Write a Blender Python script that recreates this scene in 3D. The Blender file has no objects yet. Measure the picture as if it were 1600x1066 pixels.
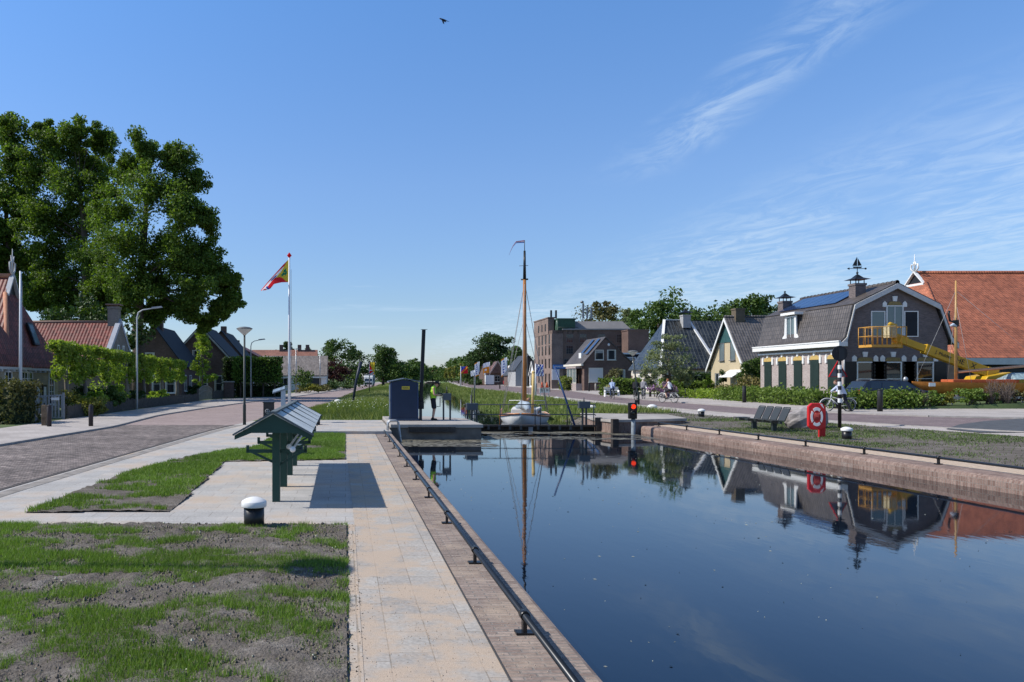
import bpy, bmesh, math, random
import numpy as np
from mathutils import Vector, Matrix
random.seed(11); RNG = np.random.default_rng(7)
SC = bpy.context.scene
COL = SC.collection
F = 1225.0; H = 2.1; CX = 540.0; CY = 593.0        # focal length (px of the 1600 px photograph), eye height, vanishing point
WZ = -0.32                                         # water level
def gp(x, y, z=0.0):
    Y = F * (H - z) / (y - CY); return Vector(((x - CX) * Y / F, Y, z))
def dp(x, y, Y): return Vector(((x - CX) * Y / F, Y, H - (y - CY) * Y / F))
def pl(*pts):
    ys = [p[0] for p in pts]; xs = [p[1] for p in pts]
    return lambda Y: float(np.interp(Y, ys, xs))

# ------------------------------------------------------------------ materials
MATS = {}
class NT:
    def __init__(s, name):
        s.m = bpy.data.materials.new(name); s.m.use_nodes = True
        s.t = s.m.node_tree; s.N = s.t.nodes; s.L = s.t.links
        s.b = s.N['Principled BSDF']; MATS[name] = s.m
        s.tc = s.N.new('ShaderNodeTexCoord')
    def n(s, typ, **kw):
        o = s.N.new(typ)
        for k, v in kw.items():
            if k in o.inputs.keys(): o.inputs[k].default_value = v
            else: setattr(o, k, v)
        return o
    def l(s, a, b): s.L.new(a, b)
    def noise(s, scale, detail=4, vec=None, rough=.55):
        o = s.n('ShaderNodeTexNoise'); o.inputs['Scale'].default_value = scale
        o.inputs['Detail'].default_value = detail; o.inputs['Roughness'].default_value = rough
        s.l(vec if vec is not None else s.tc.outputs['Object'], o.inputs['Vector']); return o
    def ramp(s, fac, stops, interp='LINEAR'):
        r = s.n('ShaderNodeValToRGB'); e = r.color_ramp.elements; r.color_ramp.interpolation = interp
        while len(e) < len(stops): e.new(.5)
        for i, (p, c) in enumerate(stops):
            e[i].position = p; e[i].color = (*c, 1) if len(c) == 3 else c
        s.l(fac, r.inputs['Fac']); return r
    def mix(s, fac, a, b, mode='MIX'):
        m = s.n('ShaderNodeMix', data_type='RGBA', blend_type=mode)
        for inp, v in ((m.inputs[0], fac), (m.inputs[6], a), (m.inputs[7], b)):
            if hasattr(v, 'is_linked') or hasattr(v, 'links'): s.l(v, inp)
            elif isinstance(v, (int, float)): inp.default_value = v
            else: inp.default_value = (*v, 1)
        return m.outputs[2]
    def math(s, op, a, b=0.0):
        m = s.n('ShaderNodeMath', operation=op)
        for i, v in enumerate((a, b)):
            if hasattr(v, 'links'): s.l(v, m.inputs[i])
            else: m.inputs[i].default_value = v
        return m.outputs[0]
    def bump(s, h, strength=.3, dist=.02, normal=None):
        b = s.n('ShaderNodeBump'); b.inputs['Strength'].default_value = strength; b.inputs['Distance'].default_value = dist
        s.l(h, b.inputs['Height'])
        if normal is not None: s.l(normal, b.inputs['Normal'])
        s.l(b.outputs[0], s.b.inputs['Normal']); return b.outputs[0]
    def set(s, rough=.8, metal=0., spec=.4):
        s.b.inputs['Roughness'].default_value = rough; s.b.inputs['Metallic'].default_value = metal
        s.b.inputs['Specular IOR Level'].default_value = spec
    def col(s, c): s.l(c, s.b.inputs['Base Color'])
def c3(c, k): return tuple(min(1, v * k) for v in c)
def M(name, col=None, var=.18, scale=2.5, rough=.75, metal=0., bump=.0, bscale=40, spec=.35):
    if name in MATS: return MATS[name]
    t = NT(name); t.set(rough, metal, spec)
    n = t.noise(scale, 6)
    r = t.ramp(n.outputs['Fac'], [(.25, c3(col, 1 - var)), (.75, c3(col, 1 + var))]); t.col(r.outputs[0])
    if bump:
        n2 = t.noise(bscale, 5); t.bump(n2.outputs['Fac'], bump, .02)
    return t.m
def bricks(name, c1=None, c2=None, mortar=None, w=.21, h=.065, gap=.012, rough=.85, bump=.4, var=.3, offset=.5, stain=None, big=.6, swap=False, mott=None):
    if name in MATS: return MATS[name]
    t = NT(name); t.set(rough, 0, .25)
    b = t.n('ShaderNodeTexBrick', offset=offset)
    if swap:
        sx = t.n('ShaderNodeSeparateXYZ'); cx = t.n('ShaderNodeCombineXYZ'); t.l(t.tc.outputs['UV'], sx.inputs[0])
        t.l(sx.outputs[0], cx.inputs[1]); t.l(sx.outputs[1], cx.inputs[0]); t.l(cx.outputs[0], b.inputs['Vector'])
    else: t.l(t.tc.outputs['UV'], b.inputs['Vector'])
    b.inputs['Color1'].default_value = (*c1, 1); b.inputs['Color2'].default_value = (*c2, 1); b.inputs['Mortar'].default_value = (*mortar, 1)
    b.inputs['Scale'].default_value = 1; b.inputs['Mortar Size'].default_value = gap; b.inputs['Mortar Smooth'].default_value = .3
    b.inputs['Brick Width'].default_value = w; b.inputs['Row Height'].default_value = h; b.inputs['Bias'].default_value = 0
    n = t.noise(big, 6); r = t.ramp(n.outputs['Fac'], [(.3, (1 - var,) * 3), (.7, (1 + var,) * 3)])
    c = t.mix(1.0, b.outputs['Color'], r.outputs[0], 'MULTIPLY')
    n3 = t.noise(30, 3); r3 = t.ramp(n3.outputs['Fac'], [(.3, (.8,) * 3), (.7, (1.15,) * 3)])
    c = t.mix(1.0, c, r3.outputs[0], 'MULTIPLY')
    if mott:
        nm = t.noise(mott[0], 6, rough=.7); rm = t.ramp(nm.outputs['Fac'], [(.3, (1 - mott[1],) * 3), (.7, (1 + mott[1],) * 3)]); c = t.mix(1.0, c, rm.outputs[0], 'MULTIPLY')
    if stain:
        ns = t.noise(stain[1], 8, rough=.65); rs = t.ramp(ns.outputs['Fac'], [(stain[2], (0, 0, 0)), (stain[3], (1, 1, 1))])
        ng = t.noise(120, 3); rg = t.ramp(ng.outputs['Fac'], [(.35, c3(stain[0], .7)), (.65, c3(stain[0], 1.15))])
        c = t.mix(t.math('MULTIPLY', rs.outputs[0], .88), c, rg.outputs[0])
    t.col(c); hgt = t.math('SUBTRACT', t.math('MULTIPLY', n3.outputs['Fac'], .25), b.outputs['Fac']); t.bump(hgt, bump, .012)
    return t.m
def tiles(name, c=None, var=.35, tw=.24, th=.33, rough=.6, wave=.6, spec=.4, line=.55, moss=None):
    """pantiles: ribs running down the slope and a lapped course every th metres"""
    if name in MATS: return MATS[name]
    t = NT(name); t.set(rough, 0, spec)
    b = t.n('ShaderNodeTexBrick', offset=0); t.l(t.tc.outputs['UV'], b.inputs['Vector'])
    b.inputs['Color1'].default_value = (*c3(c, 1 - var * .6), 1); b.inputs['Color2'].default_value = (*c3(c, 1 + var), 1)
    b.inputs['Mortar'].default_value = (*c3(c, line), 1); b.inputs['Scale'].default_value = 1
    b.inputs['Mortar Size'].default_value = .018; b.inputs['Mortar Smooth'].default_value = .6
    b.inputs['Brick Width'].default_value = tw; b.inputs['Row Height'].default_value = th; b.inputs['Bias'].default_value = 0
    n = t.noise(.5, 7, rough=.65); r = t.ramp(n.outputs['Fac'], [(.3, (.72,) * 3), (.7, (1.2,) * 3)])
    col = t.mix(1.0, b.outputs['Color'], r.outputs[0], 'MULTIPLY')
    if moss:
        nm = t.noise(1.1, 8, rough=.7); rm = t.ramp(nm.outputs['Fac'], [(.52, (0, 0, 0)), (.7, (1, 1, 1))])
        col = t.mix(t.math('MULTIPLY', rm.outputs[0], .6), col, moss)
    t.col(col)
    sx = t.n('ShaderNodeSeparateXYZ'); t.l(t.tc.outputs['UV'], sx.inputs[0])
    w1 = t.math('SINE', t.math('MULTIPLY', sx.outputs[0], 2 * math.pi / tw))
    w2 = t.math('FRACT', t.math('DIVIDE', sx.outputs[1], th))
    hgt = t.math('ADD', t.math('MULTIPLY', w1, .5), t.math('MULTIPLY', t.math('SUBTRACT', 1.0, w2), .9))
    t.bump(hgt, wave, .035)
    return t.m
def leafmat(name, c=None, c2=None, trans=.25, rough=.55):
    if name in MATS: return MATS[name]
    t = NT(name); t.set(rough, 0, .3)
    g = t.n('ShaderNodeNewGeometry'); r = t.ramp(g.outputs['Random Per Island'], [(0, c3(c, .65)), (.5, c), (1, c2)])
    n = t.noise(.35, 3); rn = t.ramp(n.outputs['Fac'], [(.3, (.75,) * 3), (.7, (1.25,) * 3)])
    cc = t.mix(1.0, r.outputs[0], rn.outputs[0], 'MULTIPLY'); t.col(cc)
    tr = t.n('ShaderNodeBsdfTranslucent'); br = t.mix(1.0, cc, (1.25, 1.35, .55), 'MULTIPLY'); t.l(br, tr.inputs['Color'])
    mx = t.n('ShaderNodeMixShader'); mx.inputs[0].default_value = trans
    t.l(t.b.outputs[0], mx.inputs[1]); t.l(tr.outputs[0], mx.inputs[2]); t.l(mx.outputs[0], t.N['Material Output'].inputs['Surface'])
    return t.m
def flat(name, col=None, rough=.5, metal=0., spec=.5): return M(name, col, .06, 6, rough, metal, 0, 40, spec)

# ------------------------------------------------------------------ mesh builder
class MB:
    def __init__(s): s.v = []; s.f = []; s.sm = []; s.mi = []; s.cur = 0
    def add(s, vs, fs, smooth=False):
        o = len(s.v); s.v += [tuple(v) for v in vs]
        for f in fs: s.f.append(tuple(i + o for i in f)); s.sm.append(smooth); s.mi.append(s.cur)
        return s
    def box(s, x0, x1, y0, y1, z0, z1):
        vs = [(x, y, z) for z in (z0, z1) for y in (y0, y1) for x in (x0, x1)]
        return s.add(vs, [(0, 2, 3, 1), (4, 5, 7, 6), (0, 1, 5, 4), (2, 6, 7, 3), (0, 4, 6, 2), (1, 3, 7, 5)])
    def abox(s, c, u, v, w):
        c, u, v, w = map(Vector, (c, u, v, w))
        vs = [c + a * u + b * v + d * w for d in (-1, 1) for b in (-1, 1) for a in (-1, 1)]
        fs = [(0, 2, 3, 1), (4, 5, 7, 6), (0, 1, 5, 4), (2, 6, 7, 3), (0, 4, 6, 2), (1, 3, 7, 5)]
        if u.cross(v).dot(w) < 0: fs = [tuple(reversed(f)) for f in fs]
        return s.add(vs, fs)
    def beam(s, p, q, w, h, up=(0, 0, 1)):
        p, q = Vector(p), Vector(q); d = q - p; L = d.length; d.normalize()
        sd = d.cross(Vector(up))
        if sd.length < 1e-4: sd = d.cross(Vector((1, 0, 0)))
        sd.normalize(); u = sd.cross(d)
        return s.abox((p + q) / 2, d * L / 2, sd * w / 2, u * h / 2)
    def path(s, pts, r, n=8, cap=True, smooth=True):
        pts = [Vector(p) for p in pts]; m = len(pts)
        rs = r if isinstance(r, (list, tuple)) else [r] * m
        o = len(s.v); prev = None
        for i, p in enumerate(pts):
            d = (pts[min(i + 1, m - 1)] - pts[max(i - 1, 0)]).normalized()
            if prev is None:
                a = d.cross(Vector((0, 0, 1)))
                if a.length < 1e-3: a = d.cross(Vector((1, 0, 0)))
            else: a = prev - d * prev.dot(d)
            a.normalize(); b = d.cross(a); prev = a
            for k in range(n):
                t = 2 * math.pi * k / n; s.v.append(tuple(p + (a * math.cos(t) + b * math.sin(t)) * rs[i]))
        for i in range(m - 1):
            for k in range(n):
                k2 = (k + 1) % n
                s.f.append((o + i * n + k, o + i * n + k2, o + (i + 1) * n + k2, o + (i + 1) * n + k)); s.sm.append(smooth); s.mi.append(s.cur)
        if cap:
            s.f.append(tuple(o + k for k in reversed(range(n)))); s.sm.append(False); s.mi.append(s.cur)
            s.f.append(tuple(o + (m - 1) * n + k for k in range(n))); s.sm.append(False); s.mi.append(s.cur)
        return s
    def tube(s, p, q, r0, r1=None, n=8): return s.path([p, q], [r0, r0 if r1 is None else r1], n)
    def lathe(s, prof, c=(0, 0, 0), n=20, smooth=True):
        o = len(s.v); c = Vector(c)
        for (r, z) in prof:
            for k in range(n):
                t = 2 * math.pi * k / n; s.v.append((c.x + r * math.cos(t), c.y + r * math.sin(t), c.z + z))
        for i in range(len(prof) - 1):
            for k in range(n):
                k2 = (k + 1) % n
                s.f.append((o + i * n + k, o + i * n + k2, o + (i + 1) * n + k2, o + (i + 1) * n + k)); s.sm.append(smooth); s.mi.append(s.cur)
        s.f.append(tuple(o + k for k in reversed(range(n)))); s.sm.append(False); s.mi.append(s.cur)
        s.f.append(tuple(o + (len(prof) - 1) * n + k for k in range(n))); s.sm.append(False); s.mi.append(s.cur)
        return s
    def ball(s, c, r, n=10, m=7):
        r = r if isinstance(r, (list, tuple)) else (r, r, r); o = len(s.v)
        vs = [(c[0], c[1], c[2] - r[2])]
        for i in range(1, m):
            t = -math.pi / 2 + math.pi * i / m
            for k in range(n):
                a = 2 * math.pi * k / n
                vs.append((c[0] + r[0] * math.cos(t) * math.cos(a), c[1] + r[1] * math.cos(t) * math.sin(a), c[2] + r[2] * math.sin(t)))
        vs.append((c[0], c[1], c[2] + r[2])); fs = []
        for k in range(n): fs.append((0, 1 + (k + 1) % n, 1 + k))
        for i in range(m - 2):
            for k in range(n):
                a = 1 + i * n + k; b = 1 + i * n + (k + 1) % n; fs.append((a, b, b + n, a + n))
        e = len(vs) - 1; st = 1 + (m - 2) * n
        for k in range(n): fs.append((st + k, st + (k + 1) % n, e))
        return s.add(vs, fs, True)
    def poly(s, pts): return s.add(pts, [tuple(range(len(pts)))])
    def prism(s, pts, d):
        """extrude a planar polygon by vector d"""
        pts = [Vector(p) for p in pts]; d = Vector(d); n = len(pts)
        nn = Vector((0, 0, 0))
        for i in range(n): nn += pts[i].cross(pts[(i + 1) % n])
        if nn.dot(d) > 0: pts = pts[::-1]
        vs = pts + [p + d for p in pts]
        fs = [tuple(range(n)), tuple(range(2 * n - 1, n - 1, -1))] + [(i, i + n, (i + 1) % n + n, (i + 1) % n) for i in range(n)]
        return s.add(vs, fs)
    def torus(s, c, R, r, axis='X', n=24, m=8):
        o = len(s.v); vs = []; fs = []
        for i in range(n):
            a = 2 * math.pi * i / n
            for k in range(m):
                b = 2 * math.pi * k / m; q = R + r * math.cos(b); h = r * math.sin(b)
                p = (h, q * math.cos(a), q * math.sin(a)) if axis == 'X' else ((q * math.cos(a), h, q * math.sin(a)) if axis == 'Y' else (q * math.cos(a), q * math.sin(a), h))
                vs.append((c[0] + p[0], c[1] + p[1], c[2] + p[2]))
        for i in range(n):
            for k in range(m):
                fs.append((i * m + k, ((i + 1) % n) * m + k, ((i + 1) % n) * m + (k + 1) % m, i * m + (k + 1) % m))
        return s.add(vs, fs, True)
    def build(s, name, mat, parent=None, world=False, bevel=0, loc=None):
        me = bpy.data.meshes.new(name)
        off = Vector((0, 0, 0))
        if world and parent is not None:
            off = parent.location.copy()
            pp = parent.parent
            while pp is not None: off += pp.location; pp = pp.parent
        if loc is not None: off = Vector(loc)
        V = [(x - off.x, y - off.y, z - off.z) for x, y, z in s.v]
        me.from_pydata(V, [], s.f)
        mats = mat if isinstance(mat, (list, tuple)) else [mat]
        for m in mats: me.materials.append(m)
        me.polygons.foreach_set('use_smooth', s.sm); me.polygons.foreach_set('material_index', s.mi)
        bm = bmesh.new(); bm.from_mesh(me)
        bmesh.ops.recalc_face_normals(bm, faces=bm.faces)
        if bevel:
            es = [e for e in bm.edges if len(e.link_faces) == 2 and e.calc_face_angle(0) > .6]
            bmesh.ops.bevel(bm, geom=es, offset=bevel, segments=2, profile=.6, affect='EDGES', clamp_overlap=True)
        bm.to_mesh(me); bm.free(); uvm(me)
        o = bpy.data.objects.new(name, me); COL.objects.link(o)
        if parent is not None: o.parent = parent
        if loc is not None: o.location = loc
        return o
def uvm(me):
    """planar coordinates in metres on every face, u level and v up the slope"""
    uv = me.uv_layers.new(name='UVMap'); n = len(me.loops)
    if n == 0: return
    co = np.empty(len(me.vertices) * 3); me.vertices.foreach_get('co', co); co = co.reshape(-1, 3)
    li = np.empty(n, dtype=np.int32); me.loops.foreach_get('vertex_index', li)
    tot = np.empty(len(me.polygons), dtype=np.int32); me.polygons.foreach_get('loop_total', tot)
    nr = np.empty(len(me.polygons) * 3); me.polygons.foreach_get('normal', nr); nr = nr.reshape(-1, 3)
    nl = np.repeat(nr, tot, axis=0); t = np.stack([-nl[:, 1], nl[:, 0], np.zeros(n)], 1)
    ln = np.linalg.norm(t, axis=1); fl = ln < .15
    t[fl] = (1, 0, 0); ln[fl] = 1; t /= ln[:, None]; b = np.cross(nl, t); b[fl] = (0, 1, 0)
    p = co[li]; out = np.stack([(p * t).sum(1), (p * b).sum(1)], 1); uv.data.foreach_set('uv', out.ravel())
def npmesh(name, V, Fc, mat, parent=None, smooth=False):
    me = bpy.data.meshes.new(name); k = Fc.shape[1]
    me.vertices.add(len(V)); me.vertices.foreach_set('co', np.asarray(V, dtype=np.float32).ravel())
    me.loops.add(Fc.size); me.loops.foreach_set('vertex_index', Fc.astype(np.int32).ravel())
    me.polygons.add(len(Fc)); me.polygons.foreach_set('loop_start', np.arange(0, Fc.size, k, dtype=np.int32))
    me.polygons.foreach_set('loop_total', np.full(len(Fc), k, dtype=np.int32))
    me.polygons.foreach_set('use_smooth', np.full(len(Fc), smooth)); me.materials.append(mat); me.update(calc_edges=True); me.validate()
    o = bpy.data.objects.new(name, me); COL.objects.link(o)
    if parent is not None: o.parent = parent
    return o
def tag(o, label, cat, group=None):
    o['label'] = label; o['category'] = cat
    if group: o['group'] = group
    return o
def thing(name, label, cat, loc=(0, 0, 0), rz=0, group=None):
    o = bpy.data.objects.new(name, None); COL.objects.link(o); o.empty_display_size = .2
    o.location = loc; o.rotation_euler = (0, 0, rz); return tag(o, label, cat, group)
def structure(o, kind='structure'): o['kind'] = kind; return o
def copy_thing(o, loc, rz=None, label=None, scale=None):
    def cp(a, parent):
        c = a.copy(); COL.objects.link(c); c.parent = parent
        for ch in [x for x in ALLCH.get(a.name, [])]: cp(ch, c)
        return c
    r = cp(o, None); r.location = loc
    if rz is not None: r.rotation_euler = (0, 0, rz)
    if scale is not None: r.scale = (scale,) * 3 if not isinstance(scale, tuple) else scale
    if label: r['label'] = label
    return r
ALLCH = {}
def remember(o):
    """note a finished thing's parts so that it can be copied"""
    ALLCH[o.name] = list(o.children)
    for c in o.children: remember(c)
    return o

# ------------------------------------------------------------------ foliage
def leaves(C, R, n, size, rng, flat_=.0, bias=.45):
    """n leaf-shaped faces scattered in blobs centred on C with radii R (k,3)"""
    k = len(C); idx = rng.integers(0, k, n)
    d = rng.normal(size=(n, 3)); d /= np.linalg.norm(d, axis=1)[:, None]
    p = C[idx] + d * (rng.random(n) ** bias)[:, None] * R[idx]
    nrm = rng.normal(size=(n, 3)); nrm[:, 2] += flat_; nrm /= np.linalg.norm(nrm, axis=1)[:, None]
    a = np.cross(nrm, rng.normal(size=(n, 3))); a /= np.linalg.norm(a, axis=1)[:, None]; b = np.cross(nrm, a)
    s = (size * (.6 + .8 * rng.random(n)))[:, None]
    V = np.stack([p - a * s * .5, p + b * s * .32 + nrm * s * .08, p + a * s * .5, p - b * s * .32 + nrm * s * .08], 1).reshape(-1, 3)
    return V, np.arange(4 * n).reshape(-1, 4)
def clumps(lobes, per, rel, rng, shell=.55):
    C = []; R = []
    for (x, y, z, rx, ry, rz) in lobes:
        for _ in range(per):
            d = rng.normal(size=3); d /= np.linalg.norm(d); q = shell + (1 - shell) * rng.random()
            C.append((x + d[0] * rx * q, y + d[1] * ry * q, z + d[2] * rz * q)); m = rel * (.6 + .8 * rng.random())
            R.append((rx * m, ry * m, rz * m * .75))
    return np.array(C), np.array(R)
def tree(name, label, cat, loc, lobes, nleaf, size, mat, trunk_r=.2, per=14, rel=.38, group=None, th=None, bark=None, seed=1, limbs=14, lean=(0, 0), shell=.5, bias=.45):
    """lobes are local ellipsoids (x, y, z, rx, ry, rz)"""
    rng = np.random.default_rng(seed); t = thing(name, label, cat, loc, 0, group)
    C, R = clumps(lobes, per, rel, rng, shell)
    V, Q = leaves(C, R, nleaf, size, rng, .3, bias); npmesh('crown', V, Q, mat, t)
    top = max(l[2] + l[5] * .4 for l in lobes) if th is None else th
    b = MB(); pts = []; n = 7
    for i in range(n):
        f = i / (n - 1); pts.append((lean[0] * f + math.sin(f * 5 + seed) * trunk_r * .5, lean[1] * f + math.cos(f * 4 + seed) * trunk_r * .4, top * f - .05))
    b.path(pts, [trunk_r * (1.35 if i == 0 else 1 - .8 * i / (n - 1)) for i in range(n)], 9)
    for j in rng.choice(len(C), min(limbs, len(C)), replace=False):
        c = Vector(C[j]); f = min(.94, max(.5, (c.z - .55 * math.hypot(c.x, c.y)) / top)); i = f * (n - 1); i0 = int(i)
        s0 = Vector(pts[i0]).lerp(Vector(pts[min(n - 1, i0 + 1)]), i - i0); m = s0.lerp(c, .5) + Vector((0, 0, .06 * (c - s0).length))
        r0 = trunk_r * (1 - .75 * f) * .36; b.path([s0, m, c], [r0, r0 * .6, r0 * .15], 6)
    b.build('trunk', bark or M('bark', (.09, .07, .055), .35, 6, .95, 0, .6, 25), t)
    return t
def bush(name, label, cat, loc, lobes, nleaf, size, mat, group=None, seed=1, per=10, rel=.45, shell=.45, kind_part='foliage'):
    rng = np.random.default_rng(seed); t = thing(name, label, cat, loc, 0, group)
    C, R = clumps(lobes, per, rel, rng, shell); V, Q = leaves(C, R, nleaf, size, rng, .3)
    npmesh(kind_part, V, Q, mat, t)
    b = MB()
    for j in rng.choice(len(C), min(9, len(C)), replace=False):
        c = Vector(C[j]); b.path([(c.x * .15, c.y * .15, -.03), (c.x * .5, c.y * .5, c.z * .5), c], [.03, .02, .008], 5)
    b.build('stem', M('bark', (.09, .07, .055)), t); return t
def hedge(name, label, p, q, w, z0, z1, nleaf, size, mat, core, group=None, seed=1, cat='hedge', stems=0, ragged=.0):
    """clipped hedge from p to q (x, y), real thickness w, foliage from z0 to z1; a darker twiggy core keeps it closed"""
    rng = np.random.default_rng(seed); p = np.array(p, float); q = np.array(q, float); d = q - p; L = np.hypot(*d); d /= L; nrm = np.array([-d[1], d[0]])
    base = ((p + q) / 2); t = thing(name, label, cat, (base[0], base[1], z0 if not stems else 0), 0, group)
    zb = 0 if not stems else z0; zt = zb + (z1 - z0)
    # leaves near the faces of the box
    n = nleaf; side = rng.random(n); A = (w + 2 * (zt - zb)); u = (rng.random(n) - .5) * L; v = np.empty(n); z = np.empty(n)
    top = side < w / A; s1 = (~top) & (side < (w + (zt - zb)) / A)
    v[top] = (rng.random(top.sum()) - .5) * w; z[top] = zt
    s2 = (~top) & (~s1)
    v[s1] = -w / 2; v[s2] = w / 2; z[s1] = zb + (zt - zb) * rng.random(s1.sum()); z[s2] = zb + (zt - zb) * rng.random(s2.sum())
    ends = rng.random(n) < w / (L + w); u[ends] = np.sign(u[ends]) * L / 2; v[ends] = (rng.random(ends.sum()) - .5) * w
    wob = .5 + .5 * np.sin(u * 2.3 + seed) * np.sin(u * 5.1 + z * 3 + seed * 2)
    j = rng.normal(size=(n, 3)) * (size * .55 + ragged * .5); u += j[:, 0]; v += j[:, 1] + np.sign(v) * wob * size * .4; z += j[:, 2] * .8 + np.where(top, wob * (size * .5 + ragged), 0)
    z = np.maximum(z, zb if stems else .02)
    P = np.stack([d[0] * u + nrm[0] * v, d[1] * u + nrm[1] * v, z], 1)
    V, Q = leaves(P, np.full((n, 3), .02), n, size, rng, .2)
    npmesh('foliage', V, Q, mat, t)
    b = MB(); D = Vector((*d, 0)); N = Vector((*nrm, 0)); ins = size * .7
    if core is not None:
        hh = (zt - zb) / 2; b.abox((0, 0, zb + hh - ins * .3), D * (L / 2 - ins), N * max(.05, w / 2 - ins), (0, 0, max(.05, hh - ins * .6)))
    k = max(2, int(L / 1.2))
    if not stems:
        for i in range(k):
            a = D * ((i + .5) / k - .5) * L; b.path([a + Vector((0, 0, -.03)), a + Vector((0, 0, (zt) * .8))], [.03, .015], 5)
    b.build('twigs', core or M('bark', (.09, .07, .055)), t)
    if stems:
        for i in range(stems):
            a = D * ((i + .5) / stems - .5) * L; bb = MB(); bb.path([a + Vector((0, 0, -.05)), a + Vector((.03, 0, z0 * .6)), a + Vector((0, 0, zt - .2))], [.13, .1, .06], 8)
            bb.build('trunk', M('bark', (.09, .07, .055)), t)
    return t
def vnoise(x, y, seed=0):
    """smooth value noise for numpy arrays"""
    xi = np.floor(x).astype(int); yi = np.floor(y).astype(int); fx = x - xi; fy = y - yi
    fx = fx * fx * (3 - 2 * fx); fy = fy * fy * (3 - 2 * fy)
    def h(a, b):
        n = (a * 374761393 + b * 668265263 + seed * 974711) & 0x7fffffff; n = ((n ^ (n >> 13)) * 1274126177) & 0x7fffffff
        return ((n ^ (n >> 16)) & 0xffff) / 65535.
    return (h(xi, yi) * (1 - fx) + h(xi + 1, yi) * fx) * (1 - fy) + (h(xi, yi + 1) * (1 - fx) + h(xi + 1, yi + 1) * fx) * fy
def fbm(x, y, seed=0): return .5 * vnoise(x, y, seed) + .3 * vnoise(x * 2.1, y * 2.1, seed + 5) + .2 * vnoise(x * 4.3, y * 4.3, seed + 9)
def blades(name, X, Y, Z, h, w, mat, lean=.35, seed=3):
    rng = np.random.default_rng(seed); n = len(X); a = rng.random(n) * 2 * np.pi
    h = h * (.5 + .9 * rng.random(n)); dx = np.cos(a) * w / 2; dy = np.sin(a) * w / 2
    lx = rng.normal(size=n) * h * lean; ly = rng.normal(size=n) * h * lean
    V = np.stack([np.stack([X - dx, Y - dy, Z - .01], 1), np.stack([X + dx, Y + dy, Z - .01], 1), np.stack([X + lx, Y + ly, Z + h], 1)], 1).reshape(-1, 3)
    return structure(npmesh(name, V, np.arange(3 * n).reshape(-1, 3), mat), 'stuff')
def inpoly(x, y, P):
    r = np.zeros(len(x), bool); n = len(P)
    for i in range(n):
        x1, y1 = P[i][:2]; x2, y2 = P[(i + 1) % n][:2]
        if y1 == y2: continue
        c = ((y1 > y) != (y2 > y)) & (x < (x2 - x1) * (y - y1) / (y2 - y1) + x1); r ^= c
    return r
# ================================================================== camera, sun, sky
cam = bpy.data.cameras.new('Camera'); co = bpy.data.objects.new('camera', cam); COL.objects.link(co)
cam.sensor_width = 36; cam.lens = 36 * F / 1600; cam.shift_x = (800 - CX) / 1600; cam.shift_y = (CY - 533) / 1600
cam.clip_end = 6000; cam.clip_start = .1
co.location = (0, 0, H); co.rotation_euler = (math.radians(90), 0, 0); SC.camera = co
SUN = Vector((1, -.03, -.99)).normalized()
sl = bpy.data.lights.new('sun', 'SUN'); sl.energy = 4.9; sl.angle = math.radians(.53); sl.color = (1, .94, .85)
so = bpy.data.objects.new('sun', sl); COL.objects.link(so); so.rotation_euler = SUN.to_track_quat('-Z', 'Y').to_euler(); so.location = (-40, 0, 60)
W = bpy.data.worlds.new('World'); SC.world = W; W.use_nodes = True
wt = W.node_tree; wn = wt.nodes; bg = wn['Background']
sky = wn.new('ShaderNodeTexSky'); sky.sky_type = 'NISHITA'; sky.sun_disc = False
sky.sun_elevation = math.asin(-SUN.z); sky.sun_rotation = math.radians(-90) ; sky.altitude = 0; sky.air_density = 1.0; sky.dust_density = .35; sky.ozone_density = 3.2
def wnode(t, **k):
    o = wn.new(t)
    for a, b in k.items(): setattr(o, a, b)
    return o
def wmath(op, a, b=0.):
    m = wnode('ShaderNodeMath', operation=op)
    for i, v in enumerate((a, b)):
        if hasattr(v, 'links'): wt.links.new(v, m.inputs[i])
        else: m.inputs[i].default_value = v
    return m.outputs[0]
def wmap(v, a, b, c=0., d=1.):
    m = wnode('ShaderNodeMapRange', interpolation_type='SMOOTHSTEP'); wt.links.new(v, m.inputs[0])
    for i, q in enumerate((a, b, c, d)): m.inputs[i + 1].default_value = q
    return m.outputs[0]
# cirrus on a high plane: the view direction is carried to (x/z, y/z), streaks run along y as in the sky seen here
wc = wnode('ShaderNodeTexCoord'); sp = wnode('ShaderNodeSeparateXYZ'); wt.links.new(wc.outputs['Generated'], sp.inputs[0])
zz = wmath('MAXIMUM', sp.outputs[2], .02); px_ = wmath('DIVIDE', sp.outputs[0], zz); py_ = wmath('DIVIDE', sp.outputs[1], zz)
def streak(sx, sy, off, scale, detail=9, rough=.62, dist=.6):
    cb = wnode('ShaderNodeCombineXYZ'); wt.links.new(wmath('MULTIPLY', px_, sx), cb.inputs[0]); wt.links.new(wmath('MULTIPLY', py_, sy), cb.inputs[1]); cb.inputs[2].default_value = off
    n = wnode('ShaderNodeTexNoise'); n.inputs['Scale'].default_value = scale; n.inputs['Detail'].default_value = detail; n.inputs['Roughness'].default_value = rough; n.inputs['Distortion'].default_value = dist
    wt.links.new(cb.outputs[0], n.inputs['Vector']); return n.outputs['Fac']
fine = streak(2.4, 1.1, 3.3, 1.9, 10, .66, 1.1); broad = streak(1.0, .32, 8.1, .9, 4)
def band(c, w): return wmath('SUBTRACT', 1.0, wmap(wmath('ABSOLUTE', wmath('SUBTRACT', px_, wmath('ADD', c, wmath('MULTIPLY', wmath('SUBTRACT', broad, .5), .5)))), 0., w))
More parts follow.
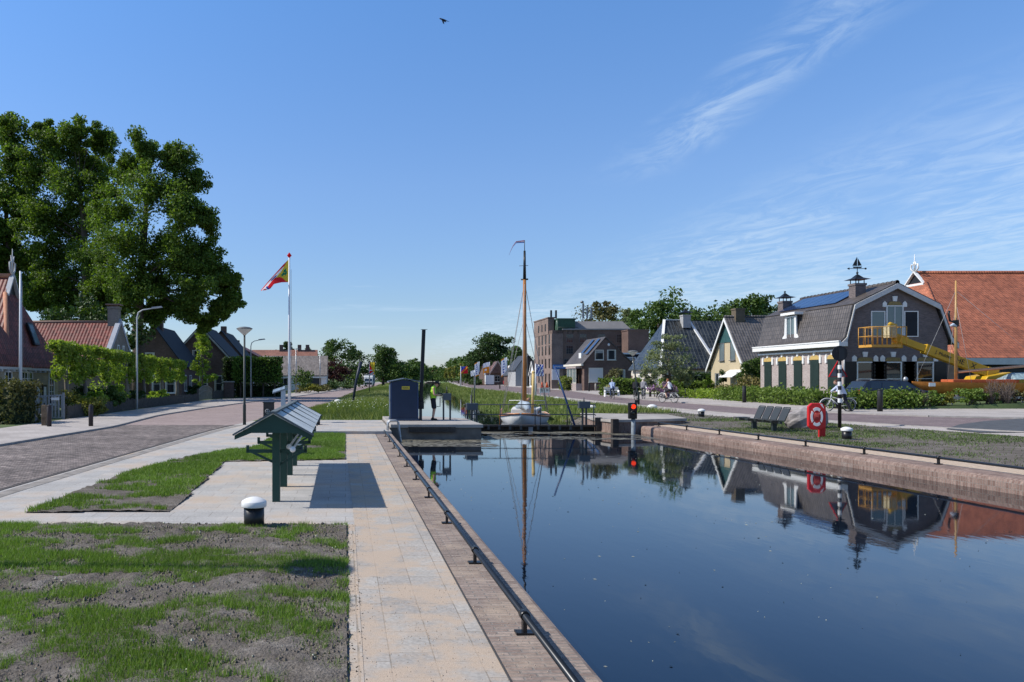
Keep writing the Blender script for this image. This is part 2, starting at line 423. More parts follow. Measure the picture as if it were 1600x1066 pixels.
b1 = wmath('MULTIPLY', band(1.36, .24), wmath('MULTIPLY', wmap(py_, 4.2, 3.0), wmap(py_, 1.6, 2.3))); b1 = wmath('MULTIPLY', b1, wmap(fine, .36, .66, .0, 1))
b2 = wmath('MULTIPLY', wmath('MULTIPLY', wmap(px_, 1.8, 3.0), wmap(py_, 1.6, 2.4)), wmap(broad, .26, .54)); b2 = wmath('MULTIPLY', b2, wmap(fine, .36, .66, .05, 1))
b3 = wmath('MULTIPLY', wmap(streak(.55, .8, 1.7, .55, 8), .56, .74), wmap(py_, 4.5, 7.0)); b3 = wmath('MULTIPLY', b3, wmap(px_, -2.5, 2.0, .2, 1.0))
cl = wmath('MINIMUM', wmath('ADD', wmath('ADD', wmath('MULTIPLY', b1, .42), wmath('MULTIPLY', b2, .44)), wmath('MULTIPLY', b3, .5)), .7)
cl = wmath('MULTIPLY', cl, wmap(sp.outputs[2], .0, .05))
tint = wnode('ShaderNodeMix', data_type='RGBA', blend_type='MULTIPLY'); tint.inputs[0].default_value = 1; wt.links.new(sky.outputs[0], tint.inputs[6]); tr_ = wnode('ShaderNodeValToRGB'); te = tr_.color_ramp.elements
while len(te) < 5: te.new(.5)
for e_, (p_, c_) in zip(te, ((0., (.34, .365, .46)), (.10, (.345, .38, .445)), (.24, (.40, .458, .545)), (.45, (.375, .53, .67)), (1., (.33, .335, .33)))): e_.position = p_; e_.color = (*c_, 1)
wt.links.new(sp.outputs[2], tr_.inputs['Fac']); tsc = wnode('ShaderNodeMix', data_type='RGBA', blend_type='MULTIPLY'); tsc.inputs[0].default_value = 1; wt.links.new(tr_.outputs[0], tsc.inputs[6]); tsc.inputs[7].default_value = (3.0, 3.0, 3.0, 1); wt.links.new(tsc.outputs[2], tint.inputs[7])
mxw = wnode('ShaderNodeMix', data_type='RGBA'); wt.links.new(cl, mxw.inputs[0]); wt.links.new(tint.outputs[2], mxw.inputs[6]); mxw.inputs[7].default_value = (6.4, 7.9, 9.6, 1)
wt.links.new(mxw.outputs[2], bg.inputs['Color']); bg.inputs['Strength'].default_value = .095
SC.view_settings.view_transform = 'Standard'; SC.view_settings.look = 'None'; SC.view_settings.exposure = .12; SC.view_settings.gamma = 1; SC.view_settings.use_curve_mapping = False
SC.cycles.max_bounces = 8; SC.cycles.transparent_max_bounces = 8; SC.cycles.use_denoising = True

# ================================================================== ground materials
SAND = (.46, .36, .27)
PAVE = bricks('pale_paving', (.36, .35, .335), (.42, .405, .385), (.27, .25, .23), .6, .4, .007, .9, .2, .12, .5, (SAND, .6, .47, .66), mott=(1.7, .1))
PATH = bricks('grey_path_slabs', (.325, .30, .272), (.375, .35, .315), (.22, .195, .165), .5, .335, .006, .9, .2, .12, .37, (SAND, 1.5, .43, .56), swap=True, mott=(2.2, .1))
SANDM = M('pale_sand', SAND, .25, 9, .95, 0, .5, 90)
EDGE = bricks('edging_slabs', (.36, .34, .31), (.40, .37, .33), (.2, .18, .15), .1, 1.0, .01, .9, .25, .15, 0, (SAND, 2.2, .4, .55))
COBB = bricks('worn_road_bricks', (.125, .105, .098), (.33, .275, .25), (.07, .06, .055), .21, .1, .016, .9, .8, .3, .5, ((.3, .27, .24), 2.3, .58, .8), mott=(5.5, .5))
ROADB = bricks('pink_road_bricks', (.27, .205, .19), (.36, .285, .265), (.18, .15, .14), .21, .105, .008, .85, .2, .12)
ROADR = bricks('red_grey_road_bricks', (.165, .125, .125), (.225, .175, .172), (.11, .09, .09), .21, .105, .008, .85, .2, .15)
WALK = bricks('sidewalk_slabs', (.36, .325, .30), (.42, .385, .36), (.25, .22, .2), .3, .3, .006, .9, .15, .14)
ASPH = M('asphalt', (.075, .08, .088), .3, 3, .9, 0, .4, 120)
SOIL = NT('soil'); SOIL.set(.95, 0, .1)
_n = SOIL.noise(2.2, 9, rough=.7); _r = SOIL.ramp(_n.outputs['Fac'], [(.3, (.09, .076, .062)), (.55, (.16, .142, .124)), (.75, (.27, .245, .22))])
_n2 = SOIL.noise(45, 5); _r2 = SOIL.ramp(_n2.outputs['Fac'], [(.3, (.6,) * 3), (.7, (1.35,) * 3)])
SOIL.col(SOIL.mix(1., _r.outputs[0], _r2.outputs[0], 'MULTIPLY')); SOIL.bump(_n2.outputs['Fac'], .9, .03); SOIL = SOIL.m
TURF = M('bank_turf', (.10, .145, .035), .45, 1.1, .95, 0, .8, 18)
FIELD = M('garden_ground', (.07, .10, .035), .4, .4, .95, 0, .5, 8)
GRASS = leafmat('young_grass', (.135, .23, .032), (.23, .33, .07), .3)
BANKG = leafmat('bank_grass', (.15, .20, .045), (.29, .30, .11), .3)
QBR = bricks('quay_bricks', (.19, .138, .115), (.31, .245, .205), (.20, .175, .155), .21, .062, .01, .85, .55, .2, .5, (SAND, 1.1, .5, .75))
QBF = bricks('quay_face_bricks', (.17, .105, .085), (.29, .205, .17), (.22, .18, .155), .065, .22, .009, .85, .5, .25, 0, ((.36, .33, .3), 1.6, .58, .8))
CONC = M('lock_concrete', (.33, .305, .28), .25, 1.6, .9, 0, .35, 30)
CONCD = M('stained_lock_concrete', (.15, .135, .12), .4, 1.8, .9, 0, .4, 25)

# ================================================================== ground, strip by strip
YS = sorted(set([-6, -2, 0, 3, 6, 9, 12, 15, 18, 21, 24, 27, 29, 31, 31.5, 32, 33, 34, 35, 36, 38, 39, 39.7, 40.5, 41.5, 42, 42.5, 43, 43.5, 44, 46, 48, 50, 52, 54, 56, 58, 60, 63, 66, 70, 75, 80, 85, 90, 95, 100, 105, 110, 118, 125, 135, 145, 160, 175, 190, 210, 230, 250, 280, 310, 340, 370, 430, 500, 600, 750, 900, 1300, 2500]))
Qf = pl((-6, 15.1), (16.3, 14.1), (35.4, 13.3), (36, 13.27))
SLf = pl((-6, -15.2), (45, -14.5), (80, -14), (95, -8.6), (117, -8.2), (171, -5.6), (245, 1), (367, 7), (750, 38), (2500, 200))
LCf = pl((-6, -12.4), (15, -11.6), (24.7, -10.9), (34.3, -10.2), (45, -10.8), (56, -10.2), (70, -9), (103, -5.3), (151, -1.2), (245, 5), (367, 11), (750, 45), (2500, 210))
RLf = pl((-6, -7.4), (15, -6.6), (32.6, -5.6), (41, -4.6), (56, -2.5), (83, -.7), (117, .8), (198, 6.4), (245, 9.6), (367, 17), (750, 53), (2500, 220))
L2f = pl((37, 1.8), (38.5, 3.6), (45, 3.7), (62, 4.1), (82, 6), (140, 12), (340, 32), (430, 44), (750, 76), (2500, 250))
R2f = pl((36, 12.4), (44, 12.6), (52, 12.2), (57, 11.2), (62, 10.7), (82, 12.8), (140, 19), (340, 41), (430, 53), (750, 90), (2500, 268))
S0f = pl((-6, 23.6), (26.4, 22.6), (36, 20.6), (41, 19.2), (66, 19.4), (85, 21), (107, 22.8), (143, 24.2), (190, 27.5), (330, 44), (700, 92), (2500, 272))
K1f = pl((-6, 25.2), (27.6, 23.9), (30.2, 22.6), (36, 21.4), (44, 20.9), (66, 21.3), (85, 22.5), (107, 24.1), (143, 26), (190, 30), (330, 47), (700, 95), (2500, 276))
K2f = pl((-6, 70), (31, 70), (31.5, 45), (34, 29.4), (36.3, 26.4), (39.7, 25.2), (43, 24.5), (55, 24.5), (65, 24.9), (80, 27), (98, 30), (118, 33.8), (189, 39.5), (330, 58), (700, 108), (2500, 290))
Of = pl((-6, 110), (42, 110), (43.5, 29.4), (47, 28.9), (63, 30.7), (80, 33.5), (98, 35), (118, 38), (189, 43.5), (330, 63), (700, 115), (2500, 300))
ZS, ZK1, ZK2, ZO = .2, .25, .38, .46
LBP = ((0, .25, .5, .75, .93, 1), (.0, .12, .28, .22, -.1, -.42)); RBP = ((0, .1, .4, .7, 1), (-.42, -.08, .12, .2, ZS))
def bank_in(y, prof): return min(1, max(0, (y - (39.7 if prof is LBP else 30)) / 5))
def right_z(x, y, z):
    w = min(1, max(0, (y - 36) / 8)); zl = .02 + .18 * max(0, x - 15.27) / (S0f(y) - 15.27); return z if x < 13 else (1 - w) * zl + w * z
def strip(name, fa, fb, za, zb, mat, y0, y1, n=3, prof=None, kind='structure', dz=0.):
    ys = [y for y in YS if y0 <= y <= y1]; mb = MB(); vs = []; fs = []
    for y in ys:
        a, b = fa(y), fb(y)
        for i in range(n + 1):
            t = i / n; z = za + (zb - za) * t if prof is None else float(np.interp(t, prof[0], prof[1]))
            if prof is LBP and z > 0: z *= bank_in(y, prof)
            if prof is RBP: z = right_z(a + (b - a) * t, y, z)
            vs.append((a + (b - a) * t, y, z + dz))
    for j in range(len(ys) - 1):
        for i in range(n):
            k = j * (n + 1) + i; fs.append((k, k + 1, k + n + 2, k + n + 1))
    mb.add(vs, fs); return structure(mb.build(name, mat), kind)
HZT = ((0, 0), (2, .02))
def hz(x, y):
    if y < 36.2:
        q = Qf(y); X = [q, q + 2, S0f(y), K1f(y), K2f(y), max(Of(y), K2f(y) + .1), max(Of(y), K2f(y)) + 9]; Z = [0, .02, ZS, ZK1, ZK2, ZO, .8]
        if x < 2: return 0.
    elif x < L2f(y) + .01:
        if x < RLf(y): return 0.
        t = (x - RLf(y)) / (L2f(y) - RLf(y)); z = float(np.interp(t, LBP[0], LBP[1])); return z * bank_in(y, LBP) if z > 0 else z
    else:
        X = [R2f(y), S0f(y), K1f(y), K2f(y), max(Of(y), K2f(y) + .1), max(Of(y), K2f(y)) + 9]; Z = [-.4, ZS, ZK1, ZK2, ZO, .8]
        t = (x - R2f(y)) / max(.1, S0f(y) - R2f(y))
        if 0 <= t <= 1: return right_z(x, y, float(np.interp(t, RBP[0], RBP[1])))
    return float(np.interp(x, X, Z))
farL = lambda y: -1500.; farR = lambda y: 2600.
strip('ground', farL, SLf, 0, 0, FIELD, -6, 2500, 2)
strip('sidewalk', SLf, LCf, .03, .03, WALK, -6, 2500)
strip('cobbled_road', LCf, RLf, 0, 0, COBB, -6, 36, 4)
strip('road', LCf, RLf, 0, 0, ROADB, 36, 2500, 4)
strip('pavement', RLf, lambda y: 1.15, 0, 0, PAVE, -6, 36, 3)
strip('pavement', RLf, lambda y: 1.9, 0, 0, PAVE, 36, 39.7, 3)
strip('grass_bank', RLf, L2f, 0, 0, TURF, 39.7, 2500, 12, LBP)
strip('sand_path', lambda y: Qf(y) + .7, lambda y: Qf(y) + 2, 0, .02, SANDM, -6, 36, 2)
strip('lawn', lambda y: Qf(y) + 2, S0f, .02, ZS, SOIL, -6, 36, 6)
strip('lawn', R2f, S0f, 0, 0, SOIL, 36, 46, 10, RBP)
strip('ground', L2f, R2f, -.42, -.42, FIELD, 750, 2500, 6, ((0, .2, .8, 1), (-.42, .3, .3, -.42)))
strip('grass_bank', R2f, S0f, 0, 0, TURF, 46, 2500, 10, RBP)
strip('sidewalk', S0f, K1f, ZS, ZK1, WALK, -6, 2500)
strip('road', K1f, K2f, ZK1, ZK2, ROADR, -6, 2500, 4)
strip('sidewalk', K2f, lambda y: max(Of(y), K2f(y) + .1), ZK2 + .04, ZO + .02, WALK, -6, 2500)
strip('ground', lambda y: max(Of(y), K2f(y) + .1), lambda y: max(Of(y), K2f(y)) + 9, ZO + .02, .8, FIELD, -6, 2500, 3)
strip('ground', lambda y: max(Of(y), K2f(y)) + 9, farR, .8, .8, FIELD, -6, 2500, 1)
def sheet(name, pts, z, mat, kind='structure'):
    b = MB(); b.poly([(p[0], p[1], z) for p in pts]); return structure(b.build(name, mat), kind)
# worn kerb lines
def kerb(name, f, y0, y1, w, h, mat, z=0., off=0.):
    ys = [y for y in YS if y0 <= y <= y1]; b = MB()
    for a, c in zip(ys[:-1], ys[1:]):
        p = (f(a) + off, a, z); q = (f(c) + off, c, z); b.beam(p, q, w, h)
    return structure(b.build(name, mat))
KERBM = M('kerb_stone', (.30, .28, .265), .2, 3, .9, 0, .3, 40)
kerb('kerb', LCf, -6, 190, .16, .14, KERBM); kerb('kerb', RLf, -6, 36, .12, .02, M('dark_gutter', (.07, .062, .058), .4, 4, .95), 0, .04)
kerb('kerb', RLf, -6, 36, .3, .012, M('worn_gutter', (.24, .22, .2), .4, 3, .95, 0, .5, 50), 0, .35)
kerb('kerb', K1f, -6, 190, .14, .06, KERBM, ZK1); kerb('kerb', K2f, 32, 190, .14, .14, KERBM, ZK2)
# asphalt side street mouth on the right
_a = [(1478, 668), (1500, 662.5), (1540, 659), (1600, 657.5), (1700, 656), (1700, 676), (1600, 674), (1530, 672.5)]
_b = MB(); _pp = [gp(x, y, .3) for x, y in _a]; _b.poly([(p.x, p.y, hz(p.x, p.y) + .02) for p in _pp]); structure(_b.build('asphalt_patch', ASPH))
# path on the left quay and its edging
sheet('path', [(.13, -6), (1.15, -6), (1.15, 30), (.0, 30), (.0, 25), (.13, 11.4)], .008, PATH)
sheet('edging', [(.03, -6), (.13, -6), (.13, 11.3), (.03, 11.3)], .011, EDGE)
sheet('edging', [(-.06, 20.6), (.0, 20.6), (.0, 25), (-.06, 25)], .011, EDGE)
sheet('joint_line', [(1.135, -6), (1.15, -6), (1.15, 30), (1.135, 30)], .013, M('dark_joint', (.06, .055, .05)))
# lawns: lumpy soil sheets
def soil_lawn(name, P, step, amp, z0, mat=SOIL):
    xs = [p[0] for p in P]; ys = [p[1] for p in P]
    gx = np.arange(min(xs), max(xs) + step, step); gy = np.arange(min(ys), max(ys) + step, step)
    X, Y = np.meshgrid(gx, gy); Z = z0 + amp * (fbm(X * 1.7, Y * 1.7, 4) - .3) + amp * 1.3 * (fbm(X * 9, Y * 9, 8) - .5)
    V = np.stack([X.ravel(), Y.ravel(), np.maximum(Z.ravel(), z0 * .6)], 1); nx = len(gx); i, j = np.meshgrid(np.arange(nx - 1), np.arange(len(gy) - 1)); k = (j * nx + i).ravel()
    Fc = np.stack([k, k + 1, k + nx + 1, k + nx], 1); cx = V[Fc].mean(1); Fc = Fc[inpoly(cx[:, 0], cx[:, 1], P)]
    o = structure(npmesh(name, V, Fc, mat, None, True)); return o
LA = [(-6.2, 1.5), (.03, 1.5), (.03, 11.3), (-5.6, 11.3)]
LB = [gp(x, y) for x, y in [(38, 802), (268, 800), (352, 722), (470, 720), (538, 718.5), (540, 676), (432, 676.5), (405, 697), (300, 712), (180, 745)]]
soil_lawn('lawn', LA, .045, .05, .014); soil_lawn('lawn', LB, .09, .04, .014)
rg = np.random.default_rng(5)
def scatter(P, n):
    xs = [p[0] for p in P]; ys = [p[1] for p in P]
    x = rg.uniform(min(xs), max(xs), n); y = rg.uniform(min(ys), max(ys), n); k = inpoly(x, y, P); return x[k], y[k]
x, y = scatter(LA, 420000); m = .38 * fbm(x * .8 + 3.1, y * 1.15 + 7.7, 37) + .62 * fbm(x * 1.9 + 1, y * 2.6, 14) + .10 * (fbm(x * 6, y * 8, 2) - .5) - .05 * np.clip((x + .7) / .7, 0, 1)
k = (m > .49) & (rg.random(len(x)) < np.clip((m - .48) * 9, .04, 1)) & (y > 4.4)
blades('grass', x[k] + .05 * (fbm(x[k] * 2, y[k] * 3, 77) - .5), y[k], np.full(k.sum(), .02), .055, .008, GRASS, .4, 3)
k = (m <= .49) & (rg.random(len(x)) < .03 + .1 * (m > .44)) & (y > 4.4)
blades('grass', x[k], y[k], np.full(k.sum(), .02), .03, .012, leafmat('pale_sprouts', (.16, .2, .06), (.28, .3, .12), .2), .9, 4)
def edge_dist(x, y, P):
    d = np.full(len(x), 9.)
    for i in range(len(P)):
        a = np.array(P[i][:2]); c = np.array(P[(i + 1) % len(P)][:2]) - a; t = np.clip(((x - a[0]) * c[0] + (y - a[1]) * c[1]) / (c @ c), 0, 1); d = np.minimum(d, np.hypot(x - a[0] - t * c[0], y - a[1] - t * c[1]))
    return d
x, y = scatter(LB, 230000); m = fbm(x * .9 + 9, y * .9, 31) + .12 * (fbm(x * 4, y * 4, 6) - .5) - .16 * np.exp(-edge_dist(x, y, LB) / .22)
k = (m > .33) & (rg.random(len(x)) < np.clip((m - .31) * 7, .05, 1))
blades('grass', x[k], y[k], np.full(k.sum(), .02), .065, .016, GRASS, .4, 6)
LR = [(Qf(v) + 2.1, v) for v in (8, 16, 24, 30, 36)] + [(S0f(v) - .05, v) for v in (36, 30, 24, 16, 8)]
x, y = scatter(LR, 150000); m = fbm(x * .5, y * .35, 41); k = (rg.random(len(x)) < np.clip((m - .42) * 2.2, .04, .6)); x = x[k]; y = y[k]
blades('grass', x, y, np.array([hz(a, b) for a, b in zip(x, y)]), .055, .026, leafmat('sparse_grass', (.08, .125, .03), (.13, .18, .05), .2), .5, 8)
x, y = scatter([(13.2, 42.5), (17, 37), (20.4, 36), (19.2, 41), (19, 46.5), (12.8, 46.5)], 26000); m = fbm(x * .5, y * .35, 43); k = (rg.random(len(x)) < np.clip((m - .38) * 2.6, .05, .8)); x = x[k]; y = y[k]
blades('grass', x, y, np.array([hz(a, b) for a, b in zip(x, y)]), .07, .035, leafmat('sparse_grass'), .5, 9)
def bank(fa, fb, y0, y1, n, h, w, seed, lo=.0, hi=1.):
    rr = np.random.default_rng(seed); yy = y0 * (y1 / y0) ** rr.random(n); t = lo + (hi - lo) * rr.random(n)
    a = np.array([fa(v) for v in yy]); b = np.array([fb(v) for v in yy]); xx = a + (b - a) * t; zz_ = np.array([hz(p, q) for p, q in zip(xx, yy)])
    g = .45 + 1.1 * fbm(xx * .5, yy * .3, seed); kk = zz_ > WZ - .08
    return blades('grass', xx[kk], yy[kk], zz_[kk], h * g[kk] * (1 + yy[kk] / 260), w * (yy[kk] / 45) ** .9, BANKG, .45, seed)
bank(RLf, L2f, 39.8, 330, 42000, .36, .045, 51, .03, .99); bank(R2f, S0f, 44.5, 330, 42000, .2, .045, 52, .0, .97)
# clods and crumbs of soil on the bare patches, grit on the path
def crumbs(name, x, y, z, s, mat, seed=1):
    rr = np.random.default_rng(seed); n = len(x); d = np.array([(1, 0, 0), (0, 1, 0), (-1, 0, 0), (0, -1, 0), (0, 0, 1.)])
    V = (d[None] * (s * (.4 + 1.2 * rr.random(n) ** 2))[:, None, None]) * (.6 + .8 * rr.random((n, 5, 3))) + np.stack([x, y, z], 1)[:, None]
    f = np.array([(0, 1, 4), (1, 2, 4), (2, 3, 4), (3, 0, 4)]); Fc = (f[None] + 5 * np.arange(n)[:, None, None]).reshape(-1, 3)
    return structure(npmesh(name, V.reshape(-1, 3), Fc, mat), 'stuff')
x, y = scatter(LA, 26000); k = y > 4.2; crumbs('soil_crumbs', x[k], y[k], np.full(k.sum(), .022), .016, M('soil_clods', (.13, .11, .09), .5, 12, .95), 2)
x, y = scatter([(-.05, 4.5), (.16, 4.5), (.16, 11.3), (-.05, 11.3)], 420); crumbs('soil_crumbs', x, y, np.full(len(x), .012), .006, M('dark_soil_clods', (.05, .042, .035), .4, 12, .95), 3)
x, y = scatter([(.1, 4.5), (1.7, 4.5), (1.7, 20), (.1, 20)], 5200); m = fbm(x * 1.3, y * .9, 61); k = m > .45
crumbs('sand_grit', x[k], y[k], np.full(k.sum(), .010), .004, SANDM, 4)
x, y = scatter(LA, 420); k = (y > 4.4) & (fbm(x * .8, y * .8, 91) > .42); crumbs('lawn_litter', x[k], y[k], np.full(k.sum(), .035), .011, M('dry_bits', (.42, .42, .32), .3, 12), 6)
# white flower heads of cow parsley on the left bank
rr = np.random.default_rng(9); n = 420; yy = 42 + 24 * rr.random(n); tt = .35 + .55 * rr.random(n); xx = np.array([RLf(v) + (L2f(v) - RLf(v)) * q for v, q in zip(yy, tt)])
k = fbm(xx * .6, yy * .4, 71) > .5; crumbs('cow_parsley_flowers', xx[k], yy[k], np.array([hz(a, b) for a, b in zip(xx[k], yy[k])]) + .3 + .25 * rr.random(k.sum()), .03, M('parsley_white', (.5, .52, .38)), 5)

# ================================================================== water
wm = NT('canal_water'); wm.set(.03, 0, .5); wm.b.inputs['Base Color'].default_value = (.001, .004, .010, 1); wm.b.inputs['IOR'].default_value = 1.5; wm.b.inputs['Specular Tint'].default_value = (.82, .93, 1, 1)
_c = wm.n('ShaderNodeMapping'); wm.l(wm.tc.outputs['Object'], _c.inputs[0]); _c.inputs['Scale'].default_value = (1.4, .55, 1)
_n = wm.noise(1.1, 3, _c.outputs[0]); _n2 = wm.noise(5.5, 2, _c.outputs[0]); _nb = wm.noise(.09, 2)
_am = wm.ramp(_nb.outputs['Fac'], [(.4, (.15,) * 3), (.65, (1,) * 3)])
_h = wm.math('MULTIPLY', wm.math('ADD', _n.outputs['Fac'], wm.math('MULTIPLY', _n2.outputs['Fac'], .18)), _am.outputs[0]); wm.bump(_h, .2, .02)
_b = MB(); _b.poly([(-30, -6, WZ), (60, -6, WZ), (180, 800, WZ), (-30, 800, WZ)]); structure(_b.build('water', wm.m))
rr = np.random.default_rng(12); n = 620; dd = 5 + 22 * rr.random(n) ** .8; xx = 2 + 11.5 * rr.random(n); V = []; Fc = []
for i in range(n):
    a = rr.random() * 6.28; l_ = .006 + .03 * rr.random() ** 4; w_ = .004 + .004 * rr.random(); u = np.array([math.cos(a), math.sin(a)]) * l_; v = np.array([-math.sin(a), math.cos(a)]) * w_
    for s1, s2 in ((-1, 0), (0, -1), (1, 0), (0, 1)): V.append((xx[i] + u[0] * s1 + v[0] * s2, dd[i] + u[1] * s1 + v[1] * s2, WZ + .006 + .004 * s2))
    Fc.append([4 * i, 4 * i + 1, 4 * i + 2, 4 * i + 3])
structure(npmesh('floating_debris', np.array(V), np.array(Fc), M('pale_flakes', (.22, .24, .21))), 'stuff')
# scum by the gates: many thin floating shreds
n = 9000; xx = 1.9 + 10.8 * rr.random(n); dd = 31.0 + 5.4 * rr.random(n) ** .7; dd = np.where(rr.random(n) < .35, 28.2 + 3.3 * rr.random(n), dd)
m = fbm(xx * .35, dd * .9, 81); k = (m > .40) & ((dd > 31.5) | (xx < 5.6)) & ~((xx < 5.6) & (dd > 31.4)); xx = xx[k]; dd = dd[k]; n = len(xx)
a = rr.normal(size=n) * .35; L_ = .05 + .16 * rr.random(n); w_ = .03 + .05 * rr.random(n); ux = np.cos(a) * L_; uy = np.sin(a) * L_; vx = -np.sin(a) * w_; vy = np.cos(a) * w_; z = np.full(n, WZ + .004) + .003 * rr.random(n)
V = np.stack([np.stack([xx - ux, dd - uy, z], 1), np.stack([xx + vx, dd + vy, z], 1), np.stack([xx + ux, dd + uy, z], 1), np.stack([xx - vx, dd - vy, z], 1)], 1).reshape(-1, 3)
structure(npmesh('pond_scum', V, np.arange(4 * n).reshape(-1, 4), M('scum', (.16, .15, .115), .4, 2, .6)), 'stuff')

# ================================================================== quays and lock heads
t = thing('quay_wall', 'brick edged quay wall of the lock beside the sandy slab path', 'quay wall', (1.15, 0, 0))
b = MB(); b.prism([(1.15, -6, -1.5), (1.80, -6, -1.5), (1.80, -6, -.03), (1.785, -6, .0), (1.75, -6, .012), (1.15, -6, .004)], (0, 37.4, 0)); b.build('coping', QBR, t, True)
t = thing('quay_wall', 'far brick quay wall with a rounded top below the lawn and bench', 'quay wall', (14, 0, 0))
b = MB(); ys = [-6, 0, 6, 12, 16.3, 20, 25, 30, 35.3]; n = len(ys); prof = [(0, -1.5), (0, -.1), (.03, -.03), (.1, .0), (.7, .01), (.7, -1.5)]
vs = [(Qf(v) + q[0], v, q[1]) for v in ys for q in prof]; fs = [(i * 6 + k, i * 6 + k + 1, i * 6 + k + 7, i * 6 + k + 6) for i in range(n - 1) for k in range(5)] + [tuple(range(6)), tuple(range((n - 1) * 6, n * 6))]
b.add(vs, fs); b.build('coping', QBF, t, True)
t = thing('lock_abutment', 'stained concrete lock abutment under the blue cabin with a paved top', 'abutment', (3.6, 34, 0))
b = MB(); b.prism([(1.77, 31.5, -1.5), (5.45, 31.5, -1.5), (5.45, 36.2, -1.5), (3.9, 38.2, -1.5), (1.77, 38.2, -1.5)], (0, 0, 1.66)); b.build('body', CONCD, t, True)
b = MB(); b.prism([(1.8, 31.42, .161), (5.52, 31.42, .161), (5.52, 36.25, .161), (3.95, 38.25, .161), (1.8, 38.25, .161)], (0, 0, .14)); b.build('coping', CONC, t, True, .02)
b = MB(); b.box(2.5, 4.4, 31.36, 31.418, -.02, .2)
for i in range(24): b.box(2.52 + i * .078, 2.55 + i * .078, 31.33, 31.359, -.02, .19)
b.build('ribbed_panel', M('dark_ribs', (.06, .052, .048), .3, 5), t, True)
t = thing('step_block', 'low concrete step where the slab path meets the cabin platform', 'step', (0, 33, 0))
b = MB(); b.prism([(-1.4, 30.05, -.05), (1.76, 30.0, -.05), (1.76, 38.2, -.05), (-1.4, 38.2, -.05)], (0, 0, .17)); b.build('slab', PAVE, t, True, .01)
t = thing('lock_abutment', 'wedge shaped paved lock abutment behind the traffic light', 'abutment', (13, 38, 0))
P = [(12.0, 35.3), (13.25, 35.5), (15.9, 36.7), (16.6, 40.5), (12.7, 42.2), (11.7, 37.0)]
b = MB(); b.prism([(p[0], p[1], -1.5) for p in P], (0, 0, 1.66)); b.build('body', QBF, t, True)
b = MB(); b.prism([(p[0] + (.05 if p[0] > 13 else -.06), p[1] - (.07 if p[1] < 37 else -.06), .161) for p in P], (0, 0, .13)); b.build('coping', CONC, t, True, .02)
for x_, y_ in ((11.75, 36.4), (12.05, 35.1)):
    o = MB().box(x_ - .14, x_ + .14, y_ - .14, y_ + .14, -1.4, .33).build('fender_post', M('dark_timber', (.05, .04, .035), .4, 5, .9, 0, .5, 30), t, True, .02)
# ================================================================== building kit
GLASS = flat('window_glass', (.018, .024, .03), .06, 0, .8)
GLASSB = flat('pale_window_glass', (.10, .14, .15), .1, 0, .8)
BLIND = flat('white_blind', (.55, .56, .56), .7)
WHITE = M('white_paint', (.72, .72, .70), .06, 3, .5); CREAMW = M('cream_paint', (.66, .62, .53), .08, 3, .6)
DGREEN = M('dark_green_paint', (.021, .036, .03), .2, 5, .45); BLACKP = M('black_paint', (.012, .013, .015), .2, 5, .4)
GREYM = M('grey_metal', (.22, .23, .24), .15, 6, .4, .7); GALV = M('galvanised_steel', (.36, .37, .38), .15, 7, .45, .6); DARKM = M('dark_metal', (.03, .034, .038), .2, 6, .45, .3)
PANEL = NT('solar_panel'); PANEL.set(.12, 0, .8); _k = PANEL.n('ShaderNodeTexBrick', offset=0); PANEL.l(PANEL.tc.outputs['UV'], _k.inputs['Vector'])
for a_, c_ in (('Color1', (.012, .03, .085)), ('Color2', (.016, .036, .1)), ('Mortar', (.05, .07, .1))): _k.inputs[a_].default_value = (*c_, 1)
_k.inputs['Scale'].default_value = 1; _k.inputs['Brick Width'].default_value = 1.0; _k.inputs['Row Height'].default_value = 1.6; _k.inputs['Mortar Size'].default_value = .03; PANEL.col(_k.outputs[0]); PANEL = PANEL.m
BR_PURP = bricks('purple_grey_bricks', (.115, .092, .092), (.19, .15, .145), (.16, .145, .14), .21, .065, .012, .9, .4, .15)
BR_PALE = bricks('pinkish_bricks', (.31, .235, .215), (.42, .34, .315), (.40, .37, .35), .21, .065, .012, .9, .4, .1)
BR_DARK = bricks('dark_brown_bricks', (.115, .066, .054), (.175, .108, .09), (.12, .10, .09), .21, .065, .012, .9, .4, .2)
BR_FACT = bricks('shaded_factory_bricks', (.10, .058, .045), (.155, .10, .08), (.15, .13, .115), .21, .065, .012, .9, .4, .25)  # front wall brick darkened to carry its shade; the tower brick stays paler
BR_YEL = bricks('yellow_grey_bricks', (.34, .28, .17), (.44, .37, .25), (.30, .27, .22), .21, .065, .012, .9, .3, .15)
T_RED = tiles('red_pantiles', (.34, .115, .06), .34, .25, .34, .6, .9, .35, .42)
T_RUST = tiles('rust_red_pantiles', (.155, .040, .029), .6, .25, .34, .6, .9, .4, .5, (.09, .05, .035))
T_GREY = tiles('grey_brown_pantiles', (.082, .070, .063), .3, .25, .34, .5, .8, .45, .5)
T_BLK = tiles('glazed_black_pantiles', (.026, .029, .03), .9, .42, .5, .25, 1.0, .7, 5.0)  # pale joint lines and wide tone spread paint in glints on the glaze
T_DGREY = tiles('dark_roof_tiles', (.045, .045, .048), .3, .25, .34, .5, .7, .45, .5)
T_PALE = tiles('weathered_grey_tiles', (.19, .165, .15), .35, .25, .34, .65, .8, .35, .45)
STUCCO = M('beige_stucco', (.46, .38, .25), .08, 1.2, .9, 0, .15, 60)
SLATEB = M('blue_black_slate', (.012, .015, .022), .25, 1.5, .75, 0, .3, 12)
FACES = {'-Y': (Vector((1, 0, 0)), Vector((0, -1, 0))), '-X': (Vector((0, -1, 0)), Vector((-1, 0, 0))), '+X': (Vector((0, 1, 0)), Vector((1, 0, 0))), '+Y': (Vector((-1, 0, 0)), Vector((0, 1, 0)))}
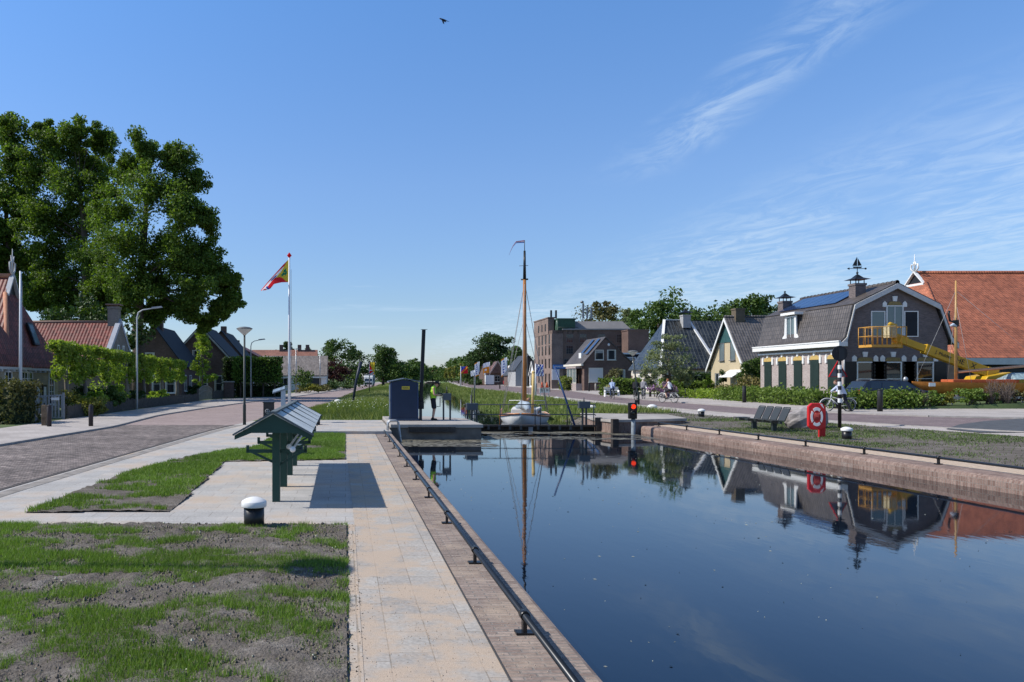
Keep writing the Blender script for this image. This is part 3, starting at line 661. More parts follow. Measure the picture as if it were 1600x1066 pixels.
UP = Vector((0, 0, 1))
WR = random.Random(4)
def window(house, c, w, h, face, cols=2, rows=2, fr=.07, fmat=None, gmat=None, sill=True, proud=.05, label=None, name='window', bar=.035):
    """one window: frame with its glazing bars, a pane and a sill as sub-parts; c = centre on the wall plane (world)"""
    u, n = FACES[face]; c = Vector(c); fmat = fmat or WHITE; b = MB(); d = proud
    for s in (-1, 1): b.abox(c + u * s * (w / 2 - fr / 2) + n * d * .5, u * fr / 2, n * d / 2, UP * h / 2)
    for s in (-1, 1): b.abox(c + UP * s * (h / 2 - fr / 2) + n * d * .5, u * (w / 2 - fr), n * d / 2, UP * fr / 2)
    for i in range(1, cols): b.abox(c + u * (-w / 2 + w * i / cols) + n * d * .45, u * bar / 2, n * d * .4, UP * (h / 2 - fr))
    for i in range(1, rows): b.abox(c + UP * (-h / 2 + h * i / rows) + n * d * .42, u * (w / 2 - fr), n * d * .37, UP * bar / 2)
    o = b.build(name, fmat, house, True)
    p = MB(); p.abox(c + n * .012, u * (w / 2 - fr * .6), n * .010, UP * (h / 2 - fr * .6)); q = p.build('pane', gmat or GLASS, o, loc=None)
    q.location = Vector((0, 0, 0)); me = q.data
    off = house.location
    for v in me.vertices: v.co -= off
    if gmat is None and w > .55 and h > .9 and c.y < 130:
        k_ = MB(); WR.random()
        if WR.random() < .6:
            q_ = .10 + .12 * WR.random()
            for s in (-1, 1): k_.abox(c + u * s * (w / 2 - fr - w * q_ / 2) + n * .0245, u * w * q_ / 2, n * .002, UP * (h / 2 - fr))
        else: k_.abox(c + UP * (h / 2 - fr - h * .13) + n * .0245, u * (w / 2 - fr), n * .002, UP * h * .13)
        k_ = k_.build('curtain', M('pale_curtain', (.30, .30, .285), .25, 5, .4), o)
        for v in k_.data.vertices: v.co -= off
    if sill:
        s_ = MB(); s_.abox(c - UP * (h / 2 + .035) + n * (d + .03), u * (w / 2 + .05), n * (d + .03), UP * .035); k = s_.build('sill', fmat, o)
        for v in k.data.vertices: v.co -= off
    if label: o['label'] = label
    return o
def sub(b, name, mat, part, house, bevel=0):
    """a sub-part given in world coordinates"""
    o = b.build(name, mat, part, False, bevel); off = house.location
    for v in o.data.vertices: v.co -= off
    return o
def gable_walls(b, x0, x1, y0, y1, z0, ze, zr, axis, rp=.5):
    if axis == 'Y': xm = x0 + (x1 - x0) * rp; b.prism([(x0, y0, z0), (x1, y0, z0), (x1, y0, ze), (xm, y0, zr), (x0, y0, ze)], (0, y1 - y0, 0))
    else: ym = y0 + (y1 - y0) * rp; b.prism([(x0, y0, z0), (x0, y1, z0), (x0, y1, ze), (x0, ym, zr), (x0, y0, ze)], (x1 - x0, 0, 0))
def gable_roof(b, x0, x1, y0, y1, ze, zr, axis, ov=.35, end=.25, th=.14, rp=.5, lift=.03):
    """two slabs meeting at the ridge"""
    if axis == 'Y':
        m = x0 + (x1 - x0) * rp
        for (e, s) in ((x0, -1), (x1, 1)):
            k = (zr - ze) / abs(m - e); eo = e + s * ov; zo = ze - k * ov
            b.prism([(eo, y0 - end, zo + lift), (m, y0 - end, zr + lift), (m, y0 - end, zr + lift + th), (eo, y0 - end, zo + lift + th)], (0, y1 - y0 + 2 * end, 0))
    else:
        m = y0 + (y1 - y0) * rp
        for (e, s) in ((y0, -1), (y1, 1)):
            k = (zr - ze) / abs(m - e); eo = e + s * ov; zo = ze - k * ov
            b.prism([(x0 - end, eo, zo + lift), (x0 - end, m, zr + lift), (x0 - end, m, zr + lift + th), (x0 - end, eo, zo + lift + th)], (x1 - x0 + 2 * end, 0, 0))
def verge(b, x0, x1, y, ze, zr, axis, ov=.35, w=.26, t=.06, rp=.5, lift=.06):
    """barge boards on the gable plane at y (axis Y: gable spans x0..x1) or at x=y (axis X: gable spans x0..x1 in Y)"""
    m = x0 + (x1 - x0) * rp
    for e, s in ((x0, -1), (x1, 1)):
        k = (zr - ze) / abs(m - e); eo = e + s * ov; zo = ze - k * ov + lift; z2 = zr + lift
        P = [(eo, zo - w), (m, z2 - w), (m, z2), (eo, zo)]
        b.prism([(p[0], y, p[1]) if axis == 'Y' else (y, p[0], p[1]) for p in P], (0, -t, 0) if axis == 'Y' else (-t, 0, 0))
def ridge_caps(b, p, q, r=.12):
    b.path([p, q], r, 8)
def chimney(house, part, x, y, z0, z1, w, mat, cap=True, vane=False):
    b = MB(); b.box(x - w / 2, x + w / 2, y - w / 2, y + w / 2, z0, z1); b.box(x - w / 2 - .05, x + w / 2 + .05, y - w / 2 - .05, y + w / 2 + .05, z1 - .12, z1 - .002 + .03)
    o = sub(b, 'chimney', mat, part, house)
    if cap:
        c = MB()
        for sx in (-1, 1):
            for sy in (-1, 1): c.tube((x + sx * w * .4, y + sy * w * .4, z1 + .028), (x + sx * w * .4, y + sy * w * .4, z1 + .3), .03, n=6)
        W_ = w * .82
        c.add([(x - W_, y - W_, z1 + .3), (x + W_, y - W_, z1 + .3), (x + W_, y + W_, z1 + .3), (x - W_, y + W_, z1 + .3), (x - W_ * .45, y - W_ * .45, z1 + .43), (x + W_ * .45, y - W_ * .45, z1 + .43), (x + W_ * .45, y + W_ * .45, z1 + .43), (x - W_ * .45, y + W_ * .45, z1 + .43), (x, y, z1 + .72)],
              [(3, 2, 1, 0), (0, 1, 5, 4), (1, 2, 6, 5), (2, 3, 7, 6), (3, 0, 4, 7), (4, 5, 8), (5, 6, 8), (6, 7, 8), (7, 4, 8)])
        c.ball((x, y, z1 + .78), .08, 8, 6); sub(c, 'chimney_cap', BLACKP, part, house)
    return o
def door(house, c, w, h, face, mat, fmat=None, label=None):
    u, n = FACES[face]; c = Vector(c); b = MB(); b.abox(c + UP * h / 2 + n * .02, u * w / 2, n * .02, UP * h / 2)
    for i in (-1, 1): b.abox(c + UP * (h * .3) + u * i * w * .22 + n * .045, u * w * .15, n * .006, UP * h * .2); b.abox(c + UP * (h * .75) + u * i * w * .22 + n * .045, u * w * .15, n * .006, UP * h * .17)
    o = b.build('door', mat, house, True); f = MB()
    for i in (-1, 1): f.abox(c + UP * (h / 2 + .03) + u * i * (w / 2 + .04) + n * .035, u * .04, n * .035, UP * (h / 2 + .03))
    f.abox(c + UP * (h + .07) + n * .04, u * (w / 2 + .09), n * .04, UP * .04); sub(f, 'frame', fmat or WHITE, o, house)
    k = MB(); k.ball(c + UP * 1.0 + u * w * .4 + n * .07, .035, 8, 6); sub(k, 'handle', GALV, o, house)
    if label: o['label'] = label
    return o

# ================================================================== right bank: the house with the gambrel gable
def gambrel_house():
    x0, x1, y0, y1, z0 = 33.75, 40.7, 53.0, 63.6, .6; xm = 37.1; ze, zb, zr = 4.75, 7.0, 8.4; bx0, bx1 = 34.35, 39.85
    t = thing('gambrel_house', 'purple brick house with a gambrel gable, white trimmed tall shutters and solar panels', 'house', (37, 58, z0))
    prof = [(x0, z0 - .3), (x1, z0 - .3), (x1, ze), (bx1, zb), (xm, zr), (bx0, zb), (x0, ze)]
    b = MB(); b.prism([(p[0], y0, p[1]) for p in prof], (0, y1 - y0, 0)); b.build('wall', BR_PURP, t, True)
    # pale street front: thin brick leaf set proud of the purple wall
    b = MB(); b.box(x0 - .09, x0 - .001, y0, y1, z0 - .3, ze - .55); b.build('street_front', BR_PALE, t, True)
    R = [(x0 - .5, ze - .30), (x0 - .06, ze + .12), (bx0 - .12, zb + .08), (xm, zr + .1), (bx1 + .12, zb + .08), (x1 + .06, ze + .12), (x1 + .5, ze - .3)]
    b = MB()
    for a, c in zip(R[:-1], R[1:]):
        d = Vector((c[0] - a[0], 0, c[1] - a[1])).normalized(); nn = Vector((-d.z, 0, d.x))
        if nn.z < 0: nn = -nn
        pa = Vector((a[0], y0 - .28, a[1])); pc = Vector((c[0], y0 - .28, c[1])); b.prism([pa, pc, pc + nn * .14, pa + nn * .14], (0, y1 - y0 + .5, 0))
    roof = b.build('roof', T_GREY, t, True)
    b = MB(); ridge_caps(b, (xm, y0 - .3, zr + .24), (xm, y1 + .25, zr + .24), .13)
    for k in range(24): b.path([(xm, y0 - .3 + k * .46, zr + .24), (xm, y0 - .2 + k * .46, zr + .24)], .155, 8)
    sub(b, 'ridge_tiles', T_GREY, roof, t)
    b = MB()
    for a, c in zip(R[:-1], R[1:]):
        pa = Vector((a[0], y0 - .285, a[1] - .28)); pc = Vector((c[0], y0 - .285, c[1] - .28)); b.prism([pa, pc, pc + UP * .34, pa + UP * .34], (0, -.07, 0))
    b.build('bargeboard', M('grey_white_paint', (.50, .50, .49), .1, 3, .6), t, True)
    b = MB(); b.box(x0 - .62, x0 - .02, y0 - .36, y1 + .25, ze - .42, ze - .12); b.box(x0 - .66, x0 - .5, y0 - .38, y1 + .27, ze - .118, ze - .03); b.box(x0 - .3, x0 - .095, y0 - .05, y1 + .05, ze - .72, ze - .60)
    b.build('cornice', WHITE, t, True, .015)
    b = MB(); b.box(x0 - .16, x0 - .02, y0 + .06, y1, ze - .6, ze - .42); b.build('soffit', M('soffit_board', (.2, .19, .18)), t, True)  # brown soffit board between the cornice and the white band
    # five arched shutters on the street front
    h = 2.78; zs = z0 + .1
    for i in range(5):
        yc = y0 + 1.15 + i * 2.07; c = Vector((x0 - .09, yc, zs)); b = MB()
        b.box(c.x - .05, c.x - .004, yc - .52, yc + .52, zs, zs + h)
        for j in range(7): b.box(c.x - .062, c.x - .05, yc - .49 + j * .142, yc - .37 + j * .142, zs + .08, zs + h - .08)
        o = b.build('shutter', DGREEN, t, True)
        k = MB(); pts = [(c.x - .06, yc - .6, zs + h + .03), (c.x - .06, yc + .6, zs + h + .03)] + [(c.x - .06, yc + .6 * math.cos(q), zs + h + .03 + .34 * math.sin(q)) for q in (.35, .8, 1.2, 1.57, 1.94, 2.34, 2.79)]
        k.prism(pts, (.055, 0, 0)); sub(k, 'arch', M('yellow_glazed_brick', (.50, .35, .12), .25, 12, .5), o, t)
        for s in (-1, 1): w = MB(); w.box(c.x - .085, c.x - .004, yc + s * .70 - .1, yc + s * .70 + .1, zs + h - .22, zs + h + .22); w.prism([(c.x - .085, yc + s * .70 - .1, zs + h + .222), (c.x - .085, yc + s * .70 + .1, zs + h + .222), (c.x - .085, yc + s * .66, zs + h + .40)], (.08, 0, 0)); sub(w, 'corner_stone', WHITE, o, t)
        w = MB(); w.prism([(c.x - .1, yc - .08, zs + h + .32), (c.x - .1, yc + .08, zs + h + .32), (c.x - .1, yc + .14, zs + h + .64), (c.x - .1, yc - .14, zs + h + .64)], (.09, 0, 0)); sub(w, 'keystone', WHITE, o, t)
    # gable windows with dark shutters, ground floor
    gx = [35.1, 37.0, 39.15]
    for xc in gx:
        window(t, (xc, y0, z0 + 1.55), 1.15, 2.3, '-Y', 1, 2, .08, None, GLASS, True, .07)
        for s in (-1, 1):
            b = MB(); b.box(xc + s * 1.02 - .42, xc + s * 1.02 + .42, y0 - .07, y0 - .003, z0 + .4, z0 + 2.7)
            for j in range(9): b.box(xc + s * 1.02 - .34, xc + s * 1.02 + .34, y0 - .085, y0 - .07, z0 + .55 + j * .23, z0 + .68 + j * .23)
            b.build('shutter', BLACKP, t, True)
        for s in (-1, 1): b = MB(); b.prism([(xc + s * .72 - .15, y0 - .06, z0 + 2.72), (xc + s * .72 + .15, y0 - .06, z0 + 2.72), (xc + s * .72 + .15, y0 - .06, z0 + 3.0), (xc + s * .72, y0 - .06, z0 + 3.14), (xc + s * .72 - .15, y0 - .06, z0 + 3.0)], (0, .057, 0)); b.build('corner_stone', WHITE, t, True)
        b = MB(); b.prism([(xc - .12, y0 - .08, z0 + 3.02), (xc + .12, y0 - .08, z0 + 3.02), (xc + .17, y0 - .08, z0 + 3.36), (xc - .17, y0 - .08, z0 + 3.36)], (0, .077, 0)); b.build('keystone', WHITE, t, True)
        b = MB(); b.prism([(xc - .55, y0 - .05, z0 + 2.74), (xc + .55, y0 - .05, z0 + 2.74), (xc + .4, y0 - .05, z0 + 2.98), (xc - .4, y0 - .05, z0 + 2.98)], (0, .046, 0)); b.build('arch', M('dark_yellow_brick', (.24, .18, .07), .3, 12, .7), t, True)  # gable arches use a darker yellow than the street front arches
    window(t, (xm, y0, 6.05), 1.15, 2.1, '-Y', 2, 1, .07, None, GLASSB, True, .07)
    for s in (-1, 1): window(t, (xm + s * 1.12, y0, 5.85), .95, 1.75, '-Y', 1, 1, .06, None, SLATEB if s > 0 else GLASSB, False, .05)
    for s in (-1, 1): b = MB(); b.prism([(xm + s * .68 - .14, y0 - .06, 7.0), (xm + s * .68 + .14, y0 - .06, 7.0), (xm + s * .68 + .14, y0 - .06, 7.25), (xm + s * .68, y0 - .06, 7.4), (xm + s * .68 - .14, y0 - .06, 7.25)], (0, .057, 0)); b.build('corner_stone', WHITE, t, True)
    b = MB(); b.prism([(xm - .12, y0 - .08, 7.38), (xm + .12, y0 - .08, 7.38), (xm + .17, y0 - .08, 7.72), (xm - .17, y0 - .08, 7.72)], (0, .077, 0)); b.build('keystone', WHITE, t, True)
    b = MB(); b.prism([(xm - .5, y0 - .05, 7.12), (xm + .5, y0 - .05, 7.12), (xm + .35, y0 - .05, 7.36), (xm - .35, y0 - .05, 7.36)], (0, .046, 0)); b.build('arch', M('dark_yellow_brick'), t, True)
    # dormer above the street front
    yc = 59.3; b = MB(); b.prism([(x0 - .02, yc - .62, ze + .1), (x0 - .02, yc + .62, ze + .1), (x0 - .02, yc + .62, 6.95), (x0 - .02, yc - .62, 6.95)], (2.2, 0, 0)); dm = b.build('dormer', M('dormer_lead', (.03, .03, .034)), t, True)
    b = MB(); b.box(x0 - .35, 36.6, yc - .95, yc + .95, 6.95, 7.14); sub(b, 'roof', WHITE, dm, t, .02)
    b = MB(); P = [(-1.05, 4.95), (-1.05, 5.3), (-.8, 5.5), (-.72, 6.9), (-.6, 6.9), (-.6, 4.95)]
    for s in (-1, 1): b.prism([(x0 - .12, yc + s * p[0], p[1]) for p in P], (.09, 0, 0))
    b.box(x0 - .16, x0 - .03, yc - .7, yc + .7, 4.85, 4.95); sub(b, 'trim', WHITE, dm, t)
    w = window(t, (x0 - .025, yc, 5.92), 1.15, 1.9, '-X', 2, 1, .08, None, GLASSB, False, .09)
    # solar panels on the shallow upper slope facing the canal
    d = Vector((xm - bx0, 0, zr - zb)).normalized(); nn = Vector((-d.z, 0, d.x)); b = MB()
    for j in range(7):
        c = Vector((bx0, 0, zb)) + d * 1.55 + nn * .33 + Vector((0, 55.9 + j * 1.03, 0)); b.abox(c, d * 1.1, Vector((0, .5, 0)), nn * .025)
    o = b.build('solar_panel', PANEL, t, True)
    chimney(t, roof, 35.7, 54.7, 7.3, 8.75, .72, BR_PURP); chimney(t, roof, 35.3, 63.0, 7.0, 8.35, .72, BR_PURP)
    v = MB(); cx, cy, cz = 35.7, 54.7, 9.45; v.tube((cx, cy, cz), (cx, cy, cz + .5), .025, n=6); v.tube((cx - .55, cy, cz + .38), (cx + .55, cy, cz + .38), .022, n=6)
    v.prism([(cx - .55, cy - .015, cz + .3), (cx - .72, cy - .015, cz + .38), (cx - .55, cy - .015, cz + .46)], (0, .03, 0)); v.ball((cx + .58, cy, cz + .38), .07, 8, 6)
    v.prism([(cx - .32, cy - .02, cz + .52), (cx + .34, cy - .02, cz + .52), (cx + .26, cy - .02, cz + .42), (cx - .26, cy - .02, cz + .42)], (0, .04, 0)); v.prism([(cx - .02, cy - .02, cz + .56), (cx - .02, cy - .02, cz + 1.2), (cx - .34, cy - .02, cz + .58)], (0, .03, 0)); v.prism([(cx + .03, cy - .02, cz + .56), (cx + .03, cy - .02, cz + 1.1), (cx + .3, cy - .02, cz + .6)], (0, .03, 0))
    sub(v, 'weather_vane', BLACKP, roof, t)
    g = MB(); g.path([(x0 - .1, y0 - .1, ze - .5), (x0 - .1, y0 - .1, z0)], .05, 8); g.build('downpipe', GREYM, t, True)
    s = MB(); s.box(x0 - 1.1, x0 - .1, y0 + .1, y0 + 2.0, z0 - .3, z0 + .02); s.build('doorstep', CONC, t, True, .02)
gambrel_house()

# ---- the big red roofed barn
def red_barn():
    z0 = .7; t = thing('red_roof_barn', 'large barn with a high orange-red pantile roof and a white gable ornament', 'barn', (60, 72, z0))
    Y0, YR, Y1 = 66, 77, 88; X0, XR, X1 = 51.5, 56.6, 84; ze, zr = 3.77, 12.4
    b = MB(); b.box(X0 + .4, X1, Y0 + .4, Y1 - .4, z0 - .3, ze + .1); b.build('wall', M('dark_barn_boards', (.02, .02, .022), .3, 2, .8), t, True)
    A = (X0, Y0, ze); B = (X1, Y0, ze); Cc = (X1, Y1, ze); D = (X0, Y1, ze); E = (XR, YR, zr); G = (X1, YR, zr)
    f = .88; h1 = Vector(A).lerp(Vector(E), f); h2 = Vector(D).lerp(Vector(E), f); ap = Vector((h1.x, YR, zr))
    b = MB(); b.prism([A, B, G, tuple(ap), tuple(h1)], (0, 0, .16)); b.prism([D, tuple(h2), tuple(ap), G, Cc], (0, 0, .16)); b.prism([A, tuple(h1), tuple(h2), D], (0, 0, .16)); r = b.build('roof', T_RED, t, True)
    b = MB(); ridge_caps(b, (ap.x, YR, zr + .2), (X1, YR, zr + .2), .17)
    for p in (h1, h2): ridge_caps(b, tuple(Vector(A if p is h1 else D) + UP * .16), tuple(p + UP * .16), .13)
    sub(b, 'ridge_tiles', T_RED, r, t)
    b = MB(); b.prism([tuple(h1 + UP * .1), tuple(h2 + UP * .1), tuple(ap + UP * .05)], (.12, 0, 0)); o = b.build('gablet', SLATEB, t, True)
    b = MB()
    for p in (h1, h2): b.beam(tuple(p + Vector((-.1, 0, .0))), tuple(ap + Vector((-.1, 0, .25))), .1, .32, (1, 0, 0))
    b.beam(tuple(h1 + Vector((-.12, 0, .0))), tuple(h2 + Vector((-.12, 0, .0))), .12, .2)
    q = ap + Vector((-.1, 0, .25))
    for s in (-1, 1): b.path([q + Vector((0, s * .1, 0)), q + Vector((0, s * .5, .35)), q + Vector((0, s * .42, .75)), q + Vector((0, s * .15, .7)), q + Vector((0, s * .1, 1.0))], [.09, .08, .08, .07, .05], 6)
    b.path([q, q + UP * 1.75], [.09, .02], 6); sub(b, 'ornament', WHITE, o, t)
    b = MB(); b.box(X0 + .1, X1, Y0 - .22, Y0 - .06, ze - .42, ze + .12); b.build('gutter', M('grey_white_paint'), t, True)
    for i in range(4):
        b = MB(); b.box(55 + i * 5.6, 58.2 + i * 5.6, Y0 + .3, Y0 + .4, z0, 3.0); b.build('door', M('barn_doors', (.03, .032, .034), .2, 3), t, True)
    b = MB(); b.box(60, 60.08, Y0 + 4, Y0 + 6, 0, 0)
red_barn()

# ---- beige house with a teal gable top
def beige_house():
    z0 = .6; t = thing('beige_house', 'beige stucco house with a steep white edged gable and brown pantiles', 'house', (40, 74, z0)); x0, x1, y0, y1 = 36, 47, 70.6, 77.2; ze, zr = 3.55, 7.85
    b = MB(); gable_walls(b, x0, x1, y0, y1, z0 - .3, ze, zr, 'X'); b.build('wall', STUCCO, t, True)
    b = MB(); gable_roof(b, x0, x1, y0, y1, ze, zr, 'X', .4, .3); r = b.build('roof', tiles('brown_grey_pantiles', (.11, .10, .095), .35, .25, .34, .5, .9, .5, .4), t, True)
    b = MB(); ridge_caps(b, (x0 - .3, 73.9, zr + .18), (x1 + .3, 73.9, zr + .18)); sub(b, 'ridge_tiles', T_DGREY, r, t)
    b = MB(); verge(b, y0, y1, x0 - .31, ze, zr, 'X', .4, .3, .07); b.build('bargeboard', WHITE, t, True)
    b = MB(); ym = 73.9; k = (zr - ze) / 3.3; b.prism([(x0 - .02, ym - 1.75, zr - 1.75 * k + .02), (x0 - .02, ym + 1.75, zr - 1.75 * k + .02), (x0 - .02, ym, zr - .02)], (-.05, 0, 0)); b.build('gable_boards', M('teal_boards', (.03, .085, .085), .15, 4, .6), t, True)
    for yy in (72.85, 74.95): window(t, (x0, yy, 4.75), .95, 1.7, '-X', 1, 1, .08, M('grey_frame', (.12, .13, .14)), GLASSB)
    window(t, (x0, 71.6, 1.9), 1.3, 1.3, '-X', 1, 1); window(t, (x0, 75.9, 1.7), .9, 2.0, '-X', 1, 2, .06, M('grey_frame'))
    chimney(t, r, 37.0, 73.9, 7.5, 8.75, .85, M('mossy_brick', (.12, .095, .065), .3, 5, .9, 0, .4), False)
    b = MB(); b.add([(x0 - 1.1, 70.8, 2.35), (x0 - 1.1, 73.4, 2.35), (x0 - .02, 73.4, 3.0), (x0 - .02, 70.8, 3.0)], [(0, 1, 2, 3)]); b.prism([(x0 - 1.1, 70.8, 2.33), (x0 - 1.1, 73.4, 2.33), (x0 - .02, 73.4, 2.98), (x0 - .02, 70.8, 2.98)], (0, 0, -.04)); b.build('awning', WHITE, t, True)
    b = MB(); d = Vector((0, 3.7, zr - ze)).normalized(); nn = Vector((0, -d.z, d.y)); c = Vector((41.5, 70.6, ze)) + d * 3.9 + nn * .24; b.abox(c, (1.6, 0, 0), d * .95, nn * .03); b.build('solar_panel', SLATEB, t, True)
beige_house()

# ---- house with glazed black tiles behind the willow
def tiled_house():
    z0 = .6; t = thing('black_tiled_house', 'white edged house with a tall hipped roof of glossy black pantiles behind a willow', 'house', (39, 94, z0)); x0, x1, y0, y1, ze, zr = 35.7, 42.5, 89, 99, 3.2, 9.0; rx0, rx1 = 38.0, 40.9; ym = 93.5
    b = MB(); b.box(x0 + .4, x1 - .4, y0 + .4, y1 - .4, z0 - .3, ze + .1); b.build('wall', M('cream_wall', (.55, .50, .42), .1, 1), t, True)
    A, B, Cc, D, E, G = [Vector(p) for p in ((x0, y0, ze), (x1, y0, ze), (x1, y1, ze), (x0, y1, ze), (rx0, ym, zr), (rx1, ym, zr))]
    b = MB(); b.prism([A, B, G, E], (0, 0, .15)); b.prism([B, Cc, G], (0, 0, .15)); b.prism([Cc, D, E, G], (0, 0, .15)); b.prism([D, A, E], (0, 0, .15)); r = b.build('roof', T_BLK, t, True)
    b = MB()
    for p, q in ((A, E), (B, G)): b.beam(p + UP * .2, q + UP * .2, .3, .14)
    b.beam(E + UP * .2, G + UP * .2, .2, .1); b.build('bargeboard', WHITE, t, True)
    chimney(t, r, 40.3, 93.0, 8.2, 9.7, .9, M('grey_plaster', (.34, .34, .34)))
    for xx in (36.9, 41.2): window(t, (xx, y0 + .4, 2.0), 1.2, 1.5, '-Y', 2, 1)
    for i in range(3): window(t, (x0 + .4, 91 + i * 2.6, 1.9), 1.1, 1.6, '-X', 2, 1)
tiled_house()
def white_window_house():
    z0 = .6; t = thing('dark_slate_house', 'dark slate house with a white boxed window between two roofs', 'house', (46, 100, z0)); x0, x1, y0, y1, ze, zr = 42.6, 56, 96, 104, 4.6, 9.4
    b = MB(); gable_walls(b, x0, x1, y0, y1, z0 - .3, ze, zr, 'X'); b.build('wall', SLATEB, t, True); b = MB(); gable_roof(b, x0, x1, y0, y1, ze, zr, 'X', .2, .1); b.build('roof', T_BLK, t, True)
    b = MB(); b.box(43.2, 46.4, 94.2, 97.2, z0 - .3, 5.6); b.build('bay', SLATEB, t, True); b = MB(); b.box(43.0, 46.6, 94.0, 97.4, 5.6, 5.85); b.build('bay_roof', WHITE, t, True)
    window(t, (44.8, 94.2, 4.7), 2.6, 1.5, '-Y', 2, 1, .14)
white_window_house()
def low_tiled_shed():
    z0 = .6; t = thing('tiled_cottage', 'low cottage with a cream gable and lattice patterned grey roof beside the lamp', 'cottage', (48, 124, z0)); x0, x1, y0, y1, ze, zr = 45.8, 52, 122.3, 126.2, 2.7, 5.1
    b = MB(); gable_walls(b, x0, x1, y0, y1, z0 - .3, ze, zr, 'X'); b.build('wall', BR_DARK, t, True); b = MB(); gable_roof(b, x0, x1, y0, y1, ze, zr, 'X', .3, .2); b.build('roof', T_GREY, t, True)
    b = MB(); verge(b, y0, y1, x0 - .22, ze, zr, 'X', .3, .3, .06); b.build('bargeboard', CREAMW, t, True); b = MB(); b.prism([(x0 - .02, y0 + .3, ze), (x0 - .02, y1 - .3, ze), (x0 - .02, 124.25, zr - .3)], (-.05, 0, 0)); b.build('gable_boards', CREAMW, t, True); window(t, (48.5, y0, 1.7), 1.2, 1.2, '-Y')
    f = thing('flat_roof_annex', 'dark flat roofed annex with a white eave and one square window', 'annex', (47, 131, z0)); b = MB(); b.box(45.2, 52.5, 128, 134, z0 - .3, 6.2); b.build('wall', SLATEB, f, True); b = MB(); b.box(45.0, 52.7, 127.8, 134.2, 6.2, 6.45); b.build('roof', WHITE, f, True); window(f, (46.5, 128, 4.9), 1.8, 1.7, '-Y', 1, 1, .12)
low_tiled_shed()
def brick_house():
    z0 = .5; t = thing('brown_brick_house', 'brown brick house with solar panels on its roof and a corner bay window', 'house', (38, 119, z0)); x0, x1, y0, y1, ze, zr = 35, 41.9, 115, 124, 4.55, 8.2; xm = 38.1
    b = MB(); gable_walls(b, x0, x1, y0, y1, z0 - .3, ze, zr, 'Y', (xm - x0) / (x1 - x0)); b.build('wall', BR_DARK, t, True); b = MB(); gable_roof(b, x0, x1, y0, y1, ze, zr, 'Y', .35, .15, .14, (xm - x0) / (x1 - x0)); r = b.build('roof', T_GREY, t, True)
    b = MB(); b.box(x0 - .5, x0 - .2, y0 - .2, y1 + .2, ze - .45, ze - .15); b.build('gutter', CREAMW, t, True)
    d = Vector((xm - x0, 0, zr - ze)).normalized(); nn = Vector((-d.z, 0, d.x)); b = MB()
    for yy in (116.6, 119.4): b = MB(); b.abox(Vector((x0, yy, ze)) + d * 3.0 + nn * .26, d * 1.5, (0, .55, 0), nn * .03); b.build('solar_panel', PANEL, t, True)
    b = MB(); b.box(x0 + .5, x0 + 1.3, 118.2, 119.4, 5.0, 6.1); b.build('dormer', WHITE, t, True)
    for xx in (37.2, 39.0): window(t, (xx, y0, 5.7), 1.3, 1.5, '-Y', 1, 1, .1, CREAMW)
    window(t, (36.7, y0, 2.75), 2.1, 2.1, '-Y', 1, 2, .1, CREAMW, BLIND); window(t, (40.4, y0, 2.75), 1.2, 1.6, '-Y', 1, 1, .1, CREAMW)
    b = MB(); b.box(x0 - .9, x0 - .001, 116, 121, z0 - .3, 1.5); b.box(x0 - 1.0, x0, 115.9, 121.1, 3.75, 4.0); b.build('bay', BR_PALE, t, True)
    for yy in (117, 118.6, 120.2): window(t, (x0 - .8, yy, 2.62), 1.5, 2.2, '-X', 2, 1, .1, CREAMW, GLASSB, False)
    b = MB(); b.ball((38.6, y0 - .05, 7.2), (.2, .05, .2), 8, 6); b.build('lamp', WHITE, t, True)
brick_house()
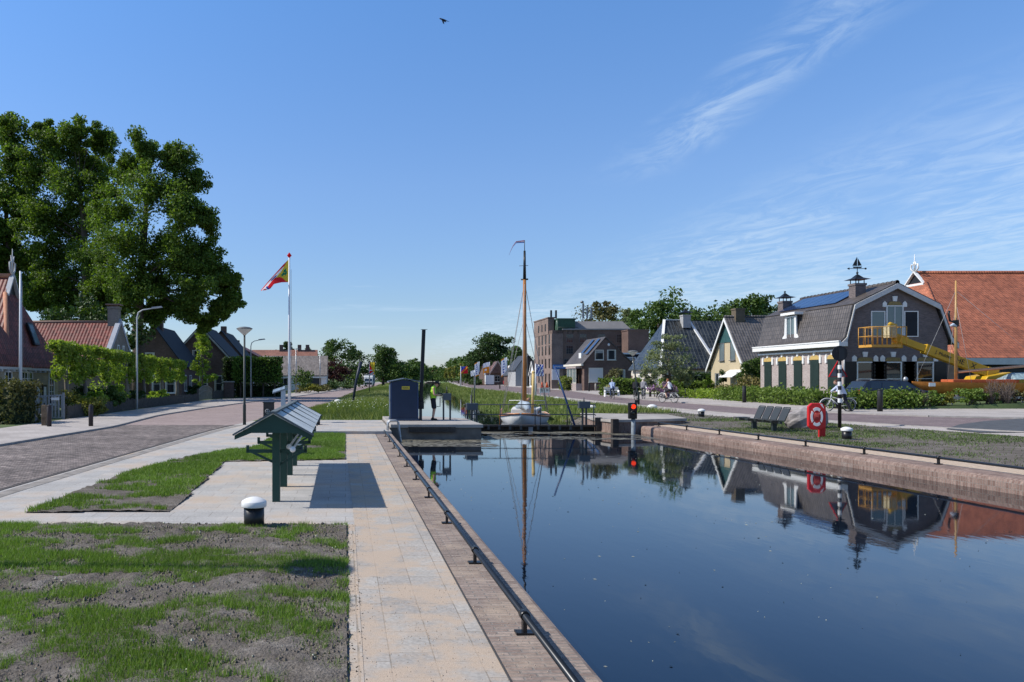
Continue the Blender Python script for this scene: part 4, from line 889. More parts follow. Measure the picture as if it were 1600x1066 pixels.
def factory():
    z0 = .5; t = thing('brick_factory', 'tall old brick factory with a corner tower, grey metal roof and blue sign', 'factory', (44, 145, z0)); x0, x1, y0, y1, zt = 36.9, 51.4, 140, 151.5, 10.9
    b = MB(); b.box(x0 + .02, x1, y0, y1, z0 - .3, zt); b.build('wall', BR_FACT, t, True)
    b = MB(); b.box(x0 - .12, x0 + 1.9, y0 - .12, y1 + 1.2, z0 - .3, 10.3); b.box(x0 - .18, x0 + .9, y0 + 2.2, y1 + 1.3, 10.3, 13.2); b.box(x0 - .28, x0 + 1.2, y0 + 1.95, y1 + 1.4, 13.2, 13.4); b.build('tower', bricks('pale_factory_bricks', (.18, .115, .095), (.26, .18, .15), (.2, .18, .16), .21, .065, .012, .9, .4, .25), t, True)
    b = MB(); b.prism([(x0 + 3.4, y0 + .1, zt), (x1 - .2, y0 + .1, zt), (x1 - 1.4, y0 + 1.6, 12.6), (x0 + 1.4, y0 + 1.6, 12.6)], (0, 8, 0)); b.box(x0 + 1.8, x1 + .1, y0 - .25, y0 + .1, zt, zt + .25); b.build('roof', M('grey_roof_sheet', (.21, .20, .195), .12, 1, .6), t, True)
    b = MB(); b.box(x0 + 1.1, x0 + 4.2, y0 + .4, y0 + 5, zt - .4, 12.8); b.box(x0 + 1.0, x0 + 4.4, y0 + .3, y0 + 5.1, 12.8, 13.05); b.build('roof_hut', M('green_sheet', (.035, .085, .055), .2, 2), t, True)
    b = MB()
    for i in range(5): b.tube((x0 + 1 + i * .9, y0 - .05, 10.3), (x0 + 1 + i * .9, y0 - .05, 11.4), .04, n=6)
    b.tube((x0 + 1, y0 - .05, 11.4), (x0 + 4.6, y0 - .05, 11.4), .05, n=6); b.tube((x0 + 1, y0 - .05, 10.9), (x0 + 4.6, y0 - .05, 10.9), .04, n=6); b.build('railing', DGREEN, t, True)
    wf = M('brown_window', (.04, .028, .025))
    for zc in (2.3, 5.0, 7.4, 9.4):
        for xx in (39.6, 42.0, 45.3, 48.6): window(t, (xx + .4 * (zc > 6), y0, zc), 1.25, 1.5, '-Y', 3, 3, .06, M('grey_iron', (.14, .13, .13)), GLASS, False, .05)
        for yy in (141.5, 144.0, 146.5, 149.0): window(t, (x0 - .12, yy, zc), .75, 1.7, '-X', 2, 3, .05, wf, GLASS, False, .05)
    for yy in (144.0, 146.5, 149.0): window(t, (x0 - .18, yy, 11.6), .7, 1.3, '-X', 2, 2, .05, wf, GLASS, False, .05)
    s = MB(); s.box(37.0, 40.3, y0 - .34, y0 - .125, 4.0, 4.72); so_ = s.build('sign', M('blue_sign', (.035, .15, .42), .05), t, True)
    s = MB(); s.box(36.8, 38.1, y0 - .3, y0 - .125, 2.0, 3.9); s.build('billboard', flat('white_sheet', (.62, .65, .7)), t, True); s = MB(); s.box(38.9, 41.5, y0 - .2, y0 - .003, .9, 1.75); s.build('plinth_panel', flat('pale_blue_sheet', (.4, .5, .58)), t, True)
    b = MB(); b.box(49.2, 52.8, 136.5, 139.9, z0 - .3, 10.6); b.box(49.1, 52.9, 136.4, 140.0, 10.6, 10.8); b.build('annex', BR_DARK, t, True)
    b = MB()
    for dx, h_ in ((0, 3.0), (.75, 2.3), (1.5, 2.4)): b.tube((43.6 + dx, 144, 12.4), (43.6 + dx, 144, 13.2 + h_), .07, n=6); b.box(43.6 + dx - .16, 43.6 + dx + .16, 143.8, 143.95, 13.3, 12.9 + h_)
    b.ball((43.4, 143.9, 16.3), (.35, .3, .25), 8, 6); b.build('antenna', GREYM, t, True)
    b = MB()
    for dx in (0, .9): b.box(37.9 + dx, 38.2 + dx, 145, 145.3, 13.4, 14.9)
    b.build('flue', DARKM, t, True)
    return t, so_
FACT, FSIGN = factory()
def text(s, size, mat, parent, loc, rot, extr=.004, name='lettering', align='CENTER'):
    cu = bpy.data.curves.new(name, 'FONT'); cu.body = s; cu.size = size; cu.extrude = extr; cu.align_x = align; cu.align_y = 'CENTER'; cu.materials.append(mat)
    q = bpy.data.objects.new('tmp', cu); COL.objects.link(q); dg = bpy.context.evaluated_depsgraph_get(); me = bpy.data.meshes.new_from_object(q.evaluated_get(dg)); bpy.data.objects.remove(q); o = bpy.data.objects.new(name, me); COL.objects.link(o); o.parent = parent; o.location = loc; o.rotation_euler = rot; return o
text('MAKELAAR', .46, WHITE, FSIGN, Vector((38.55, 139.65, 4.36)) - Vector(FACT.location), (math.radians(90), 0, 0))
# ---- smaller buildings towards the far end of the right bank
def small(name, label, cat, x0, x1, y0, y1, z0, ze, zr, axis, wm_, rm, vmat=None, ov=.3, wins=()):
    t = thing(name, label, cat, ((x0 + x1) / 2, (y0 + y1) / 2, z0)); b = MB(); gable_walls(b, x0, x1, y0, y1, z0 - .3, ze, zr, axis); b.build('wall', wm_, t, True)
    b = MB(); gable_roof(b, x0, x1, y0, y1, ze, zr, axis, ov, .2); b.build('roof', rm, t, True)
    if vmat:
        b = MB()
        if axis == 'Y': verge(b, x0, x1, y0 - .21, ze, zr, 'Y', ov, .35, .06)
        else: verge(b, y0, y1, x0 - .21, ze, zr, 'X', ov, .35, .06)
        b.build('bargeboard', vmat, t, True)
    for w in wins: window(t, *w)
    return t
small('dark_barn', 'dark roofed barn left of the brick factory', 'barn', 42.8, 50.5, 200, 212, .5, 3.4, 8.2, 'Y', BR_DARK, T_DGREY, None, .3, [((45, 200, 2.0), 1.4, 1.6, '-Y'), ((48, 200, 2.0), 1.4, 1.6, '-Y')])
t = small('white_cottage', 'tiny white cottage with a pointed stepped gable beside the factory', 'cottage', 40.6, 46, 168, 173, .5, 3.2, 6.0, 'X', M('white_wall', (.70, .70, .68), .05, 1), T_DGREY, WHITE, .1, [((40.6, 169.6, 2.2), 1.0, 2.6, '-X', 1, 2, .06, M('black_frame', (.02, .02, .02))), ((40.6, 171.6, 2.2), 1.0, 2.6, '-X', 1, 2, .06, M('black_frame'))])
t = small('workshop', 'long brown roofed workshop with two low gables behind the banners', 'workshop', 43, 52.5, 240, 252, .6, 3.9, 6.2, 'X', BR_DARK, tiles('brown_tiles', (.13, .07, .055), .25), None, .3, [((46.5, 240, 2.3), 1.8, 1.8, '-Y'), ((50, 240, 2.3), 1.8, 1.8, '-Y')])
b = MB(); b.prism([(44.2, 239.2, 4.0), (48.6, 239.2, 4.0), (46.4, 239.2, 7.6)], (0, 6, 0)); b.build('gable', tiles('brown_tiles'), t, True); b = MB(); b.beam((44.0, 239.1, 3.9), (46.4, 239.1, 7.7), .2, .35); b.beam((48.8, 239.1, 3.9), (46.4, 239.1, 7.7), .2, .35); b.build('bargeboard', M('pinkish_trim', (.4, .3, .26)), t, True)
b = MB(); b.box(42.6, 45.2, 238.6, 240, .6, 3.4); b.build('white_panel', WHITE, t, True)
t = thing('canopy_hall', 'white roofed open hall beside the workshop', 'hall', (53, 236, .6)); b = MB(); b.box(49.5, 57, 232, 239, 5.1, 6.3); b.build('roof', WHITE, t, True); b = MB()
for q in (50, 53.2, 56.5): b.box(q - .15, q + .15, 232.3, 232.6, .4, 5.1)
b.build('post', GALV, t, True)
small('chimney_house', 'grey gabled house with a pale side wall just left of the mast', 'house', 41.2, 44, 190, 199, .5, 4.6, 6.6, 'Y', M('grey_plaster'), T_DGREY)
small('red_roof_house', 'far red roofed house at the very end of the canal', 'house', 84, 102, 820, 832, .8, 5.5, 12.0, 'X', BR_DARK, T_RED); small('red_roof_house', 'far red roofed house at the end of the canal, behind the young trees', 'house', 76, 88, 470, 482, .8, 4.2, 8.8, 'X', BR_DARK, T_RED)
small('white_gable_house', 'far house with a white gable beyond the young trees', 'house', 66, 75, 395, 407, .8, 3.9, 8.6, 'Y', M('white_wall'), T_DGREY, WHITE)
small('grey_house', 'far grey roofed house behind the flag with red and blue', 'house', 57, 66, 315, 327, .7, 3.6, 8.0, 'Y', BR_DARK, T_DGREY)

# ================================================================== left bank houses
def hip_block(t, x0, x1, y0, y1, ze, zr, setb, z0, wmat, rmat, names, ov=.3, gablet=0.):
    """walls and a roof with its ridge along x and a steep hip over the wall that faces +x"""
    ym = (y0 + y1) / 2; b = MB(); b.box(x0, x1, y0, y1, z0 - .2, ze + .05); b.build(names[0], wmat, t, True)
    A, B, Cc, D = Vector((x0, y0 - ov, ze - .2)), Vector((x1 + ov * .5, y0 - ov, ze - .2)), Vector((x1 + ov * .5, y1 + ov, ze - .2)), Vector((x0, y1 + ov, ze - .2)); E = Vector((x0, ym, zr)); G = Vector((x1 - setb, ym, zr)); f = 1 - gablet; h1 = B.lerp(G, f); h2 = Cc.lerp(G, f); ap = Vector((h1.x, ym, zr))
    b = MB(); b.prism([A, B, h1, ap, E], (0, 0, .16)); b.prism([D, E, ap, h2, Cc], (0, 0, .16)); b.prism([B, Cc, h2, h1] if gablet else [B, Cc, G], (0, 0, .16)); r = b.build(names[1], rmat, t, True)
    b = MB(); TC = M('terracotta', (.42, .2, .12), .2, 4); ridge_caps(b, (x0, ym, zr + .2), (ap.x, ym, zr + .2), .15); ridge_caps(b, B + UP * .16, h1 + UP * .16, .13); sub(b, 'ridge_tiles', TC, r, t)
    if gablet:
        b = MB(); b.prism([h1 + UP * .1, h2 + UP * .1, ap + UP * .05], (-.12, 0, 0)); o = b.build('gablet', BLACKP, t, True); b = MB()
        for p in (h1, h2): b.beam(p + Vector((.08, 0, 0)), ap + Vector((.08, 0, .25)), .1, .3, (1, 0, 0))
        q = ap + Vector((.08, 0, .2))
        for s in (-1, 1): b.path([q, q + Vector((0, s * .35, .35)), q + Vector((0, s * .4, .8)), q + Vector((0, s * .1, .9)), q + Vector((0, s * .25, 1.25))], [.07, .06, .06, .05, .03], 6)
        b.path([q, q + UP * 1.7], [.07, .02], 6); sub(b, 'ornament', M('weathered_white', (.5, .5, .5)), o, t)
    b = MB(); b.box(x1 + .02, x1 + .2, y0, y1, ze - .3, ze - .16)
    for i in range(int((y1 - y0) / .8)): b.box(x1 + .002, x1 + .26, y0 + .3 + i * .8, y0 + .42 + i * .8, ze - .42, ze - .305)
    b.build('gutter', M('grey_white_paint'), t, True); return B, Cc, G
def farmhouse():
    t = thing('red_roof_farmhouse', 'yellow brick farmhouse with a rust red hipped roof and a white ridge ornament', 'farmhouse', (-26, 49, 0))
    B, Cc, G = hip_block(t, -44, -19.5, 45.2, 53.2, 2.95, 8.4, 1.9, 0, BR_YEL, T_RUST, ('wall', 'roof'), .3, .2)
    hip_block(t, -40, -18.7, 41.0, 46.2, 2.95, 5.45, .9, 0, BR_YEL, T_RUST, ('annex_wall', 'annex_roof'), .25)
    for x_, yy in ((-18.7, 43.4), (-18.7, 45.6), (-19.5, 48.3), (-19.5, 51.9)): window(t, (x_, yy, 1.5), .95, 2.15, '+X', 2, 5, .08, None, GLASS, True, .06, bar=.035)
    for x_, yy in ((-19.5, 49.6), (-19.5, 50.7)):
        b = MB(); b.box(x_ + .003, x_ + .06, yy - .36, yy + .36, .45, 1.75); o = b.build('shutter', BLACKP, t, True); b = MB(); b.box(x_ + .06, x_ + .075, yy - .2, yy + .2, .6, 1.62); sub(b, 'panel', WHITE, o, t)
    e = (B + Cc) / 2; d = (G - e).normalized(); nn = Vector((d.z, 0, -d.x)); sk = e + d * 2.3 + nn * .22 + Vector((0, .8, 0)); b = MB(); b.abox(sk, (0, .42, 0), d * .75, nn * .06); o = b.build('skylight', BLACKP, t, True); b = MB(); b.abox(sk + nn * .065, (0, .32, 0), d * .64, nn * .008); sub(b, 'pane', GLASSB, o, t)
farmhouse()
def wing():
    t = thing('red_roof_cottage', 'low cottage with rust red pantiles, grey brick gable and a stout chimney', 'cottage', (-20, 60, 0)); x0, x1, y0, y1, ze, zr = -27, -17.5, 58, 64, 3.7, 6.4
    b = MB(); gable_walls(b, x0, x1, y0, y1, -.2, ze, zr, 'X'); b.build('wall', bricks('grey_gable_bricks', (.20, .18, .15), (.27, .24, .2), (.2, .18, .16)), t, True)
    b = MB(); gable_roof(b, x0, x1 - .35, y0, y1, ze, zr, 'X', .3, .1); r = b.build('roof', T_RUST, t, True)
    b = MB(); ridge_caps(b, (x0, 61, zr + .16), (x1 - .3, 61, zr + .16)); sub(b, 'ridge_tiles', M('old_ridge', (.2, .13, .1)), r, t)
    b = MB()
    for a, c in (((y0 - .3), 61), ((y1 + .3), 61)): b.prism([(x1 - .3, a, ze - .2), (x1 - .3, c, zr + .05), (x1 - .3, c, zr + .42), (x1 - .3, a, ze + .2)], (.36, 0, 0))
    b.build('parapet', M('weathered_lead', (.36, .38, .42), .15, 2), t, True)
    chimney(t, r, -18.0, 61, 6.2, 7.7, .8, bricks('grey_gable_bricks'), False); b = MB(); b.box(-18.55, -17.45, 60.5, 61.5, 7.85, 7.95); b.box(-18.3, -17.7, 60.7, 61.3, 7.7, 7.85); sub(b, 'chimney_plate', M('old_ridge'), r, t)
    for yy in (60.3, 61.7): window(t, (x1, yy, 4.3), .5, .9, '+X', 1, 2)
wing()
def dark_house(name, label, xa, half, y0, y1, ze, zr, rm, vmat, wins=True, wallm=None):
    t = thing(name, label, 'house', (xa, (y0 + y1) / 2, 0)); x0, x1 = xa - half, xa + half; b = MB(); gable_walls(b, x0, x1, y0, y1, -.2, ze, zr, 'Y'); b.build('wall', wallm or BR_DARK, t, True)
    b = MB(); gable_roof(b, x0, x1, y0, y1, ze, zr, 'Y', .4, .3); r = b.build('roof', rm, t, True)
    if vmat: b = MB(); verge(b, x0, x1, y0 - .31, ze, zr, 'Y', .4, .3, .07); b.build('bargeboard', vmat, t, True)
    if wins:
        window(t, (xa - .5, y0, ze + .4), 1.1, 1.5, '-Y', 1, 2, .12, CREAMW)
        for s in (-.55, .1, .6): window(t, (xa + s * half, y0, 1.6), 1.1, 2.0, '-Y', 1, 2, .08)
        for i in range(2): window(t, (x1, y0 + 2 + i * 3, 1.7), 1.2, 1.8, '+X', 2, 2)
    b = MB(); b.box(xa - .4, xa + .4, y0 + 2, y0 + 2.8, zr - .6, zr + .9); sub(b, 'chimney', BR_DARK, r, t); return t
dark_house('slate_roof_house', 'house with a steep blue black slate roof beside the oak trunk', -21.0, 3.0, 86, 96, 3.9, 7.9, SLATEB, None)
dark_house('white_verge_house', 'dark house with white barge boards on a wide gable under the oaks', -18.5, 3.9, 100, 112, 4.7, 8.9, SLATEB, M('greyed_white', (.42, .42, .38)))
dark_house('blue_roof_house', 'blue grey roofed house with a plain gable behind the clipped hedge', -18.4, 4.2, 116, 128, 4.2, 9.2, SLATEB, None)
dark_house('dark_red_roof_house', 'brown red roofed house rising behind the clipped hedge', -18.6, 6.2, 132, 146, 4.6, 7.9, tiles('dark_red_tiles', (.13, .05, .04), .25), None, False)
def white_bungalow():
    t = thing('white_bungalow', 'low white house with a wide weathered grey roof and a garage opening', 'house', (-9.2, 154, 0)); x0, x1, y0, y1, ze, zr = -17.0, -3.7, 150, 160, 3.0, 6.6
    b = MB(); gable_walls(b, x0, x1, y0, y1, -.2, ze, zr, 'X'); b.build('wall', M('white_wall'), t, True); b = MB(); gable_roof(b, x0, x1, y0, y1, ze, zr, 'X', .4, .2); b.build('roof', T_PALE, t, True)
    b = MB(); b.box(-7.4, -4.7, y0 - .03, y0 - .004, 0, 2.35); b.build('garage_opening_panel', flat('dark_opening', (.015, .02, .024), .4), t, True); window(t, (-11.5, y0, 1.6), 2.2, 1.4, '-Y', 3, 1); window(t, (x1, 152.5, 1.7), 1.2, 1.9, '+X', 1, 1)  # flat dark panel; its colour stands for the dark inside the garage opening
    b = MB(); b.box(x0, x1, y0 - .46, y0 - .4, ze - .62, ze - .38); b.build('fascia', WHITE, t, True)
    g = small('red_roof_house', 'red roofed house with chimneys behind the white bungalow', 'house', -21, -6.5, 172, 182, 0, 4.4, 8.6, 'X', BR_DARK, tiles('dusty_red_tiles', (.27, .12, .085), .2))
    for q in (-14.5, -10.4, -8.6): b = MB(); b.box(q - .4, q + .4, 176.5, 177.5, 8.2, 9.9); b.build('chimney', BR_DARK, g, True)
white_bungalow()
# ================================================================== trees and plants
OAK = leafmat('oak_leaves', (.09, .155, .022), (.18, .26, .04), .4); LIME = leafmat('lime_leaves', (.21, .31, .04), (.36, .44, .08), .45)
DARKL = leafmat('dark_leaves', (.038, .075, .018), (.065, .115, .026), .2); MIDL = leafmat('mid_leaves', (.07, .125, .026), (.12, .185, .04), .25)
WILL = leafmat('willow_leaves', (.19, .225, .12), (.3, .33, .2), .35); HEDG = leafmat('hedge_leaves', (.12, .19, .03), (.22, .30, .06), .3)
COPP = leafmat('copper_leaves', (.05, .015, .014), (.09, .03, .022), .15); YELL = leafmat('yellow_green_leaves', (.2, .2, .035), (.3, .28, .06), .25); OLIV = leafmat('brownish_leaves', (.11, .11, .04), (.18, .16, .06), .2)
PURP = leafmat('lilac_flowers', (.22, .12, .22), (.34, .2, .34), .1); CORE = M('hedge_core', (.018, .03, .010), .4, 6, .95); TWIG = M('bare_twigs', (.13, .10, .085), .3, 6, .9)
BARK = M('bark', (.09, .07, .055), .35, 6, .95, 0, .6, 25)
def lobes_px(base, L, Y, squash=1.0):
    o = []
    rr = random.Random(int(base[0] * 7 + Y))
    for (x, y, r) in L:
        dY = rr.uniform(-2.2, 2.2); p = dp(x, y, Y + dY); R = r * Y / F; o.append((p.x - base[0], p.y - base[1], p.z, R, R * 1.05, R * squash))
    return o
OAKP = dict(rel=.40, group='oaks behind the farmhouse', shell=.1, bias=.6)
Y = 78; b0 = (dp(222, 560, Y).x, Y, 0)
tree('oak_tree', 'tall dark oak with a thick trunk behind the cottage chimney, nearest the post lamp', 'tree', b0, lobes_px(b0, [(225, 235, 32), (275, 245, 30), (200, 262, 34), (295, 285, 32), (235, 300, 52), (180, 330, 40), (280, 330, 42), (318, 345, 26), (195, 385, 50), (265, 385, 55), (320, 400, 30), (240, 445, 48), (305, 445, 38), (350, 440, 26), (362, 468, 20), (200, 455, 34), (300, 485, 26), (345, 480, 24), (175, 430, 30), (255, 478, 26), (320, 505, 16), (225, 490, 24), (290, 410, 36), (330, 425, 30)], Y), 165000, .245, OAK, .75, 30, th=22, seed=3, limbs=26, **OAKP)
Y = 88; b0 = (dp(128, 560, Y).x, Y, 0)
tree('oak_tree', 'tallest dark oak with airy top twigs, rising above the farmhouse ridge', 'tree', b0, lobes_px(b0, [(70, 205, 22), (115, 208, 26), (160, 218, 28), (85, 240, 40), (140, 255, 40), (50, 265, 32), (110, 300, 50), (165, 300, 36), (60, 340, 44), (130, 355, 50), (90, 400, 46), (150, 410, 44), (110, 450, 42), (165, 455, 34), (70, 445, 34), (95, 485, 30), (145, 490, 26), (60, 470, 30), (180, 480, 26)], Y), 140000, .27, OAK, .75, 30, th=25, seed=5, limbs=24, **OAKP)
Y = 92; b0 = (dp(15, 560, Y).x, Y, 0)
tree('oak_tree', 'dark oak behind the farmhouse ornament, only half in view', 'tree', b0, lobes_px(b0, [(15, 215, 34), (-30, 240, 40), (30, 260, 34), (0, 300, 55), (-40, 330, 55), (40, 330, 40), (10, 370, 55), (-30, 410, 50), (40, 410, 38), (10, 440, 40), (45, 455, 30)], Y), 70000, .32, OAK, .75, 22, th=25, seed=6, limbs=20, **OAKP)
# rough shrubbery behind cottage roofs
for i, (px, py, Y, r, lab) in enumerate([(150, 500, 72, 3.6, 'dense dark shrub filling the gap under the oaks behind the cottage roof'), (262, 545, 125, 3.4, 'rounded green tree between the two slate roofs')]):
    p = dp(px, py, Y); tree('garden_tree', lab, 'tree', (p.x, Y, 0), [(0, 0, p.z - 1, r, r, r * .8), (r * .6, .5, p.z - 2, r * .7, r * .7, r * .7), (-r * .8, .3, p.z - 1.6, r * .7, r * .7, r * .7)], 3500, .4, DARKL, .25, 10, .42, None, p.z, None, 20 + i, 8)
# pleached limes: a row of trees each with a flat trained crown
for i in range(7):
    yy = 45.9 + [0, 3.3, 8, 12.6, 17.6, 23.8, 30][i]; w = [3.6, 4.4, 4.8, 4.8, 5.4, 6.0, 6.0][i]; tp = 4.05 - .05 * i
    lab = ['first pleached lime of the row, beside the metal gate', 'second pleached lime, just after the one nearest the gate', 'third pleached lime, before the chimney end of the cottage', 'fourth pleached lime, in front of the cottage gable', 'fifth pleached lime, right behind the tall curved lamp', 'sixth pleached lime, past the curved lamp before the slate roof', 'last pleached lime of the row, darker, by the arched garden gate'][i]
    rng = np.random.default_rng(60 + i); t = thing('pleached_lime', lab, 'tree', (-16.35, yy, 0), 0, 'pleached limes along the brick street')
    C = np.stack([rng.uniform(-.3, .3, 52), rng.uniform(-w / 2, w / 2, 52), rng.uniform(2.05, tp, 52)], 1); C[:14, 2] = tp - .05; V, Q = leaves(C, np.full((52, 3), (.33, .48, .36)), 4600, .19, rng, .2, .7); npmesh('crown', V, Q, LIME, t)
    b = MB(); b.path([(0, 0, -.05), (.04, .05, 1.2), (-.03, 0, 2.4), (0, 0, tp - .2)], [.17, .14, .12, .06], 9)
    for z_ in (2.3, 2.9, 3.5): b.tube((0, -w / 2, z_), (0, w / 2, z_), .03, n=5)
    b.build('trunk', M('grey_bark', (.17, .15, .125), .3, 6, .9, 0, .5, 25), t)
hedge('clipped_hedge', 'bright green clipped hedge raised on stems above a dark low hedge', (-13.0, 92), (-7.7, 92), 1.4, 1.75, 4.5, 6500, .24, leafmat('fresh_hedge_leaves', (.10, .18, .022), (.17, .26, .04), .25), CORE, None, 71, stems=4)
hedge('low_hedge', 'dark low hedge under the raised clipped hedge', (-13.0, 93.2), (-7.5, 93.2), 1.0, 0, 1.45, 3000, .2, DARKL, CORE, None, 72)
hedge('clipped_hedge', 'dark tall clipped hedge in front of the white barge boards', (-14.6, 95), (-13.2, 95), 1.4, 1.2, 4.6, 2200, .24, DARKL, CORE, None, 73, stems=2)
tree('young_tree', 'slim light green young tree in front of the dark house with white barge boards', 'tree', (-15.4, 84, 0), [(0, 0, 3.6, 1.1, 1.1, 1.2), (.2, 0, 5.2, 1.0, 1.0, 1.3), (0, 0, 6.8, .7, .7, 1.1), (.2, .3, 2.3, 1.2, 1.2, .9)], 2600, .24, LIME, .1, 10, .42, None, 6.5, None, 31, 10)
hedge('box_hedge', 'thick brown green hedge beside the rock pile', (-19.5, 38.6), (-15.3, 37.4), 2.0, 0, 1.75, 5200, .17, leafmat('brown_hedge_leaves', (.10, .10, .03), (.17, .15, .05), .2), CORE, None, 74, ragged=.12)
bush('round_shrub', 'domed yellow green shrub behind the grey metal gate', 'shrub', (-15.3, 44.5, 0), [(0, 0, .7, 1.35, 1.1, .75), (.9, .3, .5, .8, .8, .55)], 2600, .14, YELL, None, 32)
for i, (px, Y, r, h_, m, lab) in enumerate([(165, 54, 1.5, 2.0, LIME, 'bushy green shrub under the third pleached lime'), (120, 50, 1.2, 1.7, DARKL, 'dark shrub between the first two pleached limes'), (150, 47.5, 1.0, 1.3, LIME, 'leafy small shrub behind the picket fence near its gate end'), (240, 66, 1.4, 1.3, LIME, 'light green shrub behind the picket fence past the curved lamp'), (205, 60, 1.1, 1.2, DARKL, 'dark shrub against the cottage gable'), (295, 90, 1.6, 1.5, DARKL, 'dark shrub behind the arched garden gate'), (187, 51, 1.2, 1.6, MIDL, 'mid green shrub in the cottage front garden')]):
    p = dp(px, 593, Y); bush('garden_shrub', lab, 'shrub', (min(p.x, -15.6), Y, 0), [(0, 0, h_ * .5, r, r, h_ * .5), (r * .5, -.2, h_ * .65, r * .6, r * .6, h_ * .35)], 1700, .2, m, 'shrubs in the cottage gardens', 80 + i)
# bungalow street
for i, (px, py, Y, r, hs, m, lab) in enumerate([(527, 562, 190, 5.6, .9, MIDL, 'loose green tree rising behind the copper beech'), (478, 562, 215, 3.0, .9, MIDL, 'thin topped tree above the white bungalow roof'), (447, 550, 205, 2.4, .9, DARKL, 'small round tree behind the flagpole and bungalow'), (549, 566, 230, 4.8, 1, DARKL, 'dark tree behind the white signboard on the brick street'), (512, 566, 250, 5, 1, DARKL, 'dusky tree far behind the bungalow gable')]):
    p = dp(px, py, Y); z = p.z; tree('street_tree', lab, 'tree', (p.x, Y, 0), [(0, 0, z - r * .2, r, r, r * hs), (r * .7, .5, z - r * .8, r * .7, r * .7, r * .6), (-r * .7, .3, z - r * .7, r * .7, r * .7, r * .6), (.3, 0, z + r * .5, r * .5, r * .5, r * .5)], 4200, .55, m, .25, 11, .5, 'trees along the far street', z, None, 90 + i, 9)
p = dp(521, 577, 172); tree('copper_beech', 'dark red copper beech beside the white bungalow', 'tree', (p.x, 172, 0), [(0, 0, 4.4, 3.6, 3.2, 2.4), (1.5, 0, 3.4, 2.4, 2.4, 1.8), (-1.6, .3, 3.6, 2.4, 2.4, 1.8)], 2600, .45, COPP, .25, 9, .42, None, 4.5, None, 97, 8)
p = dp(588, 575, 225); tree('round_tree', 'large rounded green tree beyond the white truck on the brick street', 'tree', (p.x + 2.5, 232, 0), [(0, 0, 8.3, 4.2, 4.2, 3.4), (-1, 0, 5.2, 4.4, 4.4, 3.2), (2.2, 0, 5.4, 4.2, 4.2, 3.0), (.2, 0, 10.2, 2.6, 2.6, 2.2), (3.6, 0, 3.2, 2.8, 3, 2)], 9500, .5, MIDL, .4, 13, .5, None, 9, None, 98, 12)
for i, (px, Y, r, h_, m, lab) in enumerate([(466, 118, 1.9, 4.2, MIDL, 'tall leafy shrub just right of the flagpole foot'), (480, 122, 2.0, 1.3, YELL, 'yellow flowering shrub in the bungalow garden'), (497, 135, 2.2, 1.2, OLIV, 'reddish green low shrub before the garage'), (513, 140, 1.4, 1.6, DARKL, 'dark clipped ball shrub by the bungalow corner'), (530, 165, 3.2, 1.5, DARKL, 'low wide shrub under the copper beech')]):
    p = dp(px, 593, Y); bush('flowering_shrub', lab, 'shrub', (p.x, Y, 0), [(0, 0, h_ * .5, r, r, h_ * .5), (r * .5, -.2, h_ * .6, r * .6, r * .6, h_ * .4)], 1100, .3, m, 'shrubs before the white bungalow', 100 + i)
# trees at the end of the canal, each its own copy
proto = tree('distant_tree', 'hazy green tree', 'tree', (30, 420, 0), [(0, 0, 6, 4.5, 4.5, 3.4), (2, 0, 4, 4, 4, 2.8), (-2.4, 0, 4.2, 3.6, 3.6, 2.8), (.4, 0, 8.4, 2.8, 2.8, 2), (0, 0, 2.2, 4, 4, 1.8)], 2600, .85, MIDL, .3, 10, .55, 'trees at the end of the canal', 7, None, 120, 6); remember(proto)
spots = [(598, 330, .8), (612, 420, 1.0), (622, 520, 1.1), (632, 430, 1.15), (642, 400, 1.2), (650, 470, 1.3), (664, 620, 1.0), (676, 650, 1.2), (686, 600, 1.1), (697, 520, 1.05), (706, 470, 1.15), (716, 420, 1.1), (727, 380, 1.25), (738, 340, 1.35), (748, 320, 1.4), (605, 560, 1.0), (658, 700, 1.4), (690, 800, 1.5), (670, 900, 1.5), (640, 800, 1.3), (710, 700, 1.5), (625, 900, 1.5)]
for i, (px, Y, s) in enumerate(spots):
    p = dp(px, 593, Y); o = proto if i == 0 else copy_thing(proto, (0, 0, 0)); o.location = (p.x, Y, .3); o.scale = (s * (1 + .15 * math.sin(i * 2.1)), s, s * (1 + .2 * math.sin(i * 1.3))); o.rotation_euler.z = i * 1.1
    side = 'left of' if px < 660 else 'right of'
    o['label'] = 'hazy green tree in the far tree line %s the water where the canal ends' % side
# young street trees by the canal road
pr = tree('young_street_tree', '', 'tree', (40, 250, .4), [(0, 0, 5, .9, .9, 1.8), (0, 0, 3.4, 1.1, 1.1, 1.2)], 420, .5, YELL, .09, 8, .45, 'young trees along the canal road', 5.5, None, 130, 5); remember(pr)
for i, (px, Y, lab) in enumerate([(702, 300, 'young yellow green tree, first of the far row near the winding box'), (709, 285, 'young yellow green tree, second of the far row'), (697, 330, 'young yellow green tree, farthest and smallest of its row'), (722, 240, 'young yellow green tree before the red and blue flag')]):
    o = pr if i == 0 else copy_thing(pr, (0, 0, 0)); o.location = (dp(px, 593, Y).x, Y, .3); o['label'] = lab; o.rotation_euler.z = i
